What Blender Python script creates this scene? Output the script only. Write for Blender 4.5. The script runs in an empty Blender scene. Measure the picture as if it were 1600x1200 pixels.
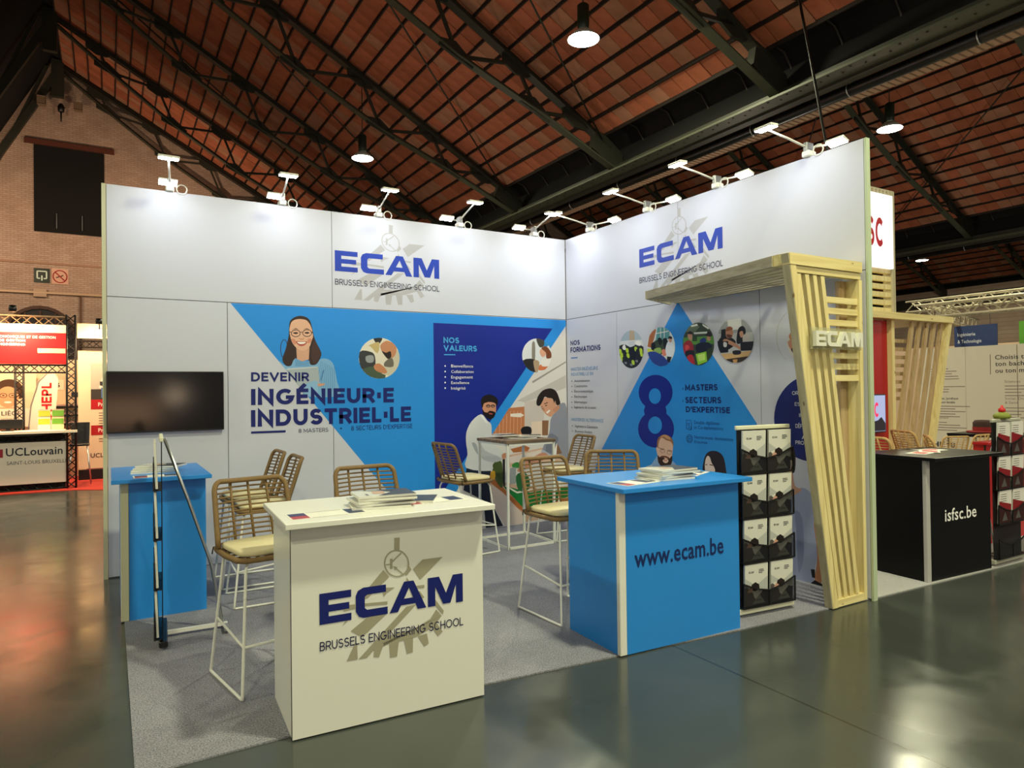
import bpy, math, random
from mathutils import Vector, Matrix
random.seed(7)
R_ = math.radians
scene = bpy.context.scene
COL = scene.collection

# ------------------------------------------------------------------ camera, world, exposure
cam_d = bpy.data.cameras.new('camera'); cam = bpy.data.objects.new('camera', cam_d); COL.objects.link(cam)
cam_d.sensor_width = 36.0; cam_d.lens = 36.0*1069.2/1600.0; cam_d.clip_start = .05; cam_d.clip_end = 200
_yaw, _pit, _rol = .5322, .0104, -.0125
_f = Vector((math.sin(_yaw)*math.cos(_pit), math.cos(_yaw)*math.cos(_pit), math.sin(_pit)))
_r = Vector((math.cos(_yaw), -math.sin(_yaw), 0)); _u = _r.cross(_f)
_r2 = _r*math.cos(_rol)+_u*math.sin(_rol); _u2 = -_r*math.sin(_rol)+_u*math.cos(_rol)
_m = Matrix((( _r2.x, _u2.x, -_f.x, -4.9454), (_r2.y, _u2.y, -_f.y, -7.0389), (_r2.z, _u2.z, -_f.z, 1.6126), (0, 0, 0, 1)))
cam.matrix_world = _m
scene.camera = cam
w = bpy.data.worlds.new('hall_ambient'); scene.world = w; w.use_nodes = True
w.node_tree.nodes['Background'].inputs[0].default_value = (1.0, .93, .84, 1)
w.node_tree.nodes['Background'].inputs[1].default_value = .38
scene.view_settings.view_transform = 'Standard'; scene.view_settings.look = 'None'
scene.view_settings.gamma = 1.0; scene.view_settings.use_curve_mapping = False
scene.view_settings.exposure = 0.0
HIGHBAY_W = 480.0; FLOOD_W = 2.2; BACKFLOOD_W = 1.2; WARM_W = 64.0; FILL_W = 130.0
HIGHBAY_C = (1.0, .985, .64); FLOOD_C = (.86, .91, 1.0)

# ------------------------------------------------------------------ helpers
def lin(h):
    c = [int(h[i:i+2], 16)/255 for i in (0, 2, 4)]
    return tuple((x/12.92 if x <= .04045 else ((x+.055)/1.055)**2.4) for x in c)
MATS = {}
def mat(name, hexc, rough=.5, metal=0.0, bump=0.0, bscale=60.0, emit=0.0, alpha=1.0, var=0.0, vscale=8.0, spec=.5):
    if name in MATS: return MATS[name]
    m = bpy.data.materials.new(name); m.use_nodes = True; MATS[name] = m
    nt = m.node_tree; b = nt.nodes['Principled BSDF']
    c = lin(hexc)
    b.inputs['Base Color'].default_value = (*c, 1); b.inputs['Roughness'].default_value = rough
    b.inputs['Metallic'].default_value = metal; b.inputs['Specular IOR Level'].default_value = spec
    if emit: b.inputs['Emission Color'].default_value = (*c, 1); b.inputs['Emission Strength'].default_value = emit
    if alpha < 1: b.inputs['Alpha'].default_value = alpha
    if bump or var:
        tc = nt.nodes.new('ShaderNodeTexCoord'); n = nt.nodes.new('ShaderNodeTexNoise')
        n.inputs['Scale'].default_value = vscale if var else bscale; n.inputs['Detail'].default_value = 5
        nt.links.new(tc.outputs['Object'], n.inputs['Vector'])
        if var:
            mx = nt.nodes.new('ShaderNodeMix'); mx.data_type = 'RGBA'
            mx.inputs['A'].default_value = (*[x*(1-var) for x in c], 1); mx.inputs['B'].default_value = (*[min(1, x*(1+var)) for x in c], 1)
            nt.links.new(n.outputs['Fac'], mx.inputs['Factor']); nt.links.new(mx.outputs['Result'], b.inputs['Base Color'])
        if bump:
            n2 = nt.nodes.new('ShaderNodeTexNoise'); n2.inputs['Scale'].default_value = bscale; n2.inputs['Detail'].default_value = 4
            nt.links.new(tc.outputs['Object'], n2.inputs['Vector'])
            bp = nt.nodes.new('ShaderNodeBump'); bp.inputs['Strength'].default_value = bump; bp.inputs['Distance'].default_value = .01
            nt.links.new(n2.outputs['Fac'], bp.inputs['Height']); nt.links.new(bp.outputs['Normal'], b.inputs['Normal'])
    return m
def ink(h): return mat('print_ink_'+h, h, rough=.38, spec=.35)

class MB:
    """collects shapes and links them as ONE mesh object"""
    def __init__(s): s.v = []; s.f = []; s.mi = []; s.ms = []; s.sm = []
    def _m(s, m):
        if m not in s.ms: s.ms.append(m)
        return s.ms.index(m)
    def add(s, vs, fs, m, smooth=False, M=None):
        o = len(s.v); k = s._m(m)
        s.v += [tuple(M @ Vector(v)) if M else tuple(v) for v in vs]
        for f in fs: s.f.append([i+o for i in f]); s.mi.append(k); s.sm.append(smooth)
        return s
    def box(s, a, b, m, M=None):
        x0, y0, z0 = a; x1, y1, z1 = b
        if x0 > x1: x0, x1 = x1, x0
        if y0 > y1: y0, y1 = y1, y0
        if z0 > z1: z0, z1 = z1, z0
        vs = [(x0,y0,z0),(x1,y0,z0),(x1,y1,z0),(x0,y1,z0),(x0,y0,z1),(x1,y0,z1),(x1,y1,z1),(x0,y1,z1)]
        return s.add(vs, [(0,3,2,1),(4,5,6,7),(0,1,5,4),(1,2,6,5),(2,3,7,6),(3,0,4,7)], m, M=M)
    def rbox(s, a, b, m, r=.01, M=None):
        """box with chamfered edges"""
        x0,y0,z0 = a; x1,y1,z1 = b; vs = []; 
        for sx in (0,1):
            for sy in (0,1):
                for sz in (0,1):
                    X=(x0,x1)[sx]; Y=(y0,y1)[sy]; Z=(z0,z1)[sz]; dx=(r,-r)[sx]; dy=(r,-r)[sy]; dz=(r,-r)[sz]
                    vs += [(X,Y+dy,Z+dz),(X+dx,Y,Z+dz),(X+dx,Y+dy,Z)]
        import itertools
        idx = lambda sx,sy,sz,k: ((sx*2+sy)*2+sz)*3+k
        fs = []
        for k in range(3):
            for q in (0,1):
                c = []
                for (a1,b1) in ((0,0),(1,0),(1,1),(0,1)):
                    t=[a1,b1]; t.insert(k,q); c.append(idx(*t,k))
                fs.append(c)
        for k in range(3):
            o = [i for i in range(3) if i!=k]
            for p in (0,1):
                for q in (0,1):
                    A=[0,0,0];B=[0,0,0];A[o[0]]=B[o[0]]=p;A[o[1]]=B[o[1]]=q;A[k]=0;B[k]=1
                    fs.append([idx(*A,o[0]),idx(*A,o[1]),idx(*B,o[1]),idx(*B,o[0])])
        for sx in (0,1):
            for sy in (0,1):
                for sz in (0,1): fs.append([idx(sx,sy,sz,0),idx(sx,sy,sz,1),idx(sx,sy,sz,2)])
        # orient outward
        cen = Vector(((x0+x1)/2,(y0+y1)/2,(z0+z1)/2)); out=[]
        for f in fs:
            p=[Vector(vs[i]) for i in f]; n=(p[1]-p[0]).cross(p[2]-p[0]); c=sum(p,Vector())/len(p)
            out.append(f if n.dot(c-cen)>0 else f[::-1])
        return s.add(vs, out, m, M=M)
    def bar(s, a, b, w, h, m, up=(0,0,1), M=None):
        a=Vector(a); b=Vector(b); d=(b-a).normalized(); u=Vector(up)
        if abs(d.dot(u))>.97: u=Vector((0,1,0))
        x=d.cross(u).normalized(); z=x.cross(d)
        vs=[tuple(p+x*(sx*w/2)+z*(sz*h/2)) for p in (a,b) for sx,sz in ((-1,-1),(1,-1),(1,1),(-1,1))]
        return s.add(vs,[(0,1,2,3),(7,6,5,4),(0,4,5,1),(1,5,6,2),(2,6,7,3),(3,7,4,0)],m,M=M)
    def tube(s, pts, r, m, n=8, closed=False, M=None, smooth=True):
        P=[Vector(p) for p in pts]; k=len(P); vs=[]; fs=[]; prev=None
        for i,p in enumerate(P):
            if closed: d=(P[(i+1)%k]-P[i-1]).normalized()
            else: d=(P[min(i+1,k-1)]-P[max(i-1,0)]).normalized()
            if prev is None:
                u=Vector((0,0,1)) if abs(d.z)<.9 else Vector((1,0,0)); x=d.cross(u).normalized()
            else: x=(prev-d*prev.dot(d)).normalized()
            prev=x; y=d.cross(x); rr=r[i] if isinstance(r,(list,tuple)) else r
            for j in range(n):
                t=2*math.pi*j/n; vs.append(tuple(p+x*(rr*math.cos(t))+y*(rr*math.sin(t))))
        for i in range(k if closed else k-1):
            a=i*n; b=((i+1)%k)*n
            for j in range(n): fs.append((a+j,a+(j+1)%n,b+(j+1)%n,b+j))
        if not closed: fs.append(tuple(range(n-1,-1,-1))); fs.append(tuple(range((k-1)*n,k*n)))
        return s.add(vs,fs,m,smooth,M)
    def lathe(s, prof, m, n=24, M=None, smooth=True, cap=True):
        vs=[];fs=[]
        for r,z in prof:
            for j in range(n): t=2*math.pi*j/n; vs.append((r*math.cos(t),r*math.sin(t),z))
        for i in range(len(prof)-1):
            for j in range(n): fs.append((i*n+j,i*n+(j+1)%n,(i+1)*n+(j+1)%n,(i+1)*n+j))
        if cap: fs.append(tuple(range(n-1,-1,-1))); fs.append(tuple(range((len(prof)-1)*n,len(prof)*n)))
        return s.add(vs,fs,m,smooth,M)
    def poly(s, pts, m, M=None):
        """flat n-gon"""
        return s.add(pts,[tuple(range(len(pts)))],m,M=M)
    def prism(s, pts, vec, m, M=None):
        n=len(pts); v=Vector(vec)
        vs=[tuple(p) for p in pts]+[tuple(Vector(p)+v) for p in pts]
        fs=[tuple(range(n))[::-1],tuple(range(n,2*n))]+[(i,(i+1)%n,(i+1)%n+n,i+n) for i in range(n)]
        return s.add(vs,fs,m,M=M)
    def build(s, name, parent=None, loc=(0,0,0), kind=None, label=None):
        me=bpy.data.meshes.new(name); me.from_pydata(s.v,[],s.f)
        for m in s.ms: me.materials.append(m)
        me.polygons.foreach_set('material_index',s.mi); me.polygons.foreach_set('use_smooth',s.sm); me.update()
        o=bpy.data.objects.new(name,me); COL.objects.link(o); o.location=loc
        if parent: o.parent=parent
        if kind: o['kind']=kind
        if label: o['label']=label
        return o
def tag(o, label, cat, group=None):
    o['label']=label; o['category']=cat
    if group: o['group']=group
    return o
def thing(name, label, cat, loc=(0,0,0), rz=0, group=None):
    o=bpy.data.objects.new(name,None); COL.objects.link(o); o.location=loc; o.rotation_euler=(0,0,rz); o.empty_display_size=.1
    return tag(o,label,cat,group)
def same(o, name, parent, loc=(0,0,0), rot=None):
    c=bpy.data.objects.new(name,o.data); COL.objects.link(c); c.parent=parent; c.location=loc
    if rot: c.rotation_euler=rot
    return c
def dup(root, loc, rz, label):
    r=root.copy(); COL.objects.link(r); r.location=loc; r.rotation_euler=(0,0,rz); r['label']=label
    for ch in list(root.children):
        c=ch.copy(); COL.objects.link(c); c.parent=r
        for g in list(ch.children): d=g.copy(); COL.objects.link(d); d.parent=c
    return r
def light(name, kind, loc, power, color, size=.2, aim=(0,0,-1), spread=math.pi, size_y=None, parent=None, spot=None):
    d=bpy.data.lights.new(name,kind); d.energy=power; d.color=color
    if kind=='AREA':
        d.size=size; d.spread=spread
        if size_y: d.shape='RECTANGLE'; d.size_y=size_y
        else: d.shape='DISK'
    else: d.shadow_soft_size=size
    if kind=='SPOT': d.spot_size=spot; d.spot_blend=.6
    o=bpy.data.objects.new(name,d); COL.objects.link(o); o.location=loc
    o.rotation_euler=Vector(aim).to_track_quat('-Z','Y').to_euler()
    if parent: o.parent=parent
    return o
_tc={}
def text_geo(t, bold=0):
    k=(t,bold)
    if k in _tc: return _tc[k]
    cu=bpy.data.curves.new('t','FONT'); cu.body=t; cu.size=1; cu.resolution_u=2; cu.offset=(0,.012,.02)[bold]; cu.fill_mode='FRONT'; cu.space_character=1.0+.04*bold
    o=bpy.data.objects.new('t',cu); me=o.to_mesh()
    vs=[tuple(v.co) for v in me.vertices]; fs=[tuple(p.vertices) for p in me.polygons]
    o.to_mesh_clear(); bpy.data.objects.remove(o); bpy.data.curves.remove(cu)
    _tc[k]=(vs,fs); return _tc[k]
CAP=max(v[1] for v in text_geo('H')[0])
def _arc(cx,cy,rx,ry,a0,a1,n=9): return [(cx+rx*math.cos(R_(a0+(a1-a0)*i/n)),cy+ry*math.sin(R_(a0+(a1-a0)*i/n))) for i in range(n+1)]
_O=_arc(.5,.5,.5,.5,0,345,23)
GLY={ # cap height 1; (width, strokes in a unit box, closed loops start with 'c')
'A':(.98,[[(0,0),(.5,1),(1,0)],[(.2,.3),(.8,.3)]]),'B':(.74,[[(.55,.53),(0,.53),(0,1),(.5,1)]+_arc(.55,.765,.38,.235,90,-90,6)+[(.55,.53)],[(0,.53),(0,0),(.5,0)]+_arc(.6,.265,.4,.265,-90,90,6)+[(.5,.53)]]),
'C':(.94,[_arc(.52,.5,.52,.5,45,315,16)]),'D':(.86,[['c',(0,0),(0,1),(.4,1)]+_arc(.45,.5,.55,.5,90,-90,10)+[(.4,0)]]),'E':(.68,[[(1,1),(0,1),(0,0),(1,0)],[(0,.51),(.9,.51)]]),
'F':(.64,[[(1,1),(0,1),(0,0)],[(0,.49),(.9,.49)]]),'G':(1.0,[_arc(.5,.5,.5,.5,45,330,17)+[(1,.45),(.55,.45)]]),'H':(.82,[[(0,0),(0,1)],[(1,0),(1,1)],[(0,.5),(1,.5)]]),'I':(.22,[[(.5,0),(.5,1)]]),
'L':(.6,[[(0,1),(0,0),(1,0)]]),'M':(1.02,[[(0,0),(0,1),(.5,.2),(1,1),(1,0)]]),'N':(.86,[[(0,0),(0,1),(1,0),(1,1)]]),'O':(1.06,[['c']+_O]),'P':(.72,[[(0,0),(0,1),(.5,1)]+_arc(.58,.72,.42,.28,90,-90,7)+[(0,.44)]]),
'R':(.76,[[(0,0),(0,1),(.5,1)]+_arc(.58,.72,.42,.28,90,-90,7)+[(0,.44)],[(.55,.44),(1,0)]]),'S':(.74,[_arc(.5,.745,.46,.255,25,180,7)+_arc(.5,.745,.46,.255,195,262,4)+_arc(.5,.255,.5,.255,85,-60,7)+_arc(.5,.255,.5,.255,-75,-160,4)]),
'T':(.74,[[(0,1),(1,1)],[(.5,1),(.5,0)]]),'U':(.82,[[(0,1),(0,.4)]+_arc(.5,.4,.5,.4,180,360,10)+[(1,1)]]),'V':(.92,[[(0,1),(.5,0),(1,1)]]),'X':(.86,[[(0,0),(1,1)],[(0,1),(1,0)]]),'·':(.3,[[(.5,.38),(.5,.60)]]),"'":(.2,[[(.5,.7),(.5,1)]]),' ':(.32,[]),
'8':(.72,[['c']+_arc(.5,.76,.42,.24,0,345,14),['c']+_arc(.5,.26,.5,.26,0,345,14)])}
GLY['É']=(.68,GLY['E'][1]+[[(.35,1.2),(.7,1.42)]])
def stroke_geo(t,th):
    vs=[];fs=[];x=0
    for ch in t:
        w_,st=GLY[ch]
        for si,s in enumerate(st):
            closed=s[0]=='c'; p=[q for q in s if q!='c']
            P=[Vector((x+th/2+q[0]*(w_-th),th/2+q[1]*(1-th))) for q in p]
            Q=[P[0]]
            for q in P[1:]:
                if (q-Q[-1]).length>.004: Q.append(q)
            P=Q; n=len(P)
            if not closed and ch in 'EFLHITNMDBPR':
                pass
            o=len(vs)
            for i in range(n):
                if closed: a,b_=P[i-1],P[(i+1)%n]
                else: a,b_=P[max(i-1,0)],P[min(i+1,n-1)]
                if not closed and i==0: d=(P[1]-P[0]).normalized(); k=Vector((-d.y,d.x)); c=P[0]-d*th/2*(1 if ch not in 'CGS' else 0)
                elif not closed and i==n-1: d=(P[-1]-P[-2]).normalized(); k=Vector((-d.y,d.x)); c=P[-1]+d*th/2*(1 if ch not in 'CGS' else 0)
                else:
                    d1=(P[i]-a).normalized(); d2=(b_-P[i]).normalized(); n1=Vector((-d1.y,d1.x)); n2=Vector((-d2.y,d2.x)); k=(n1+n2)
                    k=k.normalized() if k.length>1e-4 else n1
                    k=k/max(.42,k.dot(n1)); c=P[i]
                vs+= [(c.x+k.x*th/2,c.y+k.y*th/2,si*.0001),(c.x-k.x*th/2,c.y-k.y*th/2,si*.0001)]
            for i in range(n if closed else n-1):
                a=o+2*i; b_=o+2*((i+1)%n); fs.append((a,a+1,b_+1,b_))
        x+=w_+.13
    return vs,fs
def put_text(mb, t, m, M, u, v, width, cap, d=0, bold=0):
    """text lying in the plane of matrix M (x right, y up, z out)"""
    if all(c in GLY for c in t) and width:
        vs,fs=stroke_geo(t,(.13,.21,.235)[bold]); c0=1.0
    else: vs,fs=text_geo(t,bold); c0=CAP
    if not vs: return
    x0=min(p[0] for p in vs); x1=max(p[0] for p in vs); sx=width/(x1-x0) if width else cap/c0; sy=cap/c0
    mb.add([((p[0]-x0)*sx+u,p[1]*sy+v,d+p[2]) for p in vs],fs,m,M=M)
def frame(o, ux, uy):
    """matrix with x along ux, y along uy, z = ux cross uy"""
    ux=Vector(ux).normalized(); uy=Vector(uy).normalized(); uz=ux.cross(uy)
    return Matrix(((ux.x,uy.x,uz.x,o[0]),(ux.y,uy.y,uz.y,o[1]),(ux.z,uy.z,uz.z,o[2]),(0,0,0,1)))
BASE={'blue_print':.0004,'navy_circle_print':.0006,'office_photo_print':.0006,'man_print':.0022,'leaning_man_print':.0022,'lettering':.0028,'bearded_man_print':.0008,'figure_eight_print':.0006}
def put_art(items, M, parent):
    groups={}; cnt={}
    for it in items:
        g=it[1]; mb=groups.setdefault(g,MB()); i=cnt.get(g,0); cnt[g]=i+1
        d=BASE.get(g,.0007)+i*.00004 if g!='lettering' else BASE[g]
        if it[0]=='p': mb.add([(p[0],p[1],d) for p in it[3]],[tuple(range(len(it[3])))],ink(it[2]),M=M)
        else: put_text(mb,it[3],ink(it[2]),M,it[4],it[5],it[6],it[7],d,it[8])
    for g,mb in groups.items(): mb.build(g,parent)
ECAM_L=[[(0,0),(.205,0),(.205,.045),(.058,.045),(.058,.073),(.192,.073),(.192,.115),(.058,.115),(.058,.145),(.205,.145),(.205,.19),(0,.19)],
 [(.45,0),(.285,0),(.255,.012),(.235,.045),(.235,.145),(.25,.175),(.285,.19),(.44,.19),(.44,.143),(.31,.143),(.295,.13),(.295,.06),(.31,.047),(.45,.047)],
 [(.463,0),(.522,0),(.602,.148),(.602,.19),(.567,.19)],[(.602,.148),(.663,0),(.725,0),(.634,.19),(.602,.19)],[(.541,.04),(.647,.04),(.631,.08),(.564,.08)],
 [(.738,0),(.792,0),(.792,.125),(.85,.005),(.905,.005),(.948,.125),(.948,0),(1,0),(1,.19),(.925,.19),(.872,.075),(.821,.19),(.738,.19)]]
def logo(parent, M, u, v, W, H, blue, grey, text, tv, tcap, d0=.0006):
    g=MB()
    for i,it in enumerate(LOGO_GEAR): g.add([(u+p[0]*W,v+p[1]*W*H/.19,d0+i*.00003) for p in it[3]],[tuple(range(len(it[3])))],ink(grey),M=M)
    g.build('gear_emblem_print',parent)
    t=MB()
    for i,L in enumerate(ECAM_L): t.add([(u+p[0]*W,v+p[1]*W*H/.19,d0+.0009+i*.00003) for p in L],[tuple(range(len(L)))],ink(blue),M=M)
    put_text(t,'BRUSSELS ENGINEERING SCHOOL',ink('1b1f4a'),M,u,tv,W,tcap,d0+.0012)
    t.build('logo_lettering',parent)
ART_A=[
('p','blue_print','2990e6',[(-3.934,2.494),(-0.006,2.492),(-0.007,2.423),(-1.087,1.099),(-1.904,0.013),(-2.598,0.826)]),
('p','blue_print','14288e',[(-1.813,2.388),(-0.21,2.381),(-1.815,0.367)]),
('p','office_photo_print','dcd8d4',[(-0.007,2.415),(-1.087,1.099),(-1.904,0.006),(-0.046,0.025)]),
('p','office_photo_print','c4bfba',[(-0.735,1.496),(-0.016,1.807),(-0.019,1.645),(-0.624,1.476)]),
('p','office_photo_print','9a948f',[(-0.518,1.728),(-0.013,1.979),(-0.014,1.961),(-0.508,1.705)]),
('p','office_photo_print','c27c52',[(-0.846,1.412),(-0.631,1.424),(-0.63,1.077),(-1.095,1.098),(-1.046,1.146)]),
('p','office_photo_print','e3b08c',[(-1.029,1.169),(-1.036,1.099),(-1.03,1.098),(-1.023,1.169)]),
('p','office_photo_print','e3b08c',[(-0.98,1.227),(-0.987,1.096),(-0.981,1.096),(-0.974,1.226)]),
('p','office_photo_print','e3b08c',[(-0.93,1.285),(-0.938,1.094),(-0.933,1.094),(-0.924,1.284)]),
('p','office_photo_print','e3b08c',[(-0.88,1.343),(-0.889,1.092),(-0.883,1.092),(-0.874,1.343)]),
('p','office_photo_print','e3b08c',[(-0.83,1.377),(-0.84,1.09),(-0.834,1.09),(-0.824,1.377)]),
('p','office_photo_print','e3b08c',[(-0.78,1.376),(-0.79,1.088),(-0.784,1.087),(-0.774,1.376)]),
('p','office_photo_print','e3b08c',[(-0.73,1.375),(-0.74,1.086),(-0.734,1.085),(-0.724,1.375)]),
('p','office_photo_print','e3b08c',[(-0.679,1.374),(-0.69,1.083),(-0.684,1.083),(-0.673,1.373)]),
('p','office_photo_print','e3b08c',[(-0.629,1.372),(-0.639,1.081),(-0.633,1.081),(-0.622,1.372)]),
('p','office_photo_print','efe4da',[(-0.827,1.343),(-0.687,1.348),(-0.636,1.32),(-0.688,1.296),(-0.828,1.309)]),
('p','office_photo_print','cfc5bf',[(-0.63,1.476),(-0.354,1.524),(-0.35,1.065),(-0.63,1.077)]),
('p','office_photo_print','e8d3bf',[(-0.535,1.235),(-0.379,1.243),(-0.382,1.066),(-0.538,1.065)]),
('p','office_photo_print','8d6547',[(-0.379,1.248),(-0.284,1.248),(-0.298,1.063),(-0.382,1.066)]),
('p','office_photo_print','1c1a1c',[(-0.686,1.152),(-0.673,1.168),(-0.652,1.179),(-0.628,1.185),(-0.598,1.186),(-0.566,1.181),(-0.543,1.169),(-0.532,1.143),(-0.532,1.111),(-0.544,1.087),(-0.579,1.079),(-0.625,1.079),(-0.66,1.087),(-0.679,1.106),(-0.687,1.131)]),
('p','office_photo_print','b06a3c',[(-0.833,0.923),(-0.632,0.956),(-0.561,0.926),(-0.592,0.884),(-0.794,0.878)]),
('p','office_photo_print','d9b49a',[(-0.848,0.853),(-0.011,0.964),(-0.005,0.748),(-0.85,0.709)]),
('p','office_photo_print','e4d5cb',[(-0.848,0.83),(-0.375,0.896),(-0.377,0.771),(-0.842,0.754)]),
('p','office_photo_print','caa78f',[(-1.132,0.578),(-1.112,0.33),(-0.912,0.017),(-0.463,0.045),(-0.016,0.093),(-0.012,0.333),(-0.817,0.509)]),
('p','office_photo_print','b56a36',[(-1.125,0.623),(-1.119,0.59),(-1.102,0.542),(-1.062,0.483),(-0.976,0.4),(-0.867,0.307),(-0.768,0.23),(-0.697,0.183),(-0.64,0.155),(-0.571,0.134),(-0.477,0.115),(-0.374,0.104),(-0.275,0.104),(-0.173,0.119),(-0.079,0.144),(-0.013,0.173),(0.018,0.208),(0.018,0.244),(-0.011,0.269),(-0.079,0.277),(-0.174,0.274),(-0.272,0.261),(-0.368,0.218),(-0.466,0.169),(-0.571,0.165),(-0.7,0.247),(-0.833,0.37),(-0.941,0.473),(-1.013,0.54),(-1.06,0.588),(-1.094,0.62),(-1.117,0.637),(-1.126,0.637)]),
('p','office_photo_print','d8c7bd',[(-1.118,0.338),(-0.912,0.017),(-0.646,0.018),(-0.68,0.145),(-0.942,0.413),(-1.095,0.531)]),
('p','office_photo_print','1f7a35',[(-0.94,0.488),(-0.818,0.463),(-0.568,0.381),(-0.383,0.396),(-0.009,0.412),(-0.011,0.285),(-0.534,0.176),(-0.679,0.221)]),
('p','office_photo_print','e8e2d2',[(-0.914,0.486),(-0.748,0.388),(-0.531,0.408),(-0.53,0.427),(-0.748,0.411),(-0.905,0.5)]),
('p','office_photo_print','2f6b3a',[(-0.763,0.596),(-0.741,0.622),(-0.706,0.633),(-0.673,0.635),(-0.645,0.632),(-0.621,0.619),(-0.601,0.599),(-0.584,0.566),(-0.571,0.525),(-0.566,0.489),(-0.57,0.457),(-0.582,0.431),(-0.604,0.414),(-0.644,0.406),(-0.692,0.407),(-0.73,0.425),(-0.752,0.476),(-0.764,0.543)]),
('p','office_photo_print','3f8a3f',[(-0.814,0.737),(-0.796,0.749),(-0.768,0.759),(-0.742,0.763),(-0.72,0.756),(-0.7,0.742),(-0.689,0.729),(-0.694,0.715),(-0.708,0.702),(-0.726,0.693),(-0.749,0.69),(-0.776,0.692),(-0.797,0.697),(-0.81,0.709),(-0.817,0.723)]),
('p','office_photo_print','9aa0a0',[(-0.841,0.7),(-0.761,0.703),(-0.764,0.504),(-0.844,0.511)]),
('p','office_photo_print','cfcfc8',[(-0.529,0.548),(-0.38,0.568),(-0.154,0.503),(-0.156,0.377),(-0.457,0.402)]),
('p','office_photo_print','4a5a2c',[(-1.084,0.724),(-1.076,0.755),(-1.059,0.775),(-1.04,0.789),(-1.017,0.798),(-0.991,0.799),(-0.971,0.792),(-0.958,0.778),(-0.95,0.756),(-0.946,0.715),(-0.942,0.632),(-0.94,0.534),(-0.949,0.474),(-0.977,0.48),(-1.013,0.523),(-1.043,0.572),(-1.064,0.623),(-1.079,0.678)]),
('p','office_photo_print','d9a52c',[(-1.107,0.666),(-1.092,0.678),(-1.072,0.683),(-1.055,0.68),(-1.047,0.664),(-1.042,0.639),(-1.042,0.616),(-1.048,0.598),(-1.058,0.582),(-1.069,0.573),(-1.081,0.575),(-1.093,0.585),(-1.103,0.598),(-1.108,0.62),(-1.111,0.646)]),
('p','office_photo_print','2a2624',[(-0.945,0.806),(-0.91,0.811),(-0.914,0.486),(-0.94,0.488)]),
('p','man_print','1d2436',[(-1.418,0.747),(-1.101,0.693),(-1.125,0.578),(-1.112,0.33),(-0.947,0.024),(-1.179,0.024),(-1.203,0.346),(-1.463,0.487)]),
('p','man_print','d3d6d8',[(-1.223,1.35),(-1.192,1.335),(-1.167,1.303),(-1.144,1.273),(-1.122,1.256),(-1.102,1.242),(-1.089,1.219),(-1.085,1.18),(-1.087,1.134),(-1.087,1.092),(-1.088,1.059),(-1.087,1.032),(-1.071,1.001),(-1.025,0.96),(-0.967,0.918),(-0.926,0.88),(-0.918,0.85),(-0.928,0.825),(-0.95,0.806),(-0.989,0.795),(-1.037,0.789),(-1.075,0.776),(-1.079,0.744),(-1.073,0.705),(-1.102,0.684),(-1.205,0.688),(-1.336,0.709),(-1.427,0.74),(-1.443,0.785),(-1.422,0.839),(-1.405,0.893),(-1.409,0.944),(-1.418,0.994),(-1.423,1.04),(-1.424,1.082),(-1.421,1.12),(-1.413,1.157),(-1.396,1.198),(-1.374,1.237),(-1.346,1.272),(-1.306,1.308),(-1.262,1.337)]),
('p','man_print','b6bbc0',[(-1.257,1.032),(-1.239,1.015),(-1.211,0.967),(-1.175,0.924),(-1.125,0.897),(-1.069,0.875),(-1.022,0.856),(-0.985,0.836),(-0.959,0.82),(-0.953,0.806),(-0.979,0.792),(-1.024,0.781),(-1.075,0.781),(-1.134,0.794),(-1.197,0.818),(-1.243,0.854),(-1.263,0.917),(-1.265,0.991)]),
('p','man_print','9fa6ad',[(-1.349,1.022),(-1.335,1.028),(-1.311,1.022),(-1.291,1.004),(-1.278,0.965),(-1.269,0.916),(-1.268,0.885),(-1.277,0.887),(-1.293,0.907),(-1.309,0.931),(-1.326,0.963),(-1.343,0.999)]),
('p','man_print','eceeee',[(-1.236,1.343),(-1.194,1.327),(-1.128,1.235),(-1.17,1.252)]),
('p','man_print','c58a6b',[(-0.952,0.867),(-0.938,0.876),(-0.917,0.881),(-0.9,0.882),(-0.889,0.876),(-0.881,0.865),(-0.879,0.853),(-0.886,0.84),(-0.897,0.826),(-0.91,0.816),(-0.922,0.81),(-0.935,0.807),(-0.945,0.812),(-0.952,0.828),(-0.955,0.849)]),
('p','man_print','c98f72',[(-1.204,1.454),(-1.203,1.469),(-1.198,1.481),(-1.18,1.488),(-1.138,1.491),(-1.085,1.491),(-1.044,1.485),(-1.027,1.473),(-1.024,1.456),(-1.024,1.435),(-1.023,1.408),(-1.025,1.377),(-1.032,1.352),(-1.049,1.335),(-1.071,1.323),(-1.093,1.317),(-1.113,1.315),(-1.134,1.318),(-1.152,1.326),(-1.17,1.341),(-1.187,1.362),(-1.199,1.384),(-1.205,1.408),(-1.206,1.433)]),
('p','man_print','1b1514',[(-1.221,1.462),(-1.224,1.482),(-1.225,1.504),(-1.22,1.524),(-1.209,1.541),(-1.193,1.555),(-1.174,1.565),(-1.151,1.573),(-1.124,1.577),(-1.098,1.576),(-1.068,1.567),(-1.038,1.552),(-1.016,1.536),(-1.003,1.52),(-0.999,1.504),(-0.997,1.487),(-1,1.468),(-1.006,1.449),(-1.014,1.439),(-1.019,1.445),(-1.026,1.46),(-1.037,1.473),(-1.059,1.481),(-1.084,1.486),(-1.107,1.489),(-1.126,1.489),(-1.143,1.485),(-1.157,1.481),(-1.169,1.478),(-1.179,1.475),(-1.187,1.468),(-1.193,1.453),(-1.197,1.434),(-1.202,1.424),(-1.209,1.43),(-1.216,1.444)]),
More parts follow.
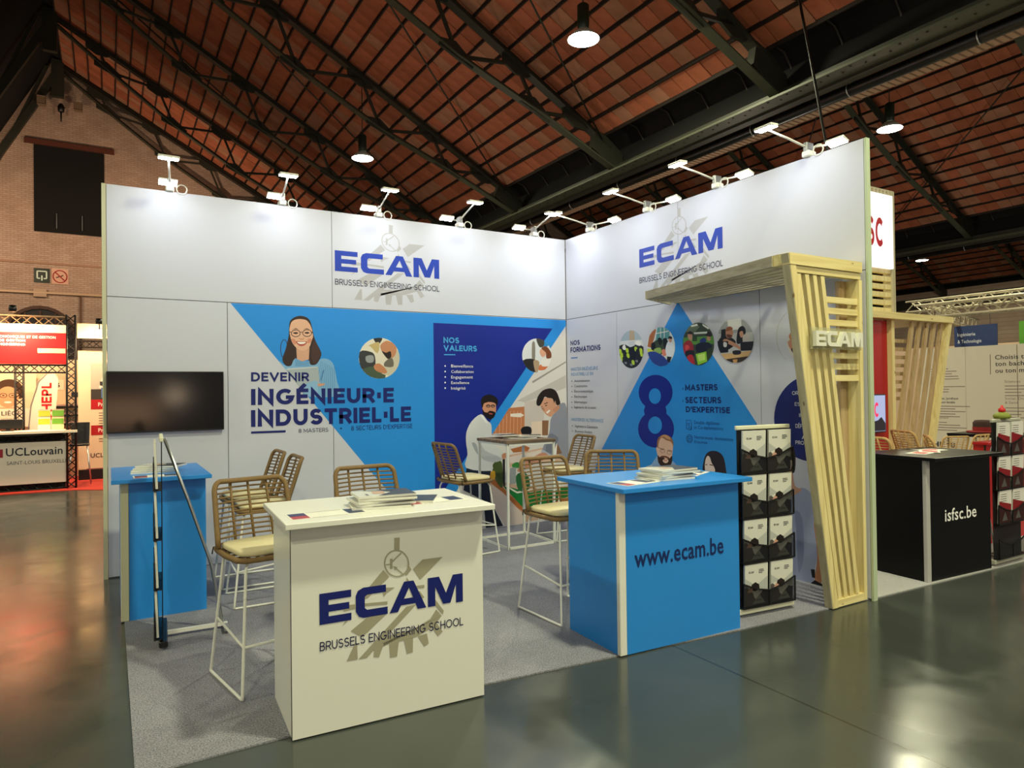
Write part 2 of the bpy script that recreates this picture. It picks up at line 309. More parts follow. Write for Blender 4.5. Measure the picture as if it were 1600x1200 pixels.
('p','man_print','1f1716',[(-1.205,1.409),(-1.199,1.403),(-1.19,1.387),(-1.179,1.374),(-1.165,1.369),(-1.151,1.367),(-1.138,1.367),(-1.129,1.372),(-1.123,1.38),(-1.114,1.385),(-1.1,1.385),(-1.084,1.384),(-1.07,1.38),(-1.054,1.376),(-1.04,1.37),(-1.032,1.36),(-1.034,1.343),(-1.042,1.324),(-1.053,1.308),(-1.07,1.297),(-1.089,1.289),(-1.108,1.287),(-1.127,1.292),(-1.145,1.303),(-1.161,1.314),(-1.175,1.325),(-1.187,1.337),(-1.196,1.351),(-1.202,1.373),(-1.206,1.396)]),
('p','man_print','b9584a',[(-1.124,1.361),(-1.066,1.353),(-1.077,1.342),(-1.114,1.346)]),
('p','man_print','262028',[(-1.099,1.441),(-1.1,1.445),(-1.102,1.449),(-1.106,1.453),(-1.11,1.455),(-1.116,1.458),(-1.122,1.459),(-1.128,1.46),(-1.135,1.459),(-1.141,1.458),(-1.146,1.456),(-1.151,1.453),(-1.154,1.45),(-1.157,1.446),(-1.157,1.442),(-1.157,1.438),(-1.155,1.435),(-1.151,1.431),(-1.147,1.428),(-1.141,1.426),(-1.135,1.424),(-1.129,1.424),(-1.122,1.424),(-1.116,1.425),(-1.111,1.427),(-1.106,1.43),(-1.102,1.433),(-1.1,1.437)]),
('p','man_print','262028',[(-1.036,1.44),(-1.037,1.444),(-1.039,1.448),(-1.042,1.451),(-1.047,1.454),(-1.052,1.456),(-1.059,1.458),(-1.065,1.458),(-1.072,1.458),(-1.078,1.457),(-1.083,1.455),(-1.088,1.452),(-1.091,1.449),(-1.094,1.445),(-1.094,1.441),(-1.094,1.437),(-1.092,1.433),(-1.088,1.43),(-1.084,1.427),(-1.078,1.424),(-1.072,1.423),(-1.066,1.422),(-1.059,1.423),(-1.053,1.424),(-1.047,1.426),(-1.043,1.429),(-1.039,1.432),(-1.037,1.436)]),
('p','man_print','96705e',[(-1.108,1.438),(-1.109,1.441),(-1.11,1.443),(-1.112,1.445),(-1.116,1.447),(-1.12,1.448),(-1.124,1.449),(-1.128,1.449),(-1.133,1.449),(-1.137,1.448),(-1.141,1.447),(-1.144,1.446),(-1.147,1.444),(-1.148,1.442),(-1.149,1.439),(-1.148,1.437),(-1.147,1.435),(-1.145,1.433),(-1.141,1.431),(-1.137,1.43),(-1.133,1.429),(-1.129,1.428),(-1.124,1.429),(-1.12,1.429),(-1.116,1.43),(-1.113,1.432),(-1.11,1.434),(-1.109,1.436)]),
('p','man_print','96705e',[(-1.045,1.437),(-1.045,1.439),(-1.047,1.442),(-1.049,1.444),(-1.052,1.445),(-1.056,1.447),(-1.061,1.448),(-1.065,1.448),(-1.07,1.448),(-1.074,1.447),(-1.078,1.446),(-1.081,1.444),(-1.084,1.442),(-1.085,1.44),(-1.086,1.438),(-1.085,1.436),(-1.084,1.433),(-1.081,1.431),(-1.078,1.43),(-1.074,1.428),(-1.07,1.427),(-1.065,1.427),(-1.061,1.427),(-1.057,1.428),(-1.053,1.429),(-1.049,1.431),(-1.047,1.432),(-1.045,1.435)]),
('p','leaning_man_print','8f93a3',[(-0.11,1.447),(-0.074,1.46),(-0.036,1.457),(-0.008,1.388),(0.003,1.189),(0.003,0.932),(-0.005,0.745),(-0.025,0.689),(-0.052,0.703),(-0.077,0.728),(-0.1,0.75),(-0.121,0.783),(-0.14,0.82),(-0.152,0.871),(-0.161,0.926),(-0.176,0.949),(-0.201,0.909),(-0.23,0.84),(-0.264,0.795),(-0.313,0.796),(-0.365,0.82),(-0.391,0.862),(-0.367,0.932),(-0.317,1.018),(-0.278,1.095),(-0.266,1.157),(-0.264,1.208),(-0.257,1.252),(-0.236,1.291),(-0.209,1.322),(-0.183,1.353),(-0.159,1.391),(-0.136,1.427)]),
('p','leaning_man_print','777b8c',[(-0.278,1.08),(-0.233,1.084),(-0.18,1.056),(-0.146,1.026),(-0.142,1.003),(-0.156,0.978),(-0.176,0.949),(-0.202,0.905),(-0.233,0.858),(-0.264,0.827),(-0.295,0.815),(-0.324,0.819),(-0.339,0.847),(-0.331,0.921),(-0.309,1.016)]),
('p','leaning_man_print','b3b9cc',[(-0.39,0.897),(-0.254,0.826),(-0.283,0.793),(-0.404,0.847)]),
('p','leaning_man_print','c98f72',[(-0.376,0.858),(-0.421,0.848),(-0.473,0.826),(-0.525,0.803),(-0.578,0.784),(-0.628,0.764),(-0.671,0.743),(-0.706,0.715),(-0.732,0.686),(-0.744,0.663),(-0.738,0.649),(-0.718,0.642),(-0.691,0.644),(-0.658,0.658),(-0.617,0.68),(-0.563,0.705),(-0.472,0.734),(-0.369,0.765),(-0.302,0.794),(-0.299,0.823),(-0.333,0.847)]),
('p','leaning_man_print','d49d80',[(-0.408,1.442),(-0.403,1.47),(-0.387,1.496),(-0.366,1.515),(-0.337,1.526),(-0.304,1.531),(-0.271,1.529),(-0.237,1.516),(-0.205,1.495),(-0.181,1.472),(-0.171,1.447),(-0.17,1.42),(-0.175,1.392),(-0.186,1.361),(-0.204,1.33),(-0.222,1.307),(-0.24,1.295),(-0.259,1.292),(-0.279,1.296),(-0.302,1.308),(-0.327,1.326),(-0.35,1.349),(-0.374,1.379),(-0.396,1.411)]),
('p','leaning_man_print','c78e73',[(-0.226,1.378),(-0.139,1.439),(-0.111,1.399),(-0.189,1.329)]),
('p','leaning_man_print','231a18',[(-0.46,1.449),(-0.46,1.475),(-0.453,1.508),(-0.44,1.539),(-0.42,1.568),(-0.394,1.595),(-0.364,1.617),(-0.327,1.631),(-0.287,1.639),(-0.251,1.641),(-0.218,1.634),(-0.19,1.621),(-0.166,1.602),(-0.145,1.571),(-0.13,1.534),(-0.119,1.503),(-0.111,1.479),(-0.107,1.46),(-0.11,1.447),(-0.125,1.436),(-0.145,1.43),(-0.162,1.432),(-0.172,1.449),(-0.179,1.473),(-0.185,1.488),(-0.19,1.48),(-0.195,1.463),(-0.2,1.456),(-0.206,1.471),(-0.213,1.494),(-0.224,1.512),(-0.244,1.52),(-0.268,1.522),(-0.29,1.524),(-0.308,1.531),(-0.324,1.538),(-0.337,1.538),(-0.348,1.527),(-0.356,1.51),(-0.366,1.491),(-0.381,1.468),(-0.397,1.444),(-0.414,1.429),(-0.432,1.427),(-0.449,1.434)]),
('p','leaning_man_print','f4efec',[(-0.323,1.346),(-0.274,1.376),(-0.255,1.369),(-0.301,1.329)]),
('p','leaning_man_print','2a1d1a',[(-0.345,1.425),(-0.322,1.437),(-0.299,1.436),(-0.315,1.424)]),
('p','leaning_man_print','2a1d1a',[(-0.39,1.388),(-0.371,1.397),(-0.356,1.397),(-0.368,1.386)]),
('p','leaning_man_print','b9806a',[(-0.356,1.409),(-0.338,1.371),(-0.353,1.362),(-0.368,1.369)]),
('p','leaning_man_print','2a1d1a',[(-0.346,1.446),(-0.293,1.463),(-0.297,1.472),(-0.35,1.454)]),
('p','leaning_man_print','2a1d1a',[(-0.394,1.407),(-0.366,1.416),(-0.368,1.422),(-0.397,1.413)]),
('p','leaning_man_print','f3f1ef',[(-0.222,0.824),(-0.166,0.964),(-0.147,0.931),(-0.178,0.806)]),
('p','leaning_man_print','8d6547',[(-0.162,0.964),(-0.091,0.833),(-0.178,0.822)]),
('p','office_photo_print','f2f0ee',[(-0.219,0.035),(-0.054,0.018),(-0.055,-0.038),(-0.22,-0.02)]),
('p','woman_print','7fb2dc',[(-3.484,1.945),(-3.47,1.932),(-3.442,1.904),(-3.413,1.89),(-3.385,1.91),(-3.358,1.944),(-3.332,1.966),(-3.308,1.964),(-3.287,1.95),(-3.265,1.94),(-3.241,1.94),(-3.216,1.944),(-3.191,1.945),(-3.164,1.94),(-3.138,1.932),(-3.115,1.931),(-3.099,1.942),(-3.086,1.958),(-3.069,1.969),(-3.045,1.973),(-3.018,1.971),(-2.993,1.963),(-2.972,1.95),(-2.954,1.932),(-2.939,1.902),(-2.926,1.851),(-2.915,1.79),(-2.906,1.731),(-2.886,1.674),(-2.869,1.621),(-2.892,1.584),(-2.992,1.572),(-3.125,1.576),(-3.224,1.589),(-3.255,1.605),(-3.255,1.628),(-3.268,1.665),(-3.317,1.726),(-3.376,1.797),(-3.424,1.857),(-3.456,1.9),(-3.478,1.93)]),
('p','woman_print','5b93c6',[(-3.072,1.947),(-3.12,1.694),(-3.115,1.694),(-3.067,1.946)]),
('p','woman_print','5b93c6',[(-3.055,1.938),(-3.097,1.687),(-3.093,1.686),(-3.051,1.937)]),
('p','woman_print','5b93c6',[(-3.038,1.929),(-3.075,1.679),(-3.07,1.678),(-3.034,1.928)]),
('p','woman_print','5b93c6',[(-3.022,1.92),(-3.052,1.671),(-3.047,1.67),(-3.017,1.919)]),
('p','woman_print','5b93c6',[(-3.005,1.91),(-3.029,1.663),(-3.024,1.662),(-3,1.91)]),
('p','woman_print','5b93c6',[(-2.988,1.901),(-3.006,1.655),(-3.001,1.655),(-2.983,1.901)]),
('p','woman_print','5b93c6',[(-2.971,1.892),(-2.983,1.647),(-2.978,1.647),(-2.966,1.892)]),
('p','woman_print','5b93c6',[(-2.954,1.883),(-2.96,1.639),(-2.955,1.639),(-2.949,1.883)]),
('p','woman_print','5b93c6',[(-2.937,1.874),(-2.936,1.631),(-2.932,1.631),(-2.932,1.874)]),
('p','woman_print','4d82b8',[(-3.055,1.847),(-3.036,1.855),(-3.072,1.74),(-3.079,1.747)]),
('p','woman_print','3a2a28',[(-3.388,2.235),(-3.387,2.262),(-3.386,2.292),(-3.383,2.318),(-3.378,2.338),(-3.37,2.353),(-3.357,2.367),(-3.338,2.381),(-3.314,2.392),(-3.291,2.399),(-3.267,2.401),(-3.244,2.398),(-3.224,2.392),(-3.206,2.384),(-3.192,2.373),(-3.179,2.356),(-3.169,2.329),(-3.161,2.297),(-3.154,2.266),(-3.148,2.236),(-3.143,2.207),(-3.134,2.175),(-3.116,2.133),(-3.093,2.09),(-3.076,2.054),(-3.068,2.032),(-3.066,2.018),(-3.069,2),(-3.08,1.971),(-3.097,1.939),(-3.116,1.915),(-3.136,1.905),(-3.158,1.903),(-3.176,1.907),(-3.185,1.922),(-3.19,1.944),(-3.206,1.96),(-3.245,1.968),(-3.293,1.971),(-3.332,1.966),(-3.35,1.946),(-3.359,1.918),(-3.369,1.898),(-3.386,1.89),(-3.404,1.89),(-3.42,1.896),(-3.436,1.911),(-3.449,1.931),(-3.455,1.957),(-3.449,1.989),(-3.435,2.024),(-3.422,2.062),(-3.411,2.104),(-3.401,2.147),(-3.394,2.182),(-3.39,2.204),(-3.389,2.218)]),
('p','woman_print','4a3431',[(-3.136,2.159),(-3.118,2.138),(-3.099,2.092),(-3.084,2.053),(-3.076,2.035),(-3.074,2.023),(-3.077,2.008),(-3.087,1.981),(-3.101,1.952),(-3.115,1.931),(-3.129,1.921),(-3.143,1.92),(-3.153,1.93),(-3.162,1.958),(-3.167,1.996),(-3.167,2.037),(-3.161,2.086),(-3.15,2.135)]),
('p','woman_print','3a2a28',[(-3.399,2.062),(-3.4,2.088),(-3.403,2.111),(-3.409,2.131),(-3.417,2.146),(-3.426,2.156),(-3.436,2.159),(-3.445,2.155),(-3.455,2.145),(-3.462,2.13),(-3.469,2.109),(-3.473,2.086),(-3.474,2.061),(-3.473,2.036),(-3.469,2.013),(-3.464,1.993),(-3.456,1.977),(-3.447,1.968),(-3.437,1.965),(-3.428,1.968),(-3.418,1.978),(-3.41,1.993),(-3.404,2.014),(-3.4,2.037),(-3.399,2.062),(-3.405,2.062),(-3.407,2.039),(-3.41,2.017),(-3.415,1.998),(-3.422,1.984),(-3.429,1.975),(-3.437,1.971),(-3.445,1.974),(-3.453,1.983),(-3.459,1.997),(-3.464,2.016),(-3.467,2.038),(-3.468,2.061),(-3.466,2.084),(-3.463,2.106),(-3.458,2.125),(-3.451,2.139),(-3.444,2.149),(-3.436,2.152),(-3.428,2.149),(-3.42,2.14),(-3.414,2.126),(-3.409,2.107),(-3.406,2.086),(-3.405,2.062)]),
('p','woman_print','d9a78b',[(-3.319,2.094),(-3.186,2.097),(-3.194,1.96),(-3.265,1.94),(-3.313,1.966)]),
('p','woman_print','6da2d2',[(-3.332,1.974),(-3.295,1.948),(-3.236,1.933),(-3.187,1.949),(-3.191,1.892),(-3.332,1.891)]),
('p','woman_print','e6b699',[(-3.384,2.25),(-3.381,2.28),(-3.374,2.307),(-3.365,2.329),(-3.352,2.345),(-3.337,2.354),(-3.321,2.361),(-3.301,2.366),(-3.281,2.368),(-3.261,2.368),(-3.243,2.366),(-3.225,2.363),(-3.209,2.355),(-3.194,2.339),(-3.18,2.319),(-3.169,2.295),(-3.159,2.266),(-3.152,2.233),(-3.149,2.205),(-3.152,2.183),(-3.159,2.165),(-3.166,2.147),(-3.172,2.127),(-3.177,2.107),(-3.186,2.09),(-3.2,2.074),(-3.217,2.061),(-3.235,2.052),(-3.252,2.049),(-3.27,2.05),(-3.287,2.056),(-3.304,2.065),(-3.32,2.078),(-3.334,2.094),(-3.347,2.111),(-3.358,2.13),(-3.367,2.153),(-3.375,2.184),(-3.381,2.218)]),
('p','woman_print','d98f74',[(-3.367,2.161),(-3.359,2.166),(-3.345,2.166),(-3.334,2.161),(-3.326,2.151),(-3.321,2.136),(-3.319,2.124),(-3.323,2.115),(-3.33,2.108),(-3.338,2.109),(-3.349,2.123),(-3.361,2.145)]),
('p','woman_print','d98f74',[(-3.204,2.165),(-3.192,2.172),(-3.177,2.175),(-3.166,2.174),(-3.165,2.163),(-3.168,2.148),(-3.174,2.135),(-3.182,2.129),(-3.193,2.125),(-3.2,2.127),(-3.205,2.138),(-3.206,2.153)]),
('p','woman_print','3a2420',[(-3.35,2.224),(-3.344,2.228),(-3.333,2.232),(-3.322,2.234),(-3.311,2.233),(-3.3,2.229),(-3.295,2.226),(-3.3,2.221),(-3.311,2.217),(-3.322,2.214),(-3.334,2.216),(-3.345,2.22)]),
('p','woman_print','1b1413',[(-3.275,2.224),(-3.276,2.233),(-3.281,2.242),(-3.288,2.25),(-3.298,2.255),(-3.309,2.259),(-3.322,2.26),(-3.334,2.258),(-3.345,2.254),(-3.355,2.248),(-3.362,2.239),(-3.367,2.23),(-3.369,2.221),(-3.367,2.211),(-3.363,2.202),(-3.355,2.194),(-3.346,2.189),(-3.334,2.185),(-3.322,2.184),(-3.31,2.186),(-3.299,2.19),(-3.289,2.196),(-3.281,2.204),(-3.276,2.214),(-3.275,2.224),(-3.281,2.223),(-3.283,2.215),(-3.287,2.208),(-3.293,2.201),(-3.302,2.196),(-3.312,2.193),(-3.322,2.191),(-3.333,2.192),(-3.342,2.195),(-3.351,2.199),(-3.357,2.206),(-3.361,2.213),(-3.362,2.221),(-3.361,2.229),(-3.357,2.236),(-3.35,2.243),(-3.342,2.248),(-3.332,2.251),(-3.322,2.253),(-3.311,2.252),(-3.301,2.249),(-3.293,2.245),(-3.287,2.239),(-3.283,2.231),(-3.281,2.223)]),
('p','woman_print','3a2420',[(-3.237,2.23),(-3.232,2.234),(-3.22,2.238),(-3.209,2.24),(-3.198,2.239),(-3.187,2.235),(-3.182,2.232),(-3.187,2.227),(-3.198,2.223),(-3.209,2.22),(-3.221,2.222),(-3.232,2.226)]),
('p','woman_print','1b1413',[(-3.161,2.229),(-3.163,2.239),(-3.167,2.248),(-3.175,2.256),(-3.185,2.262),(-3.196,2.265),(-3.209,2.266),(-3.221,2.264),(-3.233,2.26),(-3.243,2.254),(-3.25,2.246),(-3.255,2.236),(-3.257,2.226),(-3.255,2.217),(-3.251,2.208),(-3.243,2.2),(-3.233,2.194),(-3.222,2.191),(-3.209,2.19),(-3.197,2.192),(-3.185,2.196),(-3.175,2.202),(-3.168,2.21),(-3.163,2.22),(-3.161,2.229),(-3.168,2.229),(-3.169,2.221),(-3.173,2.213),(-3.18,2.207),(-3.189,2.202),(-3.199,2.198),(-3.209,2.197),(-3.22,2.198),(-3.23,2.2),(-3.238,2.205),(-3.245,2.211),(-3.249,2.219),(-3.25,2.227),(-3.249,2.235),(-3.245,2.242),(-3.238,2.249),(-3.229,2.254),(-3.219,2.258),(-3.209,2.259),(-3.198,2.258),(-3.188,2.256),(-3.18,2.251),(-3.173,2.245),(-3.169,2.237),(-3.168,2.229)]),
('p','woman_print','1b1413',[(-3.274,2.231),(-3.256,2.234),(-3.257,2.24),(-3.275,2.238)]),
('p','woman_print','1b1413',[(-3.388,2.232),(-3.366,2.229),(-3.365,2.235),(-3.387,2.238)]),
('p','woman_print','1b1413',[(-3.165,2.24),(-3.152,2.225),(-3.146,2.23),(-3.16,2.245)]),
('p','woman_print','5a3a30',[(-3.358,2.258),(-3.321,2.275),(-3.288,2.261),(-3.322,2.266)]),
('p','woman_print','5a3a30',[(-3.251,2.264),(-3.21,2.277),(-3.18,2.265),(-3.21,2.269)]),
('p','woman_print','cb8a70',[(-3.293,2.178),(-3.286,2.175),(-3.274,2.17),(-3.263,2.167),(-3.253,2.171),(-3.243,2.178),(-3.237,2.181),(-3.238,2.176),(-3.242,2.168),(-3.248,2.162),(-3.258,2.16),(-3.269,2.159),(-3.278,2.16),(-3.286,2.166),(-3.292,2.173)]),
('p','woman_print','b8564c',[(-3.323,2.139),(-3.31,2.143),(-3.289,2.143),(-3.267,2.142),(-3.244,2.143),(-3.221,2.144),(-3.208,2.141),(-3.21,2.13),(-3.222,2.116),(-3.234,2.105),(-3.245,2.099),(-3.257,2.095),(-3.268,2.094),(-3.278,2.095),(-3.288,2.098),(-3.297,2.104),(-3.309,2.115),(-3.32,2.129)]),
('p','woman_print','f6efe8',[(-3.309,2.135),(-3.3,2.137),(-3.284,2.137),(-3.267,2.137),(-3.249,2.138),(-3.231,2.138),(-3.22,2.137),(-3.223,2.131),(-3.233,2.123),(-3.245,2.117),(-3.259,2.115),(-3.273,2.114),(-3.286,2.116),(-3.298,2.122),(-3.307,2.129)]),
('p','woman_print','aab6bd',[(-3.422,1.859),(-3.406,1.868),(-3.112,1.889),(-3.101,1.885),(-3.086,1.701),(-3.103,1.686),(-3.275,1.669)]),
('p','woman_print','c9d2d6',[(-3.422,1.859),(-3.406,1.868),(-3.112,1.889),(-3.105,1.88),(-3.413,1.853)]),
('p','woman_print','8fbce0',[(-3.245,1.702),(-3.225,1.714),(-3.201,1.725),(-3.178,1.732),(-3.155,1.739),(-3.134,1.743),(-3.117,1.74),(-3.108,1.728),(-3.103,1.71),(-3.103,1.686),(-3.103,1.652),(-3.106,1.614),(-3.119,1.587),(-3.148,1.578),(-3.185,1.579),(-3.217,1.589),(-3.24,1.609),(-3.258,1.637),(-3.268,1.661),(-3.267,1.678),(-3.259,1.691)]),
('p','woman_print','d8a080',[(-3.106,1.713),(-3.087,1.716),(-3.061,1.716),(-3.041,1.715),(-3.033,1.712),(-3.033,1.706),(-3.038,1.701),(-3.052,1.695),(-3.072,1.69),(-3.087,1.686),(-3.096,1.685),(-3.1,1.687),(-3.103,1.69),(-3.107,1.697),(-3.11,1.706)]),
('p','circle_photo_print','e6dfcd',[(-2.216,1.986),(-2.22,2.03),(-2.233,2.071),(-2.255,2.109),(-2.283,2.142),(-2.318,2.169),(-2.358,2.188),(-2.401,2.2),(-2.446,2.203),(-2.49,2.197),(-2.533,2.184),(-2.572,2.162),(-2.606,2.135),(-2.635,2.101),(-2.655,2.063),(-2.668,2.022),(-2.673,1.98),(-2.669,1.938),(-2.657,1.898),(-2.637,1.86),(-2.61,1.828),(-2.576,1.801),(-2.537,1.781),(-2.495,1.768),(-2.451,1.764),(-2.406,1.768),(-2.363,1.781),(-2.322,1.801),(-2.287,1.829),(-2.257,1.862),(-2.235,1.901),(-2.221,1.943)]),
('p','circle_photo_print','2a2a2e',[(-2.41,2.2),(-2.416,2.178),(-2.44,2.143),(-2.463,2.127),(-2.486,2.146),(-2.508,2.183),(-2.51,2.191),(-2.497,2.196),(-2.446,2.203)]),
('p','circle_photo_print','c9b37a',[(-2.578,2.109),(-2.541,2.128),(-2.487,2.152),(-2.45,2.158),(-2.442,2.121),(-2.451,2.066),(-2.467,2.034),(-2.491,2.048),(-2.521,2.083),(-2.546,2.109),(-2.566,2.113),(-2.581,2.108)]),
('p','circle_photo_print','3b3d3f',[(-2.66,2.048),(-2.633,2.063),(-2.586,2.06),(-2.547,2.051),(-2.522,2.042),(-2.506,2.027),(-2.496,2.003),(-2.49,1.957),(-2.49,1.903),(-2.504,1.864),(-2.546,1.847),(-2.601,1.845),(-2.635,1.86),(-2.652,1.886),(-2.653,1.889),(-2.665,1.923),(-2.672,1.99),(-2.667,2.025),(-2.667,2.029)]),
('p','circle_photo_print','9aa0a2',[(-2.595,2.001),(-2.571,2.011),(-2.539,2.015),(-2.515,2.01),(-2.507,1.99),(-2.508,1.961),(-2.516,1.941),(-2.538,1.933),(-2.566,1.933),(-2.587,1.94),(-2.598,1.958),(-2.601,1.983)]),
('p','circle_photo_print','4c5d4a',[(-2.633,1.856),(-2.614,1.872),(-2.565,1.889),(-2.517,1.895),(-2.468,1.88),(-2.42,1.853),(-2.389,1.826),(-2.378,1.8),(-2.383,1.775),(-2.4,1.769),(-2.451,1.764),(-2.501,1.77),(-2.549,1.786),(-2.591,1.812),(-2.626,1.846)]),
('p','circle_photo_print','cdc6b0',[(-2.33,1.99),(-2.295,2.028),(-2.259,2.065),(-2.236,2.075),(-2.222,2.036),(-2.216,1.986),(-2.223,1.937),(-2.241,1.89),(-2.269,1.847),(-2.307,1.812),(-2.334,1.795),(-2.383,1.803),(-2.421,1.818),(-2.43,1.839),(-2.42,1.867),(-2.404,1.896),(-2.384,1.927),(-2.358,1.958)]),
('p','circle_photo_print','c78a66',[(-2.434,2.124),(-2.416,2.145),(-2.389,2.164),(-2.361,2.173),(-2.328,2.166),(-2.294,2.151),(-2.266,2.124),(-2.253,2.105),(-2.25,2.085),(-2.252,2.061),(-2.261,2.033),(-2.277,2.006),(-2.297,1.99),(-2.324,1.992),(-2.353,2.006),(-2.379,2.02),(-2.396,2.031),(-2.409,2.043),(-2.419,2.058),(-2.429,2.079),(-2.436,2.103)]),
('p','circle_photo_print','2c2321',[(-2.419,2.058),(-2.41,2.059),(-2.39,2.049),(-2.37,2.043),(-2.352,2.05),(-2.334,2.059),(-2.321,2.06),(-2.314,2.043),(-2.311,2.018),(-2.314,1.998),(-2.323,1.984),(-2.338,1.975),(-2.355,1.977),(-2.379,2.001),(-2.405,2.035)]),
('p','circle_photo_print','c9875f',[(-2.509,1.902),(-2.494,1.917),(-2.47,1.927),(-2.444,1.926),(-2.414,1.906),(-2.383,1.875),(-2.364,1.849),(-2.362,1.833),(-2.372,1.822),(-2.389,1.818),(-2.419,1.823),(-2.456,1.835),(-2.485,1.849),(-2.502,1.866),(-2.51,1.886)]),
('p','circle_photo_print','6f6b60',[(-2.387,1.942),(-2.363,1.964),(-2.331,1.984),(-2.305,1.99),(-2.291,1.965),(-2.284,1.926),(-2.29,1.896),(-2.319,1.887),(-2.359,1.889),(-2.388,1.896),(-2.398,1.908),(-2.397,1.925)]),
('p','circle_photo_print','dfe3e6',[(-0.229,2.047),(-0.232,2.088),(-0.244,2.128),(-0.264,2.164),(-0.29,2.195),(-0.323,2.22),(-0.36,2.238),(-0.4,2.249),(-0.441,2.252),(-0.483,2.247),(-0.522,2.234),(-0.559,2.214),(-0.591,2.187),(-0.618,2.156),(-0.637,2.12),(-0.65,2.081),(-0.654,2.041),(-0.651,2.001),(-0.64,1.963),(-0.621,1.927),(-0.595,1.896),(-0.564,1.871),(-0.528,1.852),(-0.489,1.84),(-0.447,1.837),(-0.406,1.841),(-0.365,1.853),(-0.328,1.872),(-0.295,1.898),(-0.267,1.93),(-0.247,1.967),(-0.234,2.006)]),
('p','circle_photo_print','2b8fd6',[(-0.272,2.174),(-0.281,2.162),(-0.302,2.153),(-0.338,2.154),(-0.381,2.162),(-0.407,2.177),(-0.401,2.206),(-0.379,2.239),(-0.375,2.242),(-0.349,2.234),(-0.308,2.21),(-0.274,2.178)]),
('p','circle_photo_print','4a4640',[(-0.334,2.225),(-0.333,2.222),(-0.335,2.187),(-0.344,2.161),(-0.362,2.147),(-0.386,2.142),(-0.407,2.15),(-0.428,2.182),(-0.446,2.225),(-0.447,2.251),(-0.441,2.252),(-0.394,2.248),(-0.349,2.234)]),
('p','circle_photo_print','8b8378',[(-0.511,2.192),(-0.498,2.216),(-0.481,2.216),(-0.469,2.193),(-0.465,2.129),(-0.467,2.044),(-0.472,1.982),(-0.485,1.958),(-0.502,1.959),(-0.514,1.982),(-0.517,2.046),(-0.516,2.13)]),
('p','circle_photo_print','2a2725',[(-0.645,1.981),(-0.599,2),(-0.528,2.005),(-0.472,1.991),(-0.444,1.944),(-0.434,1.879),(-0.443,1.837),(-0.447,1.837),(-0.495,1.842),(-0.539,1.857),(-0.578,1.881),(-0.611,1.913),(-0.635,1.952)]),
('p','circle_photo_print','b59a7c',[(-0.493,1.982),(-0.468,1.991),(-0.433,1.984),(-0.41,1.965),(-0.409,1.926),(-0.42,1.876),(-0.433,1.842),(-0.44,1.837),(-0.447,1.837),(-0.455,1.837),(-0.462,1.841),(-0.474,1.859),(-0.486,1.899),(-0.495,1.948)]),
('p','circle_photo_print','d9794a',[(-0.4,1.93),(-0.365,1.943),(-0.32,1.95),(-0.284,1.949),(-0.264,1.938),(-0.278,1.916),(-0.313,1.883),(-0.333,1.87),(-0.365,1.863),(-0.412,1.86),(-0.424,1.878),(-0.418,1.907)]),
('p','circle_photo_print','e9e7e2',[(-0.378,2.001),(-0.334,2.017),(-0.274,2.025),(-0.232,2.021),(-0.235,2.001),(-0.252,1.956),(-0.278,1.916),(-0.28,1.914),(-0.325,1.909),(-0.369,1.913),(-0.388,1.938),(-0.392,1.973)]),
('p','circle_photo_print','e0a98c',[(-0.404,2.085),(-0.4,2.104),(-0.389,2.121),(-0.376,2.134),(-0.358,2.14),(-0.338,2.142),(-0.323,2.135),(-0.314,2.112),(-0.311,2.08),(-0.314,2.055),(-0.328,2.039),(-0.348,2.028),(-0.367,2.028),(-0.383,2.041),(-0.397,2.064)]),
('p','circle_photo_print','7a4427',[(-0.376,2.134),(-0.361,2.148),(-0.331,2.159),(-0.302,2.158),(-0.274,2.137),(-0.247,2.104),(-0.232,2.08),(-0.229,2.047),(-0.233,2.019),(-0.252,2.011),(-0.282,2.007),(-0.304,2.011),(-0.31,2.03),(-0.309,2.057),(-0.313,2.082),(-0.336,2.102),(-0.364,2.119)]),
('t', 'lettering', '17236e', 'DEVENIR', -3.752, 1.739, 0.561, 0.089, 1),
('t', 'lettering', '17236e', 'INGÉNIEUR·E', -3.754, 1.508, 1.466, 0.157, 2),
('t', 'lettering', '17236e', 'INDUSTRIEL·LE', -3.756, 1.296, 1.664, 0.163, 2),
('p','lettering','17236e',[(-3.756,1.251),(-3.429,1.251),(-3.43,1.229),(-3.757,1.23)]),
('t', 'lettering', '2a2f52', '8 MASTERS', -3.303, 1.219, 0.3, 0.041, 0),
('t', 'lettering', '17236e', '·', -2.88, 1.225, 0.018, 0.046, 0),
('t', 'lettering', '17236e', "8 SECTEURS D'EXPERTISE", -2.762, 1.221, 0.684, 0.047, 0),
('t', 'lettering', '4aa8e8', 'NOS', -1.691, 2.166, 0.195, 0.065, 1),
('t', 'lettering', '4aa8e8', 'VALEURS', -1.692, 2.077, 0.424, 0.065, 1),
('p','lettering','4aa8e8',[(-1.687,2.039),(-1.547,2.04),(-1.547,2.029),(-1.687,2.028)]),
('t', 'lettering', 'f0f2f8', 'Bienveillance', -1.6, 1.89, 0.279, 0.033, 0),
('p','lettering','f0f2f8',[(-1.666,1.906),(-1.668,1.913),(-1.675,1.916),(-1.681,1.913),(-1.684,1.906),(-1.681,1.899),(-1.675,1.896),(-1.668,1.899)]),
('t', 'lettering', 'f0f2f8', 'Collaboration', -1.6, 1.827, 0.284, 0.032, 0),
('p','lettering','f0f2f8',[(-1.667,1.844),(-1.669,1.851),(-1.675,1.854),(-1.682,1.851),(-1.684,1.844),(-1.682,1.837),(-1.676,1.834),(-1.669,1.837)]),
('t', 'lettering', 'f0f2f8', 'Engagement', -1.601, 1.764, 0.275, 0.033, 0),
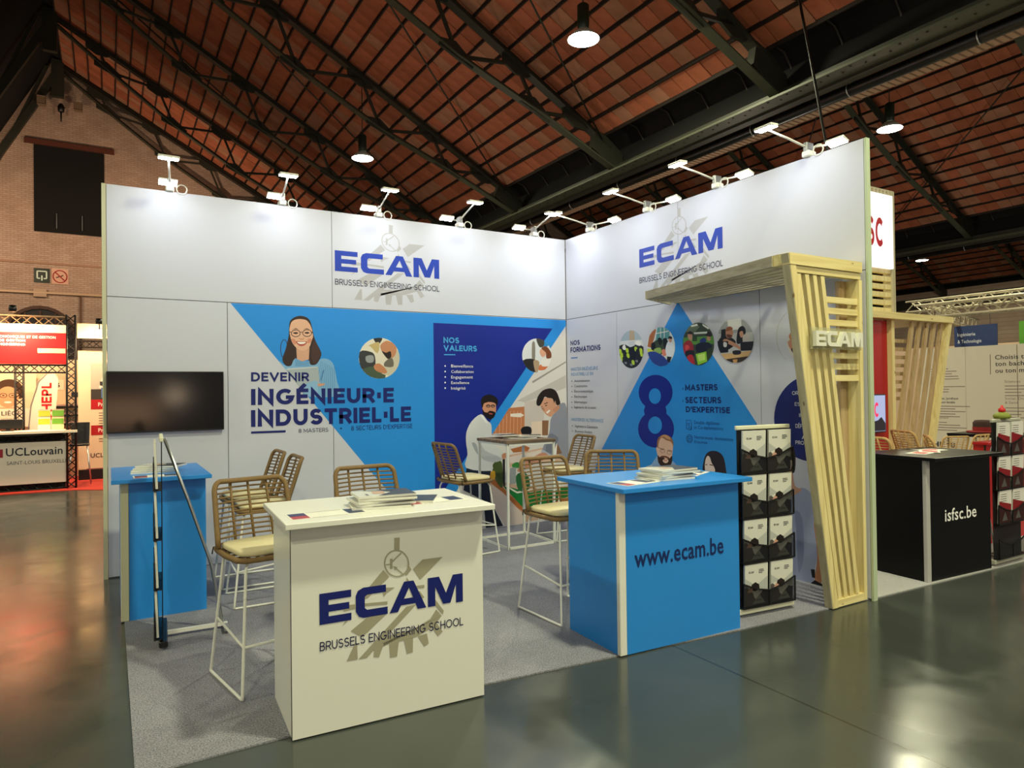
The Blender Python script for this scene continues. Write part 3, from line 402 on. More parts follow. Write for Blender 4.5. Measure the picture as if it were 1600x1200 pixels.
('p','lettering','f0f2f8',[(-1.667,1.782),(-1.67,1.788),(-1.676,1.791),(-1.682,1.788),(-1.685,1.782),(-1.683,1.775),(-1.676,1.772),(-1.67,1.775)]),
('t', 'lettering', 'f0f2f8', 'Excellence', -1.602, 1.701, 0.228, 0.032, 0),
('p','lettering','f0f2f8',[(-1.668,1.719),(-1.671,1.726),(-1.677,1.729),(-1.683,1.726),(-1.686,1.719),(-1.683,1.712),(-1.677,1.709),(-1.671,1.712)]),
('t', 'lettering', 'f0f2f8', 'Intégrité', -1.603, 1.638, 0.181, 0.033, 0),
('p','lettering','f0f2f8',[(-1.669,1.657),(-1.671,1.664),(-1.678,1.667),(-1.684,1.664),(-1.687,1.657),(-1.684,1.65),(-1.678,1.647),(-1.672,1.65)]),
]
ART_B=[
('p','blue_print','2990e6',[(1.958,2.496),(2.909,1.3),(2.939,0.851),(3.005,0.292),(0.333,-0.014),(0.577,0.737),(0.649,0.878)]),
('p','figure_eight_print','14288e',[(1.863,1.58),(1.858,1.62),(1.84,1.658),(1.812,1.692),(1.773,1.722),(1.726,1.744),(1.673,1.759),(1.616,1.765),(1.557,1.762),(1.501,1.75),(1.45,1.729),(1.406,1.7),(1.373,1.664),(1.352,1.625),(1.344,1.582),(1.35,1.54),(1.369,1.5),(1.401,1.464),(1.444,1.435),(1.494,1.413),(1.55,1.4),(1.608,1.396),(1.665,1.402),(1.719,1.416),(1.767,1.439),(1.807,1.468),(1.837,1.502),(1.856,1.54)]),
('p','figure_eight_print','14288e',[(1.876,1.206),(1.87,1.249),(1.852,1.288),(1.822,1.324),(1.781,1.353),(1.731,1.375),(1.675,1.388),(1.614,1.392),(1.553,1.386),(1.493,1.37),(1.439,1.345),(1.392,1.312),(1.357,1.273),(1.334,1.229),(1.326,1.184),(1.332,1.139),(1.353,1.097),(1.387,1.061),(1.432,1.031),(1.485,1.011),(1.544,1),(1.606,0.999),(1.667,1.008),(1.724,1.026),(1.774,1.052),(1.817,1.085),(1.848,1.123),(1.868,1.164)]),
('p','figure_eight_print','14288e',[(1.459,1.459),(1.745,1.461),(1.771,1.393),(1.764,1.328),(1.445,1.32),(1.423,1.387)]),
('p','figure_eight_print','2990e6',[(1.691,1.542),(1.689,1.56),(1.683,1.577),(1.673,1.592),(1.658,1.605),(1.641,1.615),(1.622,1.621),(1.601,1.623),(1.581,1.622),(1.561,1.616),(1.543,1.606),(1.528,1.593),(1.516,1.577),(1.509,1.56),(1.506,1.542),(1.508,1.523),(1.515,1.506),(1.526,1.49),(1.54,1.477),(1.558,1.468),(1.577,1.462),(1.598,1.46),(1.619,1.462),(1.638,1.468),(1.656,1.478),(1.67,1.491),(1.682,1.506),(1.689,1.524)]),
('p','figure_eight_print','2990e6',[(1.7,1.24),(1.698,1.259),(1.69,1.278),(1.678,1.295),(1.662,1.309),(1.643,1.319),(1.621,1.325),(1.597,1.327),(1.574,1.324),(1.551,1.316),(1.53,1.305),(1.513,1.29),(1.5,1.272),(1.491,1.252),(1.488,1.232),(1.49,1.211),(1.498,1.192),(1.511,1.175),(1.527,1.162),(1.547,1.152),(1.57,1.146),(1.593,1.145),(1.617,1.148),(1.639,1.156),(1.659,1.168),(1.676,1.183),(1.689,1.2),(1.697,1.219)]),
('t', 'lettering', '17236e', 'NOS', 0.09, 2.169, 0.193, 0.059, 1),
('t', 'lettering', '17236e', 'FORMATIONS', 0.088, 2.08, 0.604, 0.065, 1),
('p','lettering','2f7fd0',[(0.096,2.021),(0.235,2.019),(0.235,2.007),(0.096,2.008)]),
('t', 'lettering', '4f93c9', 'MASTER INGÉNIEUR·E', 0.092, 1.853, 0.543, 0.041, 0),
('t', 'lettering', '4f93c9', 'INDUSTRIEL·LE EN', 0.091, 1.792, 0.454, 0.037, 0),
('t', 'lettering', '34385a', 'Automatisation', 0.159, 1.714, 0.314, 0.03, 0),
('p','lettering','34385a',[(0.117,1.727),(0.112,1.734),(0.103,1.734),(0.098,1.728),(0.103,1.721),(0.112,1.721)]),
('t', 'lettering', '34385a', 'Construction', 0.158, 1.65, 0.265, 0.03, 0),
('p','lettering','34385a',[(0.115,1.662),(0.111,1.668),(0.102,1.668),(0.097,1.662),(0.101,1.656),(0.111,1.656)]),
('t', 'lettering', '34385a', 'Électromécanique', 0.156, 1.586, 0.379, 0.03, 0),
('p','lettering','34385a',[(0.114,1.597),(0.109,1.603),(0.1,1.603),(0.095,1.597),(0.1,1.591),(0.109,1.591)]),
('t', 'lettering', '34385a', 'Électronique', 0.155, 1.522, 0.26, 0.03, 0),
('p','lettering','34385a',[(0.112,1.531),(0.108,1.538),(0.099,1.538),(0.094,1.531),(0.098,1.525),(0.108,1.525)]),
('t', 'lettering', '34385a', 'Informatique', 0.153, 1.455, 0.26, 0.03, 0),
('p','lettering','34385a',[(0.111,1.466),(0.106,1.472),(0.097,1.472),(0.092,1.466),(0.097,1.46),(0.106,1.46)]),
('t', 'lettering', '34385a', 'Ingénierie de la santé', 0.152, 1.392, 0.434, 0.03, 0),
('p','lettering','34385a',[(0.109,1.401),(0.105,1.407),(0.096,1.407),(0.091,1.401),(0.095,1.394),(0.105,1.395)]),
('t', 'lettering', '4f93c9', 'MASTER EN ALTERNANCE', 0.087, 1.234, 0.638, 0.04, 0),
('t', 'lettering', '34385a', 'Ingénieur·e Géomètre', 0.164, 1.159, 0.453, 0.034, 0),
('t', 'lettering', '34385a', 'Business Analyst', 0.163, 1.097, 0.347, 0.03, 0),
('p','lettering','34385a',[(0.116,1.175),(0.112,1.181),(0.103,1.18),(0.098,1.174),(0.102,1.168),(0.112,1.168)]),
('p','lettering','34385a',[(0.115,1.112),(0.11,1.118),(0.101,1.118),(0.097,1.111),(0.101,1.105),(0.11,1.106)]),
('t', 'lettering', '17236e', 'MASTERS', 2.041, 1.596, 0.423, 0.06, 1),
('t', 'lettering', '17236e', 'SECTEURS', 2.042, 1.473, 0.464, 0.061, 1),
('t', 'lettering', '17236e', "D'EXPERTISE", 2.047, 1.382, 0.562, 0.057, 1),
('t', 'lettering', '17236e', '›', 1.998, 1.605, 0.024, 0.032, 0),
('t', 'lettering', '17236e', '›', 1.995, 1.481, 0.024, 0.032, 0),
('t', 'lettering', '1d4f96', 'Double diplômes', 2.155, 1.268, 0.324, 0.034, 0),
('t', 'lettering', '1d4f96', 'et Co-diplomations', 2.154, 1.222, 0.369, 0.032, 0),
('t', 'lettering', '1d4f96', 'Nombreuses destinations', 2.156, 1.127, 0.485, 0.031, 0),
('t', 'lettering', '1d4f96', 'Erasmus', 2.155, 1.082, 0.165, 0.028, 0),
('p','lettering','1d4f96',[(2.048,1.304),(2.046,1.214),(2.052,1.214),(2.054,1.304)]),
('p','lettering','1d4f96',[(2.051,1.302),(2.107,1.302),(2.108,1.306),(2.051,1.306)]),
('p','lettering','1d4f96',[(2.105,1.303),(2.118,1.28),(2.123,1.281),(2.11,1.305)]),
('p','lettering','1d4f96',[(2.118,1.28),(2.116,1.212),(2.122,1.212),(2.124,1.281)]),
('p','lettering','1d4f96',[(2.049,1.212),(2.119,1.207),(2.12,1.212),(2.049,1.216)]),
('p','lettering','1d4f96',[(2.064,1.269),(2.101,1.268),(2.101,1.272),(2.064,1.274)]),
('p','lettering','1d4f96',[(2.063,1.255),(2.1,1.253),(2.101,1.258),(2.064,1.259)]),
('p','lettering','1d4f96',[(2.116,1.226),(2.113,1.235),(2.106,1.242),(2.097,1.244),(2.087,1.241),(2.08,1.234),(2.077,1.225),(2.079,1.216),(2.086,1.209),(2.096,1.207),(2.106,1.21),(2.113,1.217),(2.116,1.226),(2.11,1.226),(2.108,1.219),(2.103,1.214),(2.096,1.211),(2.089,1.213),(2.084,1.218),(2.083,1.225),(2.085,1.232),(2.09,1.238),(2.097,1.24),(2.103,1.238),(2.108,1.233),(2.11,1.226)]),
('p','lettering','1d4f96',[(2.133,1.122),(2.131,1.135),(2.125,1.146),(2.116,1.155),(2.104,1.16),(2.091,1.161),(2.078,1.159),(2.066,1.152),(2.056,1.143),(2.049,1.131),(2.047,1.118),(2.049,1.105),(2.055,1.094),(2.064,1.085),(2.076,1.08),(2.089,1.079),(2.103,1.081),(2.115,1.088),(2.124,1.098),(2.13,1.109),(2.133,1.122),(2.127,1.122),(2.125,1.11),(2.12,1.1),(2.111,1.091),(2.101,1.085),(2.089,1.083),(2.078,1.084),(2.068,1.089),(2.06,1.097),(2.054,1.107),(2.053,1.118),(2.055,1.13),(2.061,1.14),(2.069,1.149),(2.079,1.155),(2.091,1.157),(2.102,1.156),(2.112,1.151),(2.12,1.143),(2.125,1.133),(2.127,1.122)]),
('p','lettering','1d4f96',[(2.11,1.121),(2.108,1.139),(2.103,1.153),(2.095,1.16),(2.087,1.16),(2.079,1.152),(2.073,1.137),(2.071,1.119),(2.072,1.101),(2.077,1.087),(2.085,1.079),(2.094,1.08),(2.102,1.088),(2.107,1.103),(2.11,1.121),(2.106,1.121),(2.104,1.104),(2.099,1.09),(2.093,1.083),(2.086,1.082),(2.08,1.089),(2.076,1.103),(2.075,1.119),(2.076,1.136),(2.081,1.15),(2.087,1.157),(2.094,1.158),(2.1,1.151),(2.105,1.137),(2.106,1.121)]),
('p','lettering','1d4f96',[(2.051,1.134),(2.129,1.136),(2.129,1.139),(2.051,1.137)]),
('p','lettering','1d4f96',[(2.051,1.116),(2.129,1.119),(2.129,1.122),(2.051,1.119)]),
('p','lettering','1d4f96',[(2.05,1.099),(2.129,1.102),(2.129,1.105),(2.051,1.102)]),
('p','circle_photo_print','a9bccb',[(1.434,2.043),(1.432,2.084),(1.421,2.123),(1.404,2.159),(1.38,2.192),(1.351,2.22),(1.317,2.242),(1.279,2.257),(1.24,2.264),(1.2,2.263),(1.161,2.255),(1.124,2.238),(1.092,2.214),(1.065,2.184),(1.044,2.148),(1.031,2.109),(1.026,2.068),(1.029,2.026),(1.041,1.985),(1.059,1.947),(1.085,1.914),(1.116,1.886),(1.152,1.865),(1.191,1.852),(1.231,1.846),(1.27,1.849),(1.308,1.859),(1.343,1.877),(1.374,1.901),(1.399,1.931),(1.418,1.966),(1.43,2.004)]),
('p','circle_photo_print','b9a58c',[(1.286,2.255),(1.293,2.14),(1.199,2.147),(1.209,2.263),(1.24,2.264),(1.285,2.255)]),
('p','circle_photo_print','d9dde2',[(1.049,2.158),(1.408,2.15),(1.417,2.133),(1.431,2.089),(1.432,2.071),(1.03,2.096),(1.033,2.115)]),
('p','circle_photo_print','2b2e33',[(1.032,2.108),(1.12,2.121),(1.228,2.074),(1.335,2.117),(1.432,2.07),(1.434,2.043),(1.429,1.998),(1.413,1.956),(1.389,1.918),(1.357,1.887),(1.319,1.864),(1.276,1.85),(1.231,1.846),(1.185,1.853),(1.141,1.87),(1.102,1.897),(1.07,1.932),(1.045,1.974),(1.03,2.02),(1.026,2.068)]),
('p','circle_photo_print','1b1d26',[(1.204,2.065),(1.226,2.081),(1.256,2.085),(1.282,2.081),(1.299,2.066),(1.312,2.043),(1.318,2.018),(1.316,1.989),(1.308,1.96),(1.294,1.939),(1.267,1.932),(1.234,1.934),(1.21,1.948),(1.199,1.984),(1.197,2.03)]),
('p','circle_photo_print','f0f0ee',[(1.079,2.083),(1.088,2.099),(1.105,2.115),(1.12,2.121),(1.131,2.109),(1.139,2.087),(1.142,2.069),(1.138,2.058),(1.129,2.051),(1.118,2.05),(1.103,2.057),(1.087,2.07)]),
('p','circle_photo_print','f0f0ee',[(1.297,2.11),(1.301,2.124),(1.318,2.139),(1.336,2.147),(1.355,2.144),(1.374,2.135),(1.388,2.124),(1.392,2.109),(1.39,2.093),(1.379,2.084),(1.352,2.088),(1.318,2.098)]),
('p','circle_photo_print','c9cfd6',[(1.183,2.138),(1.283,2.146),(1.289,2.09),(1.197,2.096)]),
('p','circle_photo_print','b6d63a',[(1.026,2.069),(1.033,2.071),(1.05,2.068),(1.063,2.061),(1.069,2.047),(1.071,2.03),(1.068,2.018),(1.056,2.015),(1.04,2.017),(1.03,2.022),(1.026,2.068)]),
('p','circle_photo_print','b6d63a',[(1.045,2.025),(1.057,2.028),(1.073,2.025),(1.086,2.019),(1.092,2.005),(1.094,1.987),(1.091,1.975),(1.079,1.972),(1.063,1.975),(1.05,1.981),(1.044,1.995),(1.042,2.013)]),
('p','circle_photo_print','b6d63a',[(1.141,2.071),(1.152,2.074),(1.169,2.071),(1.181,2.065),(1.187,2.051),(1.189,2.033),(1.186,2.021),(1.175,2.019),(1.159,2.021),(1.146,2.028),(1.14,2.042),(1.138,2.059)]),
('p','circle_photo_print','b6d63a',[(1.155,2.014),(1.167,2.017),(1.183,2.014),(1.195,2.008),(1.202,1.994),(1.204,1.977),(1.201,1.965),(1.189,1.962),(1.173,1.964),(1.16,1.971),(1.154,1.985),(1.152,2.002)]),
('p','circle_photo_print','b6d63a',[(1.288,2.077),(1.299,2.08),(1.315,2.077),(1.327,2.071),(1.333,2.057),(1.335,2.04),(1.332,2.029),(1.32,2.026),(1.305,2.028),(1.293,2.035),(1.287,2.048),(1.285,2.066)]),
('p','circle_photo_print','b6d63a',[(1.37,2.057),(1.381,2.06),(1.396,2.057),(1.408,2.051),(1.414,2.038),(1.416,2.021),(1.413,2.009),(1.402,2.006),(1.387,2.009),(1.375,2.015),(1.369,2.029),(1.367,2.046)]),
('p','circle_photo_print','b6d63a',[(1.376,2.017),(1.387,2.02),(1.403,2.017),(1.415,2.011),(1.42,1.998),(1.422,1.981),(1.418,1.969),(1.409,1.966),(1.393,1.969),(1.381,1.975),(1.376,1.988),(1.374,2.005)]),
('p','circle_photo_print','b6d63a',[(1.239,1.934),(1.25,1.937),(1.266,1.934),(1.278,1.928),(1.284,1.914),(1.286,1.897),(1.283,1.886),(1.272,1.882),(1.256,1.885),(1.244,1.891),(1.238,1.905),(1.236,1.922)]),
('p','circle_photo_print','b6d63a',[(1.093,2.033),(1.104,2.036),(1.121,2.033),(1.133,2.026),(1.14,2.013),(1.142,1.995),(1.139,1.983),(1.127,1.98),(1.111,1.983),(1.098,1.989),(1.092,2.003),(1.09,2.021)]),
('p','circle_photo_print','b6d63a',[(1.041,1.986),(1.048,1.987),(1.064,1.985),(1.077,1.978),(1.083,1.964),(1.085,1.947),(1.082,1.935),(1.071,1.932),(1.07,1.932),(1.07,1.932),(1.045,1.974)]),
('p','circle_photo_print','20242c',[(1.096,2.051),(1.108,2.057),(1.125,2.055),(1.137,2.047),(1.143,2.028),(1.145,2.004),(1.142,1.987),(1.129,1.98),(1.111,1.98),(1.098,1.987),(1.092,2.007),(1.092,2.033)]),
('p','circle_photo_print','20242c',[(1.313,2.049),(1.324,2.054),(1.34,2.052),(1.352,2.044),(1.357,2.026),(1.359,2.003),(1.356,1.986),(1.344,1.98),(1.327,1.98),(1.314,1.986),(1.309,2.006),(1.309,2.031)]),
('p','circle_photo_print','20242c',[(1.126,1.978),(1.138,1.983),(1.154,1.982),(1.167,1.974),(1.173,1.955),(1.175,1.932),(1.172,1.914),(1.159,1.908),(1.141,1.907),(1.128,1.914),(1.123,1.934),(1.122,1.959)]),
('p','circle_photo_print','20242c',[(1.342,1.997),(1.353,2.003),(1.369,2.001),(1.38,1.993),(1.386,1.975),(1.388,1.952),(1.385,1.935),(1.373,1.928),(1.356,1.928),(1.343,1.935),(1.338,1.954),(1.338,1.979)]),
('p','circle_photo_print','8a8f96',[(1.109,1.917),(1.121,1.92),(1.142,1.921),(1.156,1.919),(1.158,1.91),(1.154,1.899),(1.146,1.893),(1.132,1.898),(1.116,1.909)]),
('p','circle_photo_print','8a8f96',[(1.202,1.893),(1.214,1.896),(1.234,1.897),(1.248,1.895),(1.25,1.886),(1.246,1.875),(1.239,1.869),(1.225,1.874),(1.209,1.885)]),
('p','circle_photo_print','8a8f96',[(1.295,1.929),(1.306,1.933),(1.326,1.933),(1.34,1.931),(1.342,1.923),(1.338,1.911),(1.331,1.906),(1.317,1.911),(1.302,1.921)]),
('p','circle_photo_print','dfe6e2',[(1.908,2.042),(1.905,2.081),(1.895,2.119),(1.877,2.154),(1.853,2.187),(1.822,2.214),(1.788,2.236),(1.749,2.25),(1.709,2.258),(1.668,2.257),(1.628,2.249),(1.591,2.233),(1.557,2.21),(1.53,2.181),(1.509,2.146),(1.495,2.108),(1.49,2.068),(1.494,2.027),(1.505,1.987),(1.525,1.95),(1.551,1.917),(1.583,1.89),(1.62,1.869),(1.659,1.856),(1.7,1.851),(1.741,1.853),(1.78,1.863),(1.815,1.88),(1.847,1.904),(1.872,1.933),(1.891,1.966),(1.904,2.003)]),
('p','circle_photo_print','5ea0a0',[(1.832,2.205),(1.831,2.122),(1.626,2.127),(1.653,2.254),(1.662,2.257),(1.709,2.258),(1.755,2.249),(1.798,2.23)]),
('p','circle_photo_print','f4f4f0',[(1.698,2.256),(1.706,2.255),(1.703,2.131),(1.695,2.131)]),
('p','circle_photo_print','f4f4f0',[(1.761,2.246),(1.758,2.127),(1.75,2.128),(1.752,2.249),(1.755,2.249)]),
('p','circle_photo_print','f0efe8',[(1.613,2.2),(1.819,2.212),(1.819,2.203),(1.613,2.191)]),
('p','circle_photo_print','b8703f',[(1.496,2.067),(1.527,2.175),(1.541,2.194),(1.576,2.224),(1.617,2.245),(1.619,2.246),(1.635,2.237),(1.598,2.138),(1.553,2.054)]),
('p','circle_photo_print','3b4a36',[(1.554,2.093),(1.626,2.127),(1.777,2.126),(1.817,2.104),(1.774,1.974),(1.594,1.974)]),
('p','circle_photo_print','15171a',[(1.554,2.083),(1.566,2.097),(1.582,2.107),(1.597,2.109),(1.609,2.101),(1.619,2.085),(1.624,2.069),(1.624,2.051),(1.618,2.033),(1.609,2.022),(1.593,2.018),(1.574,2.021),(1.56,2.029),(1.553,2.045),(1.551,2.066)]),
('p','circle_photo_print','15171a',[(1.654,2.134),(1.662,2.146),(1.68,2.151),(1.696,2.151),(1.708,2.141),(1.718,2.126),(1.722,2.11),(1.717,2.091),(1.706,2.071),(1.694,2.065),(1.678,2.082),(1.661,2.111)]),
('p','circle_photo_print','15171a',[(1.736,2.129),(1.751,2.14),(1.774,2.141),(1.791,2.134),(1.798,2.116),(1.799,2.09),(1.796,2.068),(1.785,2.048),(1.768,2.033),(1.755,2.032),(1.744,2.059),(1.736,2.099)]),
('p','circle_photo_print','8fae5a',[(1.595,2.032),(1.623,2.042),(1.663,2.048),(1.693,2.045),(1.707,2.029),(1.712,2.005),(1.706,1.987),(1.683,1.98),(1.649,1.978),(1.622,1.982),(1.604,1.996),(1.593,2.016)]),
('p','circle_photo_print','d9846a',[(1.713,2.016),(1.726,2.024),(1.745,2.027),(1.761,2.022),(1.772,2.005),(1.78,1.982),(1.78,1.964),(1.768,1.956),(1.749,1.953),(1.733,1.957),(1.721,1.974),(1.714,1.998)]),
('p','circle_photo_print','e2e7f2',[(1.789,2.077),(1.797,2.091),(1.806,2.1),(1.817,2.104),(1.834,2.103),(1.853,2.096),(1.87,2.082),(1.882,2.053),(1.892,2.017),(1.894,1.986),(1.886,1.965),(1.871,1.95),(1.853,1.942),(1.833,1.94),(1.812,1.945),(1.794,1.954),(1.78,1.97),(1.772,1.991),(1.768,2.012),(1.771,2.035),(1.78,2.059)]),
('p','circle_photo_print','d39a7a',[(1.82,2.137),(1.831,2.141),(1.846,2.141),(1.858,2.137),(1.863,2.124),(1.865,2.108),(1.863,2.096),(1.854,2.091),(1.841,2.09),(1.83,2.094),(1.823,2.106),(1.819,2.124)]),
('p','circle_photo_print','1c1512',[(1.811,2.137),(1.814,2.144),(1.822,2.151),(1.831,2.155),(1.843,2.154),(1.855,2.151),(1.864,2.146),(1.869,2.138),(1.871,2.129),(1.868,2.124),(1.858,2.124),(1.843,2.126),(1.831,2.129),(1.821,2.132),(1.814,2.134)]),
('p','circle_photo_print','15171a',[(1.793,1.949),(1.86,1.941),(1.835,1.895),(1.829,1.89),(1.816,1.882),(1.786,1.898)]),
('p','circle_photo_print','d4dc50',[(1.492,2.048),(1.539,2.045),(1.595,2.013),(1.509,1.979),(1.505,1.991),(1.494,2.029)]),
('p','circle_photo_print','2c4595',[(1.501,2.003),(1.507,2.008),(1.543,2.014),(1.581,2.013),(1.619,2.006),(1.657,1.993),(1.692,1.978),(1.723,1.963),(1.75,1.946),(1.773,1.927),(1.795,1.903),(1.812,1.88),(1.79,1.867),(1.747,1.854),(1.7,1.851),(1.654,1.858),(1.609,1.875),(1.569,1.901),(1.535,1.935),(1.51,1.976)]),
('p','circle_photo_print','3c4a38',[(2.428,2.035),(2.425,2.075),(2.415,2.114),(2.398,2.151),(2.374,2.184),(2.344,2.212),(2.31,2.234),(2.273,2.249),(2.233,2.257),(2.193,2.257),(2.154,2.248),(2.117,2.232),(2.084,2.208),(2.057,2.178),(2.036,2.143),(2.023,2.104),(2.018,2.062),(2.022,2.02),(2.033,1.979),(2.052,1.942),(2.078,1.908),(2.109,1.88),(2.145,1.859),(2.184,1.846),(2.224,1.84),(2.264,1.842),(2.302,1.853),(2.337,1.87),(2.368,1.894),(2.393,1.924),(2.412,1.958),(2.424,1.996)]),
('p','circle_photo_print','6b7a62',[(2.161,2.249),(2.25,2.217),(2.189,2.168),(2.059,2.179),(2.068,2.192),(2.102,2.223),(2.143,2.244)]),
('p','circle_photo_print','f0f4ee',[(2.129,2.237),(2.215,2.247),(2.226,2.228),(2.141,2.222)]),
('p','circle_photo_print','f0f4ee',[(2.286,2.24),(2.358,2.2),(2.371,2.185),(2.356,2.181),(2.286,2.223)]),
('p','circle_photo_print','e8efe4',[(2.164,2.166),(2.344,2.16),(2.343,2.142),(2.176,2.147)]),
('p','circle_photo_print','5f9a3e',[(2.031,2.126),(2.414,2.114),(2.424,2.081),(2.428,2.035),(2.428,2.035),(2.024,2.053),(2.026,2.112)]),
('p','circle_photo_print','2f4a2e',[(2.151,2.135),(2.212,2.13),(2.211,2.077),(2.15,2.081)]),
('p','circle_photo_print','d39a7a',[(2.09,2.163),(2.102,2.171),(2.119,2.174),(2.133,2.173),(2.143,2.164),(2.149,2.15),(2.151,2.135),(2.15,2.118),(2.146,2.101),(2.138,2.091),(2.124,2.092),(2.107,2.1),(2.095,2.112),(2.088,2.129),(2.086,2.148)]),
('p','circle_photo_print','2a1c18',[(2.083,2.158),(2.09,2.168),(2.102,2.179),(2.115,2.185),(2.129,2.182),(2.143,2.174),(2.152,2.167),(2.154,2.16),(2.151,2.153),(2.145,2.149),(2.135,2.149),(2.121,2.152),(2.108,2.155),(2.097,2.155),(2.087,2.156)]),
('p','circle_photo_print','a92b34',[(2.024,2.053),(2.041,2.073),(2.065,2.088),(2.088,2.094),(2.111,2.091),(2.133,2.08),(2.15,2.063),(2.159,2.034),(2.163,1.999),(2.16,1.972),(2.149,1.957),(2.131,1.949),(2.11,1.947),(2.084,1.949),(2.056,1.956),(2.038,1.968),(2.038,1.968),(2.023,2.014),(2.021,2.032)]),
('p','circle_photo_print','e6534f',[(2.05,2.042),(2.059,2.049),(2.074,2.051),(2.087,2.049),(2.1,2.041),(2.11,2.03),(2.112,2.02),(2.099,2.009),(2.078,1.998),(2.061,1.995),(2.052,2.008),(2.048,2.027)]),
('p','circle_photo_print','1b1d26',[(2.055,1.987),(2.086,1.994),(2.129,1.995),(2.16,1.99),(2.173,1.973),(2.175,1.951),(2.165,1.935),(2.138,1.929),(2.101,1.93),(2.072,1.935),(2.056,1.951),(2.049,1.971)]),
('p','circle_photo_print','c22f36',[(2.072,1.931),(2.091,1.945),(2.122,1.951),(2.147,1.945),(2.164,1.918),(2.174,1.881),(2.176,1.854),(2.171,1.85),(2.135,1.864),(2.095,1.891),(2.078,1.91)]),
('p','circle_photo_print','253a86',[(2.247,2.083),(2.263,2.094),(2.287,2.103),(2.307,2.105),(2.321,2.097),(2.33,2.082),(2.33,2.068),(2.315,2.057),(2.291,2.048),(2.271,2.046),(2.257,2.055),(2.247,2.07)]),
('p','circle_photo_print','131a30',[(2.198,2.042),(2.22,2.054),(2.251,2.06),(2.283,2.063),(2.317,2.061),(2.351,2.056),(2.376,2.048),(2.393,2.034),(2.401,2.017),(2.399,2.002),(2.383,1.99),(2.358,1.979),(2.328,1.971),(2.287,1.965),(2.242,1.963),(2.209,1.969),(2.193,1.99),(2.191,2.019)]),
('p','circle_photo_print','d39a7a',[(2.343,2.12),(2.353,2.126),(2.367,2.127),(2.378,2.122),(2.383,2.107),(2.385,2.088),(2.383,2.073),(2.373,2.069),(2.359,2.07),(2.348,2.076),(2.343,2.09),(2.341,2.107)]),
('p','circle_photo_print','2a1c18',[(2.326,2.131),(2.335,2.141),(2.351,2.153),(2.367,2.158),(2.383,2.153),(2.398,2.143),(2.404,2.136),(2.407,2.131),(2.406,2.123),(2.399,2.114),(2.389,2.108),(2.375,2.108),(2.357,2.112),(2.343,2.116),(2.333,2.12),(2.326,2.125)]),
('p','circle_photo_print','8fd23a',[(2.19,1.952),(2.328,1.971),(2.338,1.874),(2.218,1.843)]),
('p','circle_photo_print','c9ef7a',[(2.214,1.942),(2.31,1.955),(2.315,1.892),(2.231,1.878)]),
('p','circle_photo_print','2e3d22',[(2.34,1.979),(2.357,1.995),(2.381,2),(2.399,1.994),(2.404,1.969),(2.403,1.942),(2.383,1.911),(2.351,1.88),(2.348,1.878),(2.341,1.902),(2.337,1.946)]),
('p','circle_photo_print','c9cccb',[(2.89,2.038),(2.887,2.077),(2.877,2.116),(2.859,2.152),(2.834,2.185),(2.804,2.213),(2.769,2.235),(2.731,2.25),(2.69,2.258),(2.649,2.258),(2.609,2.25),(2.571,2.235),(2.537,2.212),(2.509,2.182),(2.488,2.147),(2.475,2.108),(2.47,2.067),(2.473,2.026),(2.485,1.985),(2.505,1.947),(2.531,1.914),(2.564,1.886),(2.601,1.865),(2.641,1.852),(2.682,1.846),(2.723,1.848),(2.762,1.858),(2.797,1.875),(2.829,1.899),(2.854,1.928),(2.873,1.962),(2.886,1.999)]),
('p','circle_photo_print','a7abad',[(2.565,2.23),(2.781,2.228),(2.818,2.201),(2.849,2.167),(2.872,2.126),(2.876,2.113),(2.876,2.113),(2.481,2.127),(2.494,2.158),(2.521,2.195),(2.556,2.226)]),
('p','circle_photo_print','e9eaea',[(2.597,2.246),(2.739,2.248),(2.756,2.24),(2.759,2.147),(2.604,2.152),(2.595,2.245)]),
('p','circle_photo_print','17181c',[(2.521,2.163),(2.571,2.167),(2.575,2.086),(2.514,2.09)]),
('p','circle_photo_print','1a1718',[(2.48,2.058),(2.497,2.079),(2.52,2.096),(2.548,2.105),(2.585,2.1),(2.625,2.087),(2.656,2.071),(2.678,2.055),(2.69,2.036),(2.687,2.018),(2.661,1.998),(2.62,1.978),(2.578,1.966),(2.536,1.966),(2.495,1.975),(2.488,1.979),(2.474,2.02),(2.472,2.044)]),
('p','circle_photo_print','c98f72',[(2.576,2.145),(2.586,2.156),(2.601,2.165),(2.615,2.168),(2.631,2.164),(2.647,2.155),(2.658,2.143),(2.661,2.125),(2.658,2.104),(2.651,2.088),(2.637,2.079),(2.618,2.075),(2.602,2.075),(2.59,2.081),(2.581,2.091),(2.575,2.103),(2.572,2.117),(2.572,2.132)]),
('p','circle_photo_print','9a5a38',[(2.573,2.146),(2.574,2.156),(2.58,2.169),(2.588,2.179),(2.601,2.183),(2.617,2.185),(2.632,2.183),(2.644,2.177),(2.654,2.168),(2.658,2.16),(2.655,2.155),(2.647,2.152),(2.636,2.149),(2.622,2.147),(2.606,2.145),(2.593,2.144),(2.583,2.143),(2.576,2.143)]),
('p','circle_photo_print','6f3f28',[(2.583,2.115),(2.602,2.114),(2.628,2.108),(2.646,2.102),(2.649,2.094),(2.643,2.085),(2.635,2.08),(2.623,2.077),(2.609,2.078),(2.597,2.082),(2.588,2.093),(2.581,2.106)]),
('p','circle_photo_print','d39a7a',[(2.536,2.054),(2.54,2.064),(2.554,2.073),(2.58,2.072),(2.629,2.053),(2.687,2.024),(2.729,1.999),(2.745,1.981),(2.745,1.967),(2.739,1.961),(2.732,1.963),(2.719,1.972),(2.697,1.984),(2.66,2),(2.616,2.019),(2.579,2.034),(2.556,2.043),(2.541,2.049)]),
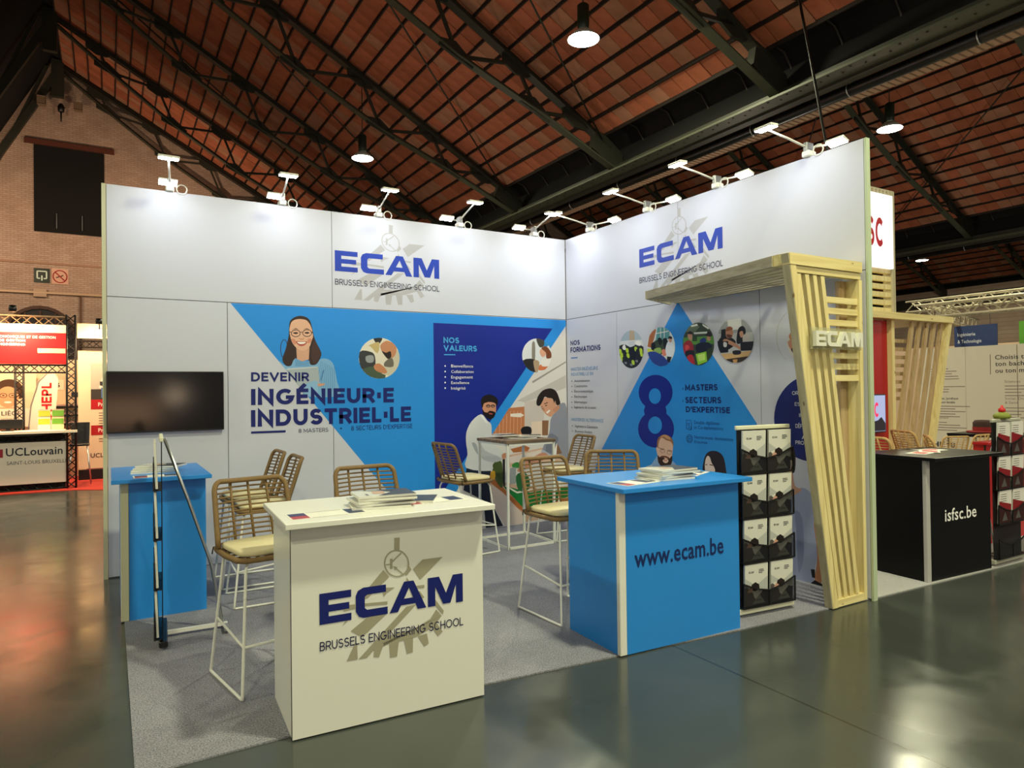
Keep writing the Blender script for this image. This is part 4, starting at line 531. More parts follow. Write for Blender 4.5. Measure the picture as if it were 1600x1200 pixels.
('p','circle_photo_print','131217',[(2.711,2.126),(2.717,2.145),(2.724,2.157),(2.733,2.166),(2.746,2.173),(2.761,2.177),(2.775,2.175),(2.788,2.166),(2.799,2.152),(2.805,2.135),(2.804,2.113),(2.799,2.089),(2.794,2.069),(2.791,2.058),(2.789,2.052),(2.783,2.045),(2.767,2.034),(2.747,2.022),(2.73,2.016),(2.716,2.016),(2.705,2.021),(2.698,2.034),(2.699,2.062),(2.704,2.097)]),
('p','circle_photo_print','d8a184',[(2.734,2.12),(2.743,2.128),(2.758,2.132),(2.769,2.13),(2.776,2.118),(2.779,2.101),(2.778,2.087),(2.77,2.078),(2.757,2.072),(2.747,2.073),(2.739,2.086),(2.734,2.105)]),
('p','circle_photo_print','d6cfc8',[(2.773,2.088),(2.788,2.098),(2.808,2.104),(2.825,2.104),(2.84,2.095),(2.851,2.08),(2.855,2.065),(2.846,2.047),(2.83,2.029),(2.813,2.018),(2.798,2.019),(2.783,2.027),(2.772,2.038),(2.767,2.054),(2.768,2.073)]),
('p','circle_photo_print','141419',[(2.471,2.059),(2.602,2.05),(2.6,1.947),(2.507,1.945),(2.49,1.974),(2.474,2.02)]),
('p','circle_photo_print','eceaea',[(2.547,2.045),(2.559,2.046),(2.574,2.041),(2.585,2.034),(2.587,2.022),(2.584,2.008),(2.579,1.998),(2.568,1.996),(2.555,1.998),(2.546,2.004),(2.542,2.017),(2.542,2.034)]),
('p','circle_photo_print','17181d',[(2.741,2.032),(2.889,2.029),(2.884,1.993),(2.869,1.952),(2.867,1.949),(2.744,1.952)]),
('p','circle_photo_print','d9b27a',[(2.513,1.937),(2.632,1.937),(2.866,1.948),(2.844,1.915),(2.825,1.898),(2.572,1.882),(2.549,1.897),(2.515,1.932)]),
('p','circle_photo_print','23202a',[(2.654,1.957),(2.679,1.961),(2.714,1.96),(2.739,1.956),(2.749,1.946),(2.749,1.933),(2.741,1.923),(2.718,1.919),(2.687,1.919),(2.664,1.923),(2.652,1.933),(2.648,1.947)]),
('p','circle_photo_print','3a2d22',[(2.569,1.884),(2.827,1.899),(2.811,1.885),(2.772,1.862),(2.728,1.849),(2.682,1.846),(2.635,1.853),(2.59,1.87)]),
('p','circle_photo_print','c8955a',[(2.652,1.877),(2.706,1.878),(2.699,1.847),(2.682,1.846),(2.658,1.85)]),
('p','circle_photo_print','d7d3ce',[(3.514,1.964),(3.512,1.991),(3.505,2.018),(3.493,2.044),(3.477,2.066),(3.457,2.086),(3.434,2.101),(3.409,2.111),(3.382,2.116),(3.355,2.116),(3.328,2.11),(3.304,2.099),(3.282,2.082),(3.264,2.062),(3.25,2.037),(3.241,2.01),(3.238,1.982),(3.24,1.953),(3.248,1.925),(3.261,1.899),(3.278,1.876),(3.299,1.857),(3.323,1.843),(3.349,1.833),(3.376,1.829),(3.403,1.831),(3.429,1.838),(3.453,1.85),(3.473,1.866),(3.49,1.887),(3.503,1.911),(3.511,1.937)]),
('p','circle_photo_print','c27c52',[(3.315,2.104),(3.328,2.098),(3.335,2.075),(3.334,2.045),(3.327,2.023),(3.309,2.014),(3.284,2.013),(3.266,2.021),(3.257,2.044),(3.257,2.05),(3.271,2.071),(3.294,2.092)]),
('p','circle_photo_print','c98f72',[(3.245,1.999),(3.265,2.015),(3.298,2.021),(3.327,2.017),(3.347,1.994),(3.362,1.961),(3.365,1.933),(3.35,1.914),(3.323,1.901),(3.298,1.902),(3.274,1.929),(3.252,1.968)]),
('p','circle_photo_print','3a2a24',[(3.278,1.939),(3.298,1.951),(3.329,1.96),(3.352,1.957),(3.363,1.929),(3.367,1.89),(3.364,1.864),(3.35,1.863),(3.329,1.876),(3.311,1.89),(3.294,1.906),(3.28,1.924)]),
('p','circle_photo_print','e8dccc',[(3.381,2.07),(3.416,2.083),(3.463,2.079),(3.467,2.077),(3.487,2.054),(3.502,2.026),(3.508,2.006),(3.507,1.964),(3.495,1.926),(3.464,1.912),(3.423,1.915),(3.391,1.932),(3.376,1.975),(3.371,2.031)]),
('p','fine_arc_print','b9b6b2',[(3.238,2.249),(3.21,2.229),(3.186,2.205),(3.165,2.177),(3.148,2.146),(3.136,2.113),(3.129,2.078),(3.128,2.043),(3.131,2.007),(3.139,1.971),(3.152,1.938),(3.17,1.906),(3.192,1.877),(3.217,1.851),(3.223,1.851),(3.197,1.876),(3.176,1.905),(3.158,1.937),(3.145,1.971),(3.136,2.006),(3.133,2.042),(3.135,2.078),(3.142,2.113),(3.154,2.146),(3.17,2.177),(3.191,2.204),(3.216,2.228),(3.243,2.248)]),
('p','navy_circle_print','14226e',[(3.803,1.37),(3.801,1.414),(3.794,1.457),(3.781,1.498),(3.763,1.538),(3.74,1.574),(3.713,1.608),(3.681,1.638),(3.645,1.663),(3.606,1.684),(3.564,1.7),(3.52,1.71),(3.474,1.714),(3.427,1.712),(3.381,1.704),(3.335,1.69),(3.291,1.67),(3.25,1.644),(3.212,1.613),(3.178,1.577),(3.149,1.537),(3.125,1.494),(3.108,1.447),(3.097,1.399),(3.092,1.35),(3.095,1.302),(3.104,1.254),(3.12,1.209),(3.141,1.166),(3.169,1.128),(3.201,1.094),(3.238,1.064),(3.279,1.041),(3.322,1.023),(3.367,1.012),(3.414,1.006),(3.46,1.007),(3.506,1.014),(3.551,1.027),(3.594,1.045),(3.634,1.068),(3.671,1.095),(3.704,1.127),(3.733,1.162),(3.757,1.2),(3.776,1.241),(3.791,1.283),(3.8,1.326)]),
('t', 'lettering', 'f0f2f8', 'ORIE', 3.279, 1.552, 0.093, 0.031, 0),
('t', 'lettering', 'f0f2f8', 'ESP', 3.303, 1.46, 0.079, 0.03, 0),
('t', 'lettering', 'f0f2f8', 'IN', 3.343, 1.368, 0.045, 0.03, 0),
('t', 'lettering', 'f0f2f8', 'DÉFIS', 3.307, 1.276, 0.093, 0.033, 0),
('t', 'lettering', 'f0f2f8', 'AN', 3.365, 1.184, 0.055, 0.029, 0),
('t', 'lettering', 'f0f2f8', 'PROFE', 3.304, 1.139, 0.127, 0.031, 0),
('p','bearded_man_print','b9c6d8',[(1.373,0.735),(1.395,0.76),(1.423,0.775),(1.451,0.788),(1.48,0.799),(1.509,0.807),(1.536,0.821),(1.561,0.845),(1.584,0.874),(1.602,0.895),(1.614,0.907),(1.621,0.911),(1.63,0.904),(1.64,0.877),(1.651,0.84),(1.673,0.814),(1.719,0.804),(1.773,0.806),(1.815,0.814),(1.831,0.834),(1.836,0.86),(1.842,0.877),(1.854,0.878),(1.868,0.87),(1.884,0.856),(1.907,0.839),(1.931,0.817),(1.951,0.79),(1.987,0.751),(2.018,0.709),(1.982,0.672),(1.802,0.639),(1.545,0.611),(1.351,0.604),(1.304,0.637),(1.336,0.691)]),
('p','bearded_man_print','8fb0dc',[(1.536,0.821),(1.556,0.849),(1.589,0.882),(1.616,0.903),(1.627,0.907),(1.632,0.9),(1.639,0.886),(1.654,0.859),(1.67,0.827),(1.673,0.801),(1.653,0.787),(1.62,0.781),(1.591,0.781),(1.565,0.788),(1.543,0.802)]),
('p','bearded_man_print','8fb0dc',[(1.838,0.877),(1.853,0.877),(1.873,0.867),(1.889,0.857),(1.899,0.845),(1.904,0.831),(1.901,0.821),(1.881,0.815),(1.852,0.811),(1.832,0.815),(1.826,0.834),(1.83,0.86)]),
('p','bearded_man_print','e0b9a2',[(1.63,0.992),(1.632,1.014),(1.636,1.035),(1.642,1.055),(1.652,1.075),(1.664,1.094),(1.679,1.107),(1.701,1.116),(1.725,1.119),(1.751,1.117),(1.782,1.108),(1.813,1.094),(1.837,1.079),(1.851,1.063),(1.856,1.045),(1.858,1.025),(1.855,0.999),(1.849,0.97),(1.843,0.945),(1.841,0.923),(1.839,0.906),(1.833,0.889),(1.822,0.871),(1.807,0.855),(1.789,0.842),(1.767,0.834),(1.742,0.829),(1.718,0.83),(1.695,0.836),(1.674,0.848),(1.656,0.862),(1.642,0.88),(1.632,0.901),(1.626,0.922),(1.624,0.945),(1.627,0.969)]),
('p','bearded_man_print','e0b9a2',[(1.609,1),(1.615,1.008),(1.625,1.01),(1.632,1.004),(1.634,0.983),(1.634,0.955),(1.632,0.935),(1.628,0.932),(1.622,0.937),(1.617,0.947),(1.613,0.964),(1.609,0.984)]),
('p','bearded_man_print','3a221c',[(1.628,0.923),(1.635,0.922),(1.646,0.912),(1.657,0.906),(1.668,0.908),(1.68,0.913),(1.693,0.915),(1.71,0.909),(1.728,0.9),(1.746,0.894),(1.764,0.893),(1.782,0.894),(1.799,0.898),(1.816,0.912),(1.832,0.928),(1.843,0.932),(1.846,0.916),(1.843,0.889),(1.837,0.865),(1.827,0.846),(1.814,0.83),(1.797,0.818),(1.775,0.81),(1.751,0.806),(1.727,0.806),(1.702,0.809),(1.679,0.816),(1.66,0.825),(1.647,0.835),(1.639,0.846),(1.633,0.86),(1.629,0.882),(1.627,0.907)]),
('p','bearded_man_print','e0b9a2',[(1.667,0.932),(1.683,0.927),(1.706,0.926),(1.729,0.924),(1.754,0.918),(1.778,0.912),(1.799,0.911),(1.817,0.917),(1.83,0.927),(1.839,0.938),(1.845,0.952),(1.845,0.965),(1.835,0.975),(1.806,0.975),(1.765,0.971),(1.73,0.967),(1.703,0.967),(1.682,0.966),(1.667,0.963),(1.66,0.953),(1.66,0.941)]),
('p','bearded_man_print','6b3a2a',[(1.68,0.917),(1.695,0.921),(1.716,0.924),(1.738,0.924),(1.761,0.922),(1.784,0.916),(1.799,0.911),(1.804,0.903),(1.802,0.896),(1.794,0.892),(1.782,0.895),(1.765,0.902),(1.746,0.907),(1.724,0.906),(1.701,0.903),(1.684,0.902),(1.676,0.906),(1.674,0.912)]),
('p','bearded_man_print','e9c7b4',[(1.706,0.879),(1.719,0.886),(1.738,0.892),(1.755,0.895),(1.77,0.892),(1.783,0.886),(1.79,0.879),(1.786,0.87),(1.775,0.859),(1.763,0.852),(1.748,0.85),(1.732,0.851),(1.719,0.855),(1.71,0.862),(1.704,0.87)]),
('p','bearded_man_print','c9736a',[(1.715,0.882),(1.746,0.882),(1.777,0.887),(1.755,0.873),(1.728,0.873)]),
('p','bearded_man_print','9a6a48',[(1.621,1.01),(1.62,1.026),(1.621,1.047),(1.624,1.067),(1.63,1.083),(1.639,1.099),(1.652,1.112),(1.674,1.126),(1.699,1.137),(1.725,1.144),(1.752,1.144),(1.78,1.14),(1.804,1.132),(1.825,1.121),(1.842,1.108),(1.855,1.092),(1.862,1.07),(1.863,1.046),(1.862,1.031),(1.859,1.033),(1.853,1.044),(1.846,1.055),(1.839,1.063),(1.831,1.071),(1.82,1.078),(1.802,1.081),(1.78,1.083),(1.759,1.087),(1.74,1.095),(1.722,1.104),(1.706,1.109),(1.692,1.108),(1.68,1.103),(1.67,1.094),(1.661,1.081),(1.653,1.065),(1.647,1.049),(1.642,1.032),(1.64,1.016),(1.637,1.005),(1.631,1.001),(1.625,1.003)]),
('p','bearded_man_print','c99a70',[(1.67,1.107),(1.68,1.117),(1.701,1.131),(1.725,1.141),(1.752,1.14),(1.781,1.134),(1.804,1.126),(1.817,1.116),(1.823,1.104),(1.82,1.096),(1.805,1.096),(1.781,1.1),(1.759,1.105),(1.746,1.112),(1.736,1.119),(1.724,1.122),(1.703,1.117),(1.681,1.109)]),
('p','bearded_man_print','4a3a36',[(1.737,0.977),(1.735,0.986),(1.728,0.994),(1.717,0.999),(1.704,1),(1.691,0.997),(1.68,0.991),(1.672,0.982),(1.669,0.972),(1.672,0.963),(1.679,0.955),(1.69,0.951),(1.703,0.95),(1.716,0.953),(1.727,0.959),(1.735,0.967),(1.737,0.977),(1.733,0.977),(1.73,0.968),(1.724,0.961),(1.714,0.955),(1.703,0.953),(1.692,0.954),(1.682,0.958),(1.676,0.964),(1.674,0.973),(1.676,0.981),(1.683,0.989),(1.693,0.994),(1.704,0.997),(1.715,0.996),(1.725,0.992),(1.731,0.985),(1.733,0.977)]),
('p','bearded_man_print','3a2420',[(1.684,0.985),(1.704,0.992),(1.727,0.985),(1.704,0.983)]),
('p','bearded_man_print','4a3a36',[(1.833,0.968),(1.831,0.978),(1.824,0.985),(1.813,0.99),(1.801,0.991),(1.788,0.988),(1.777,0.982),(1.77,0.973),(1.767,0.964),(1.769,0.954),(1.776,0.947),(1.787,0.942),(1.8,0.941),(1.813,0.944),(1.823,0.95),(1.831,0.959),(1.833,0.968),(1.829,0.968),(1.827,0.96),(1.82,0.952),(1.811,0.947),(1.8,0.944),(1.789,0.945),(1.78,0.949),(1.773,0.956),(1.771,0.964),(1.774,0.972),(1.78,0.98),(1.79,0.985),(1.801,0.988),(1.812,0.987),(1.821,0.983),(1.827,0.976),(1.829,0.968)]),
('p','bearded_man_print','3a2420',[(1.781,0.976),(1.801,0.983),(1.823,0.976),(1.801,0.975)]),
('p','bearded_man_print','4a3020',[(1.635,1.003),(1.689,0.99),(1.692,0.995),(1.638,1.007)]),
('p','bearded_man_print','4a3020',[(1.817,0.98),(1.852,0.977),(1.853,0.981),(1.819,0.985)]),
('p','dark_haired_woman_print','2a2028',[(2.254,0.824),(2.257,0.853),(2.261,0.877),(2.268,0.9),(2.276,0.928),(2.287,0.956),(2.3,0.978),(2.316,0.994),(2.334,1.006),(2.354,1.014),(2.379,1.02),(2.405,1.022),(2.429,1.022),(2.454,1.017),(2.476,1.009),(2.495,0.998),(2.51,0.984),(2.521,0.967),(2.53,0.945),(2.539,0.914),(2.545,0.879),(2.55,0.846),(2.556,0.815),(2.559,0.786),(2.556,0.763),(2.545,0.747),(2.526,0.737),(2.49,0.728),(2.415,0.713),(2.323,0.7),(2.256,0.702),(2.237,0.734),(2.245,0.782)]),
('p','dark_haired_woman_print','e9d4cb',[(2.286,0.856),(2.286,0.882),(2.29,0.906),(2.295,0.926),(2.303,0.945),(2.313,0.96),(2.323,0.968),(2.333,0.969),(2.344,0.963),(2.353,0.953),(2.36,0.94),(2.365,0.924),(2.371,0.909),(2.379,0.898),(2.388,0.888),(2.397,0.877),(2.405,0.864),(2.413,0.849),(2.414,0.833),(2.408,0.812),(2.396,0.79),(2.379,0.773),(2.355,0.763),(2.326,0.758),(2.303,0.765),(2.292,0.789),(2.288,0.824)]),
('p','dark_haired_woman_print','2a1d1a',[(2.295,0.876),(2.318,0.881),(2.316,0.888),(2.293,0.884)]),
('p','dark_haired_woman_print','2a1d1a',[(2.346,0.883),(2.388,0.878),(2.391,0.886),(2.349,0.891)]),
('p','grey_shirt_man_print','9ea7c6',[(3.02,0.602),(3.088,0.636),(3.17,0.67),(3.234,0.696),(3.263,0.705),(3.274,0.707),(3.288,0.714),(3.31,0.739),(3.333,0.768),(3.358,0.783),(3.391,0.778),(3.424,0.761),(3.451,0.735),(3.467,0.695),(3.477,0.647),(3.482,0.606),(3.481,0.579),(3.475,0.558),(3.472,0.531),(3.475,0.491),(3.481,0.447),(3.486,0.401),(3.49,0.352),(3.492,0.302),(3.491,0.255),(3.484,0.21),(3.473,0.169),(3.464,0.132),(3.461,0.097),(3.459,0.067),(3.454,0.041),(3.447,0.02),(3.436,0.005),(3.411,-0.006),(3.367,-0.01),(3.309,-0.009),(3.238,-0.009),(3.138,-0.022),(3.026,-0.035),(2.941,-0.014),(2.905,0.072),(2.901,0.19),(2.908,0.299),(2.923,0.391),(2.948,0.471),(2.971,0.532),(2.982,0.567),(2.992,0.583)]),
('p','grey_shirt_man_print','8790b2',[(3.285,0.578),(3.304,0.589),(3.332,0.572),(3.354,0.527),(3.364,0.439),(3.368,0.327),(3.365,0.23),(3.35,0.148),(3.327,0.083),(3.31,0.068),(3.303,0.139),(3.301,0.259),(3.298,0.368),(3.291,0.456),(3.283,0.531)]),
('p','grey_shirt_man_print','c9895f',[(3.463,0.507),(3.472,0.535),(3.489,0.535),(3.505,0.521),(3.52,0.499),(3.534,0.463),(3.544,0.411),(3.549,0.328),(3.55,0.232),(3.547,0.15),(3.538,0.089),(3.526,0.045),(3.512,0.018),(3.493,0.008),(3.474,0.015),(3.463,0.043),(3.469,0.1),(3.483,0.176),(3.491,0.255),(3.483,0.347),(3.469,0.44)]),
('p','grey_shirt_man_print','c99a80',[(3.22,0.905),(3.235,0.932),(3.251,0.937),(3.265,0.925),(3.273,0.886),(3.279,0.832),(3.289,0.79),(3.315,0.776),(3.345,0.774),(3.358,0.768),(3.339,0.748),(3.304,0.724),(3.27,0.705),(3.241,0.686),(3.214,0.674),(3.198,0.688),(3.198,0.752),(3.208,0.84)]),
('p','grey_shirt_man_print','b9856a',[(3.046,0.952),(3.048,0.99),(3.055,1.03),(3.077,1.064),(3.123,1.093),(3.18,1.115),(3.224,1.12),(3.246,1.102),(3.254,1.068),(3.258,1.031),(3.262,0.989),(3.261,0.945),(3.256,0.909),(3.25,0.884),(3.241,0.869),(3.219,0.859),(3.174,0.852),(3.117,0.851),(3.072,0.86),(3.052,0.884),(3.046,0.916)]),
('p','grey_shirt_man_print','2a1d18',[(3.047,0.983),(3.043,1.008),(3.057,1.051),(3.077,1.087),(3.104,1.109),(3.138,1.123),(3.17,1.132),(3.203,1.137),(3.235,1.137),(3.26,1.13),(3.278,1.115),(3.29,1.093),(3.298,1.064),(3.301,1.019),(3.3,0.967),(3.295,0.927),(3.287,0.904),(3.275,0.894),(3.265,0.897),(3.258,0.924),(3.251,0.964),(3.24,0.999),(3.221,1.026),(3.198,1.047),(3.169,1.055),(3.126,1.034),(3.078,0.999)]),
('p','grey_shirt_man_print','e8c9b8',[(3.233,0.998),(3.242,1.005),(3.256,1.004),(3.267,0.998),(3.27,0.986),(3.269,0.97),(3.266,0.955),(3.259,0.939),(3.25,0.925),(3.242,0.923),(3.236,0.943),(3.232,0.975)]),
('p','grey_shirt_man_print','17171c',[(3.42,0.004),(3.463,0.043),(3.536,0.024),(3.544,0.007)]),
('p','grey_shirt_man_print','17171c',[(3.427,0.124),(3.464,0.129),(3.466,0.059),(3.438,0.06)]),
]
LOGO_GEAR=[
('p','gear','x',[(0.502,0.482),(0.54,0.479),(0.537,0.396),(0.501,0.398)]),
('p','gear','x',[(0.471,0.35),(0.488,0.349),(0.487,0.284),(0.47,0.284)]),
('p','gear','x',[(0.424,0.284),(0.464,0.235),(0.313,0.119),(0.249,0.115)]),
('p','gear','x',[(0.2,-0.07),(0.327,0.009),(0.453,0.008),(0.277,-0.12)]),
('p','gear','x',[(0.226,-0.152),(0.241,-0.152),(0.244,-0.254),(0.171,-0.254)]),
('p','gear','x',[(0.249,-0.256),(0.304,-0.256),(0.651,0.03),(0.582,0.026)]),
('p','gear','x',[(0.632,0.264),(0.702,0.318),(0.851,0.318),(0.683,0.189)]),
('p','gear','x',[(0.576,0.233),(0.604,0.288),(0.621,0.263),(0.585,0.227)]),
('p','gear','x',[(0.631,0.093),(0.678,0.114),(0.712,0.068),(0.677,0.057)]),
('p','gear','x',[(0.373,-0.217),(0.406,-0.145),(0.622,-0.133),(0.754,-0.081),(0.798,-0.024),(0.838,-0.072),(0.775,-0.137),(0.648,-0.181),(0.497,-0.195),(0.382,-0.191)]),
('p','gear','x',[(0.355,-0.217),(0.352,-0.258),(0.388,-0.267),(0.422,-0.187),(0.373,-0.171)]),
('p','gear','x',[(0.459,-0.187),(0.465,-0.284),(0.512,-0.284),(0.526,-0.192)]),
('p','gear','x',[(0.562,-0.188),(0.583,-0.28),(0.624,-0.277),(0.627,-0.185)]),
('p','gear','x',[(0.662,-0.18),(0.708,-0.254),(0.74,-0.24),(0.727,-0.172)]),
('p','gear','x',[(0.762,-0.131),(0.809,-0.204),(0.844,-0.179),(0.797,-0.112)]),
('p','gear','x',[(0.782,0.055),(0.854,-0.042),(0.847,-0.065),(0.773,0.026)]),
('p','gear','x',[(0.41,0.172),(0.501,0.162),(0.451,0.139),(0.425,0.115)]),
('p','gear','x',[(0.133,0.083),(0.179,0.096),(0.449,0.08),(0.449,0.061),(0.311,0.073),(0.162,0.061)]),
('p','gear','x',[(0.142,-0.032),(0.185,0.019),(0.208,0.019)]),
('p','gear','x',[(0.648,0.152),(0.713,0.15),(0.713,0.131),(0.648,0.138)]),
('p','gear','x',[(0.585,0.217),(0.61,0.18),(0.648,0.15),(0.585,0.161)]),
('p','gear','x',[(0.442,0.311),(0.471,0.311),(0.471,0.318),(0.442,0.318)]),
('p','gear','x',[(0.605,0.302),(0.602,0.326),(0.594,0.348),(0.579,0.369),(0.562,0.386),(0.54,0.398),(0.517,0.403),(0.494,0.403),(0.472,0.398),(0.455,0.386),(0.441,0.369),(0.432,0.349),(0.429,0.327),(0.432,0.304),(0.44,0.281),(0.453,0.261),(0.471,0.245),(0.493,0.233),(0.516,0.226),(0.539,0.226),(0.559,0.231),(0.578,0.242),(0.593,0.258),(0.602,0.279),(0.605,0.302),(0.595,0.303),(0.593,0.283),(0.585,0.264),(0.571,0.249),(0.555,0.24),(0.536,0.234),(0.516,0.234),(0.495,0.241),(0.476,0.252),(0.46,0.267),(0.448,0.284),(0.44,0.304),(0.437,0.326),(0.44,0.346),(0.448,0.364),(0.461,0.379),(0.478,0.39),(0.497,0.395),(0.517,0.395),(0.537,0.39),(0.556,0.379),(0.572,0.364),(0.586,0.345),(0.593,0.325),(0.595,0.303)]),
('p','gear','x',[(0.488,0.326),(0.552,0.376),(0.547,0.383),(0.483,0.333)]),
('p','gear','x',[(0.495,0.294),(0.566,0.231),(0.57,0.237),(0.499,0.299)]),
('p','gear','x',[(0.494,0.3),(0.522,0.29),(0.503,0.272)]),
]# ------------------------------------------------------------------ materials
def wood_mat(name, a, b, scale=1.0, axis='Z'):
    if name in MATS: return MATS[name]
    m=bpy.data.materials.new(name); m.use_nodes=True; MATS[name]=m; nt=m.node_tree; bs=nt.nodes['Principled BSDF']
    tc=nt.nodes.new('ShaderNodeTexCoord'); mp=nt.nodes.new('ShaderNodeMapping')
    sc={'Z':(18,18,.9),'X':(.9,18,18),'Y':(18,.9,18)}[axis]; mp.inputs['Scale'].default_value=[x*scale for x in sc]
    n=nt.nodes.new('ShaderNodeTexNoise'); n.inputs['Scale'].default_value=1.6; n.inputs['Detail'].default_value=6; n.inputs['Distortion'].default_value=.6
    vo=nt.nodes.new('ShaderNodeTexVoronoi'); vo.inputs['Scale'].default_value=3.2
    mk=nt.nodes.new('ShaderNodeMapping'); mk.inputs['Scale'].default_value={'Z':(2.2,2.2,.9),'X':(.9,2.2,2.2),'Y':(2.2,.9,2.2)}[axis]
    kr=nt.nodes.new('ShaderNodeValToRGB'); kr.color_ramp.elements[0].position=.035; kr.color_ramp.elements[0].color=(.25,.12,.05,1); kr.color_ramp.elements[1].position=.075; kr.color_ramp.elements[1].color=(1,1,1,1)
    r=nt.nodes.new('ShaderNodeValToRGB'); r.color_ramp.elements[0].color=(*lin(a),1); r.color_ramp.elements[0].position=.3; r.color_ramp.elements[1].color=(*lin(b),1); r.color_ramp.elements[1].position=.65
    mu=nt.nodes.new('ShaderNodeMix'); mu.data_type='RGBA'; mu.blend_type='MULTIPLY'; mu.inputs['Factor'].default_value=.8
    L=nt.links.new; L(tc.outputs['Object'],mp.inputs[0]); L(mp.outputs[0],n.inputs['Vector']); L(n.outputs['Fac'],r.inputs[0]); L(tc.outputs['Object'],mk.inputs[0]); L(mk.outputs[0],vo.inputs['Vector']); L(vo.outputs['Distance'],kr.inputs[0])
    L(r.outputs[0],mu.inputs['A']); L(kr.outputs[0],mu.inputs['B']); L(mu.outputs['Result'],bs.inputs['Base Color'])
    bs.inputs['Roughness'].default_value=.6; bs.inputs['Specular IOR Level'].default_value=.3
    return m
M_white=mat('white_panel','cdd0dc',.42); M_seam=mat('dark_seam','55565a',.6); M_alu=mat('brushed_aluminium','b9bcbe',.3,.9)
M_whitemetal=mat('white_powder_coated_metal','e9e9e0',.35); M_steel=mat('dark_green_painted_steel','34352c',.5,.25,var=.35,vscale=2.0)
M_steel2=mat('sage_painted_steel','454839',.5,.2,var=.3,vscale=1.5); M_black=mat('black_plastic','0c0c0d',.35); M_dark=mat('near_black_void','070606',.9)
M_blue=mat('blue_laminate','2a8ae0',.32,spec=.4); M_cream=mat('white_laminate','e4e4dc',.35,spec=.4); M_blacklam=mat('black_laminate','050507',.35,spec=.2)
M_red=mat('red_panel','b01018',.45); M_screen=mat('screen_glass','040303',.12,spec=.35)
M_rattan=mat('rattan_cane','80653c',.55,bump=.5,bscale=220,var=.25,vscale=40); M_cushion=mat('cream_cushion_fabric','ddd2a8',.85,bump=.3,bscale=300)
M_rattan2=mat('pale_rattan_cane','c9a468',.55,bump=.5,bscale=220)
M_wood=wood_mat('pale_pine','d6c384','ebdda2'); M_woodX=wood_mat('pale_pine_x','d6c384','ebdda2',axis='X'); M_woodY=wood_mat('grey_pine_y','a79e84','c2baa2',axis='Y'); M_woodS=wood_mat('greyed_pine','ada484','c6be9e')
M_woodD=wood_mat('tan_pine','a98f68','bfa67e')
M_tabletop=wood_mat('weathered_table_wood','5d4c3c','8a7660',axis='X')
M_lens=mat('led_lens','ffffff',.3,emit=60.0); M_lens2=mat('highbay_lens','fffff0',.3,emit=25.0)
# floor: sealed concrete
m=bpy.data.materials.new('sealed_concrete'); m.use_nodes=True; MATS['floor']=m; nt=m.node_tree; b=nt.nodes['Principled BSDF']; L=nt.links.new
tc=nt.nodes.new('ShaderNodeTexCoord'); n1=nt.nodes.new('ShaderNodeTexNoise'); n1.inputs['Scale'].default_value=.55; n1.inputs['Detail'].default_value=7
n2=nt.nodes.new('ShaderNodeTexNoise'); n2.inputs['Scale'].default_value=2.4; n2.inputs['Detail'].default_value=8; n2.inputs['Distortion'].default_value=.8
r=nt.nodes.new('ShaderNodeValToRGB'); r.color_ramp.elements[0].color=(*lin('363b37'),1); r.color_ramp.elements[1].color=(*lin('4c514d'),1); r.color_ramp.elements[0].position=.3; r.color_ramp.elements[1].position=.7
rr=nt.nodes.new('ShaderNodeMapRange'); rr.inputs['To Min'].default_value=.13; rr.inputs['To Max'].default_value=.27; rr.inputs['From Min'].default_value=.3; rr.inputs['From Max'].default_value=.7
bk=nt.nodes.new('ShaderNodeTexBrick'); bk.offset=0; bk.inputs['Scale'].default_value=1; bk.inputs['Brick Width'].default_value=4.9; bk.inputs['Row Height'].default_value=4.9; bk.inputs['Mortar Size'].default_value=.008
bk.inputs['Color1'].default_value=bk.inputs['Color2'].default_value=(1,1,1,1); bk.inputs['Mortar'].default_value=(.5,.48,.45,1)
mp=nt.nodes.new('ShaderNodeMapping'); mp.inputs['Location'].default_value=(1.9,.80,0)
mu=nt.nodes.new('ShaderNodeMix'); mu.data_type='RGBA'; mu.blend_type='MULTIPLY'; mu.inputs['Factor'].default_value=1
bp=nt.nodes.new('ShaderNodeBump'); bp.inputs['Strength'].default_value=.06; bp.inputs['Distance'].default_value=.02
L(tc.outputs['Object'],n1.inputs['Vector']); L(tc.outputs['Object'],n2.inputs['Vector']); L(n1.outputs['Fac'],r.inputs[0]); L(n2.outputs['Fac'],rr.inputs['Value']); L(rr.outputs['Result'],b.inputs['Roughness'])
L(tc.outputs['Object'],mp.inputs[0]); L(mp.outputs[0],bk.inputs['Vector']); L(r.outputs[0],mu.inputs['A']); L(bk.outputs['Color'],mu.inputs['B']); L(mu.outputs['Result'],b.inputs['Base Color'])
L(n2.outputs['Fac'],bp.inputs['Height']); L(bp.outputs['Normal'],b.inputs['Normal']); M_floor=m
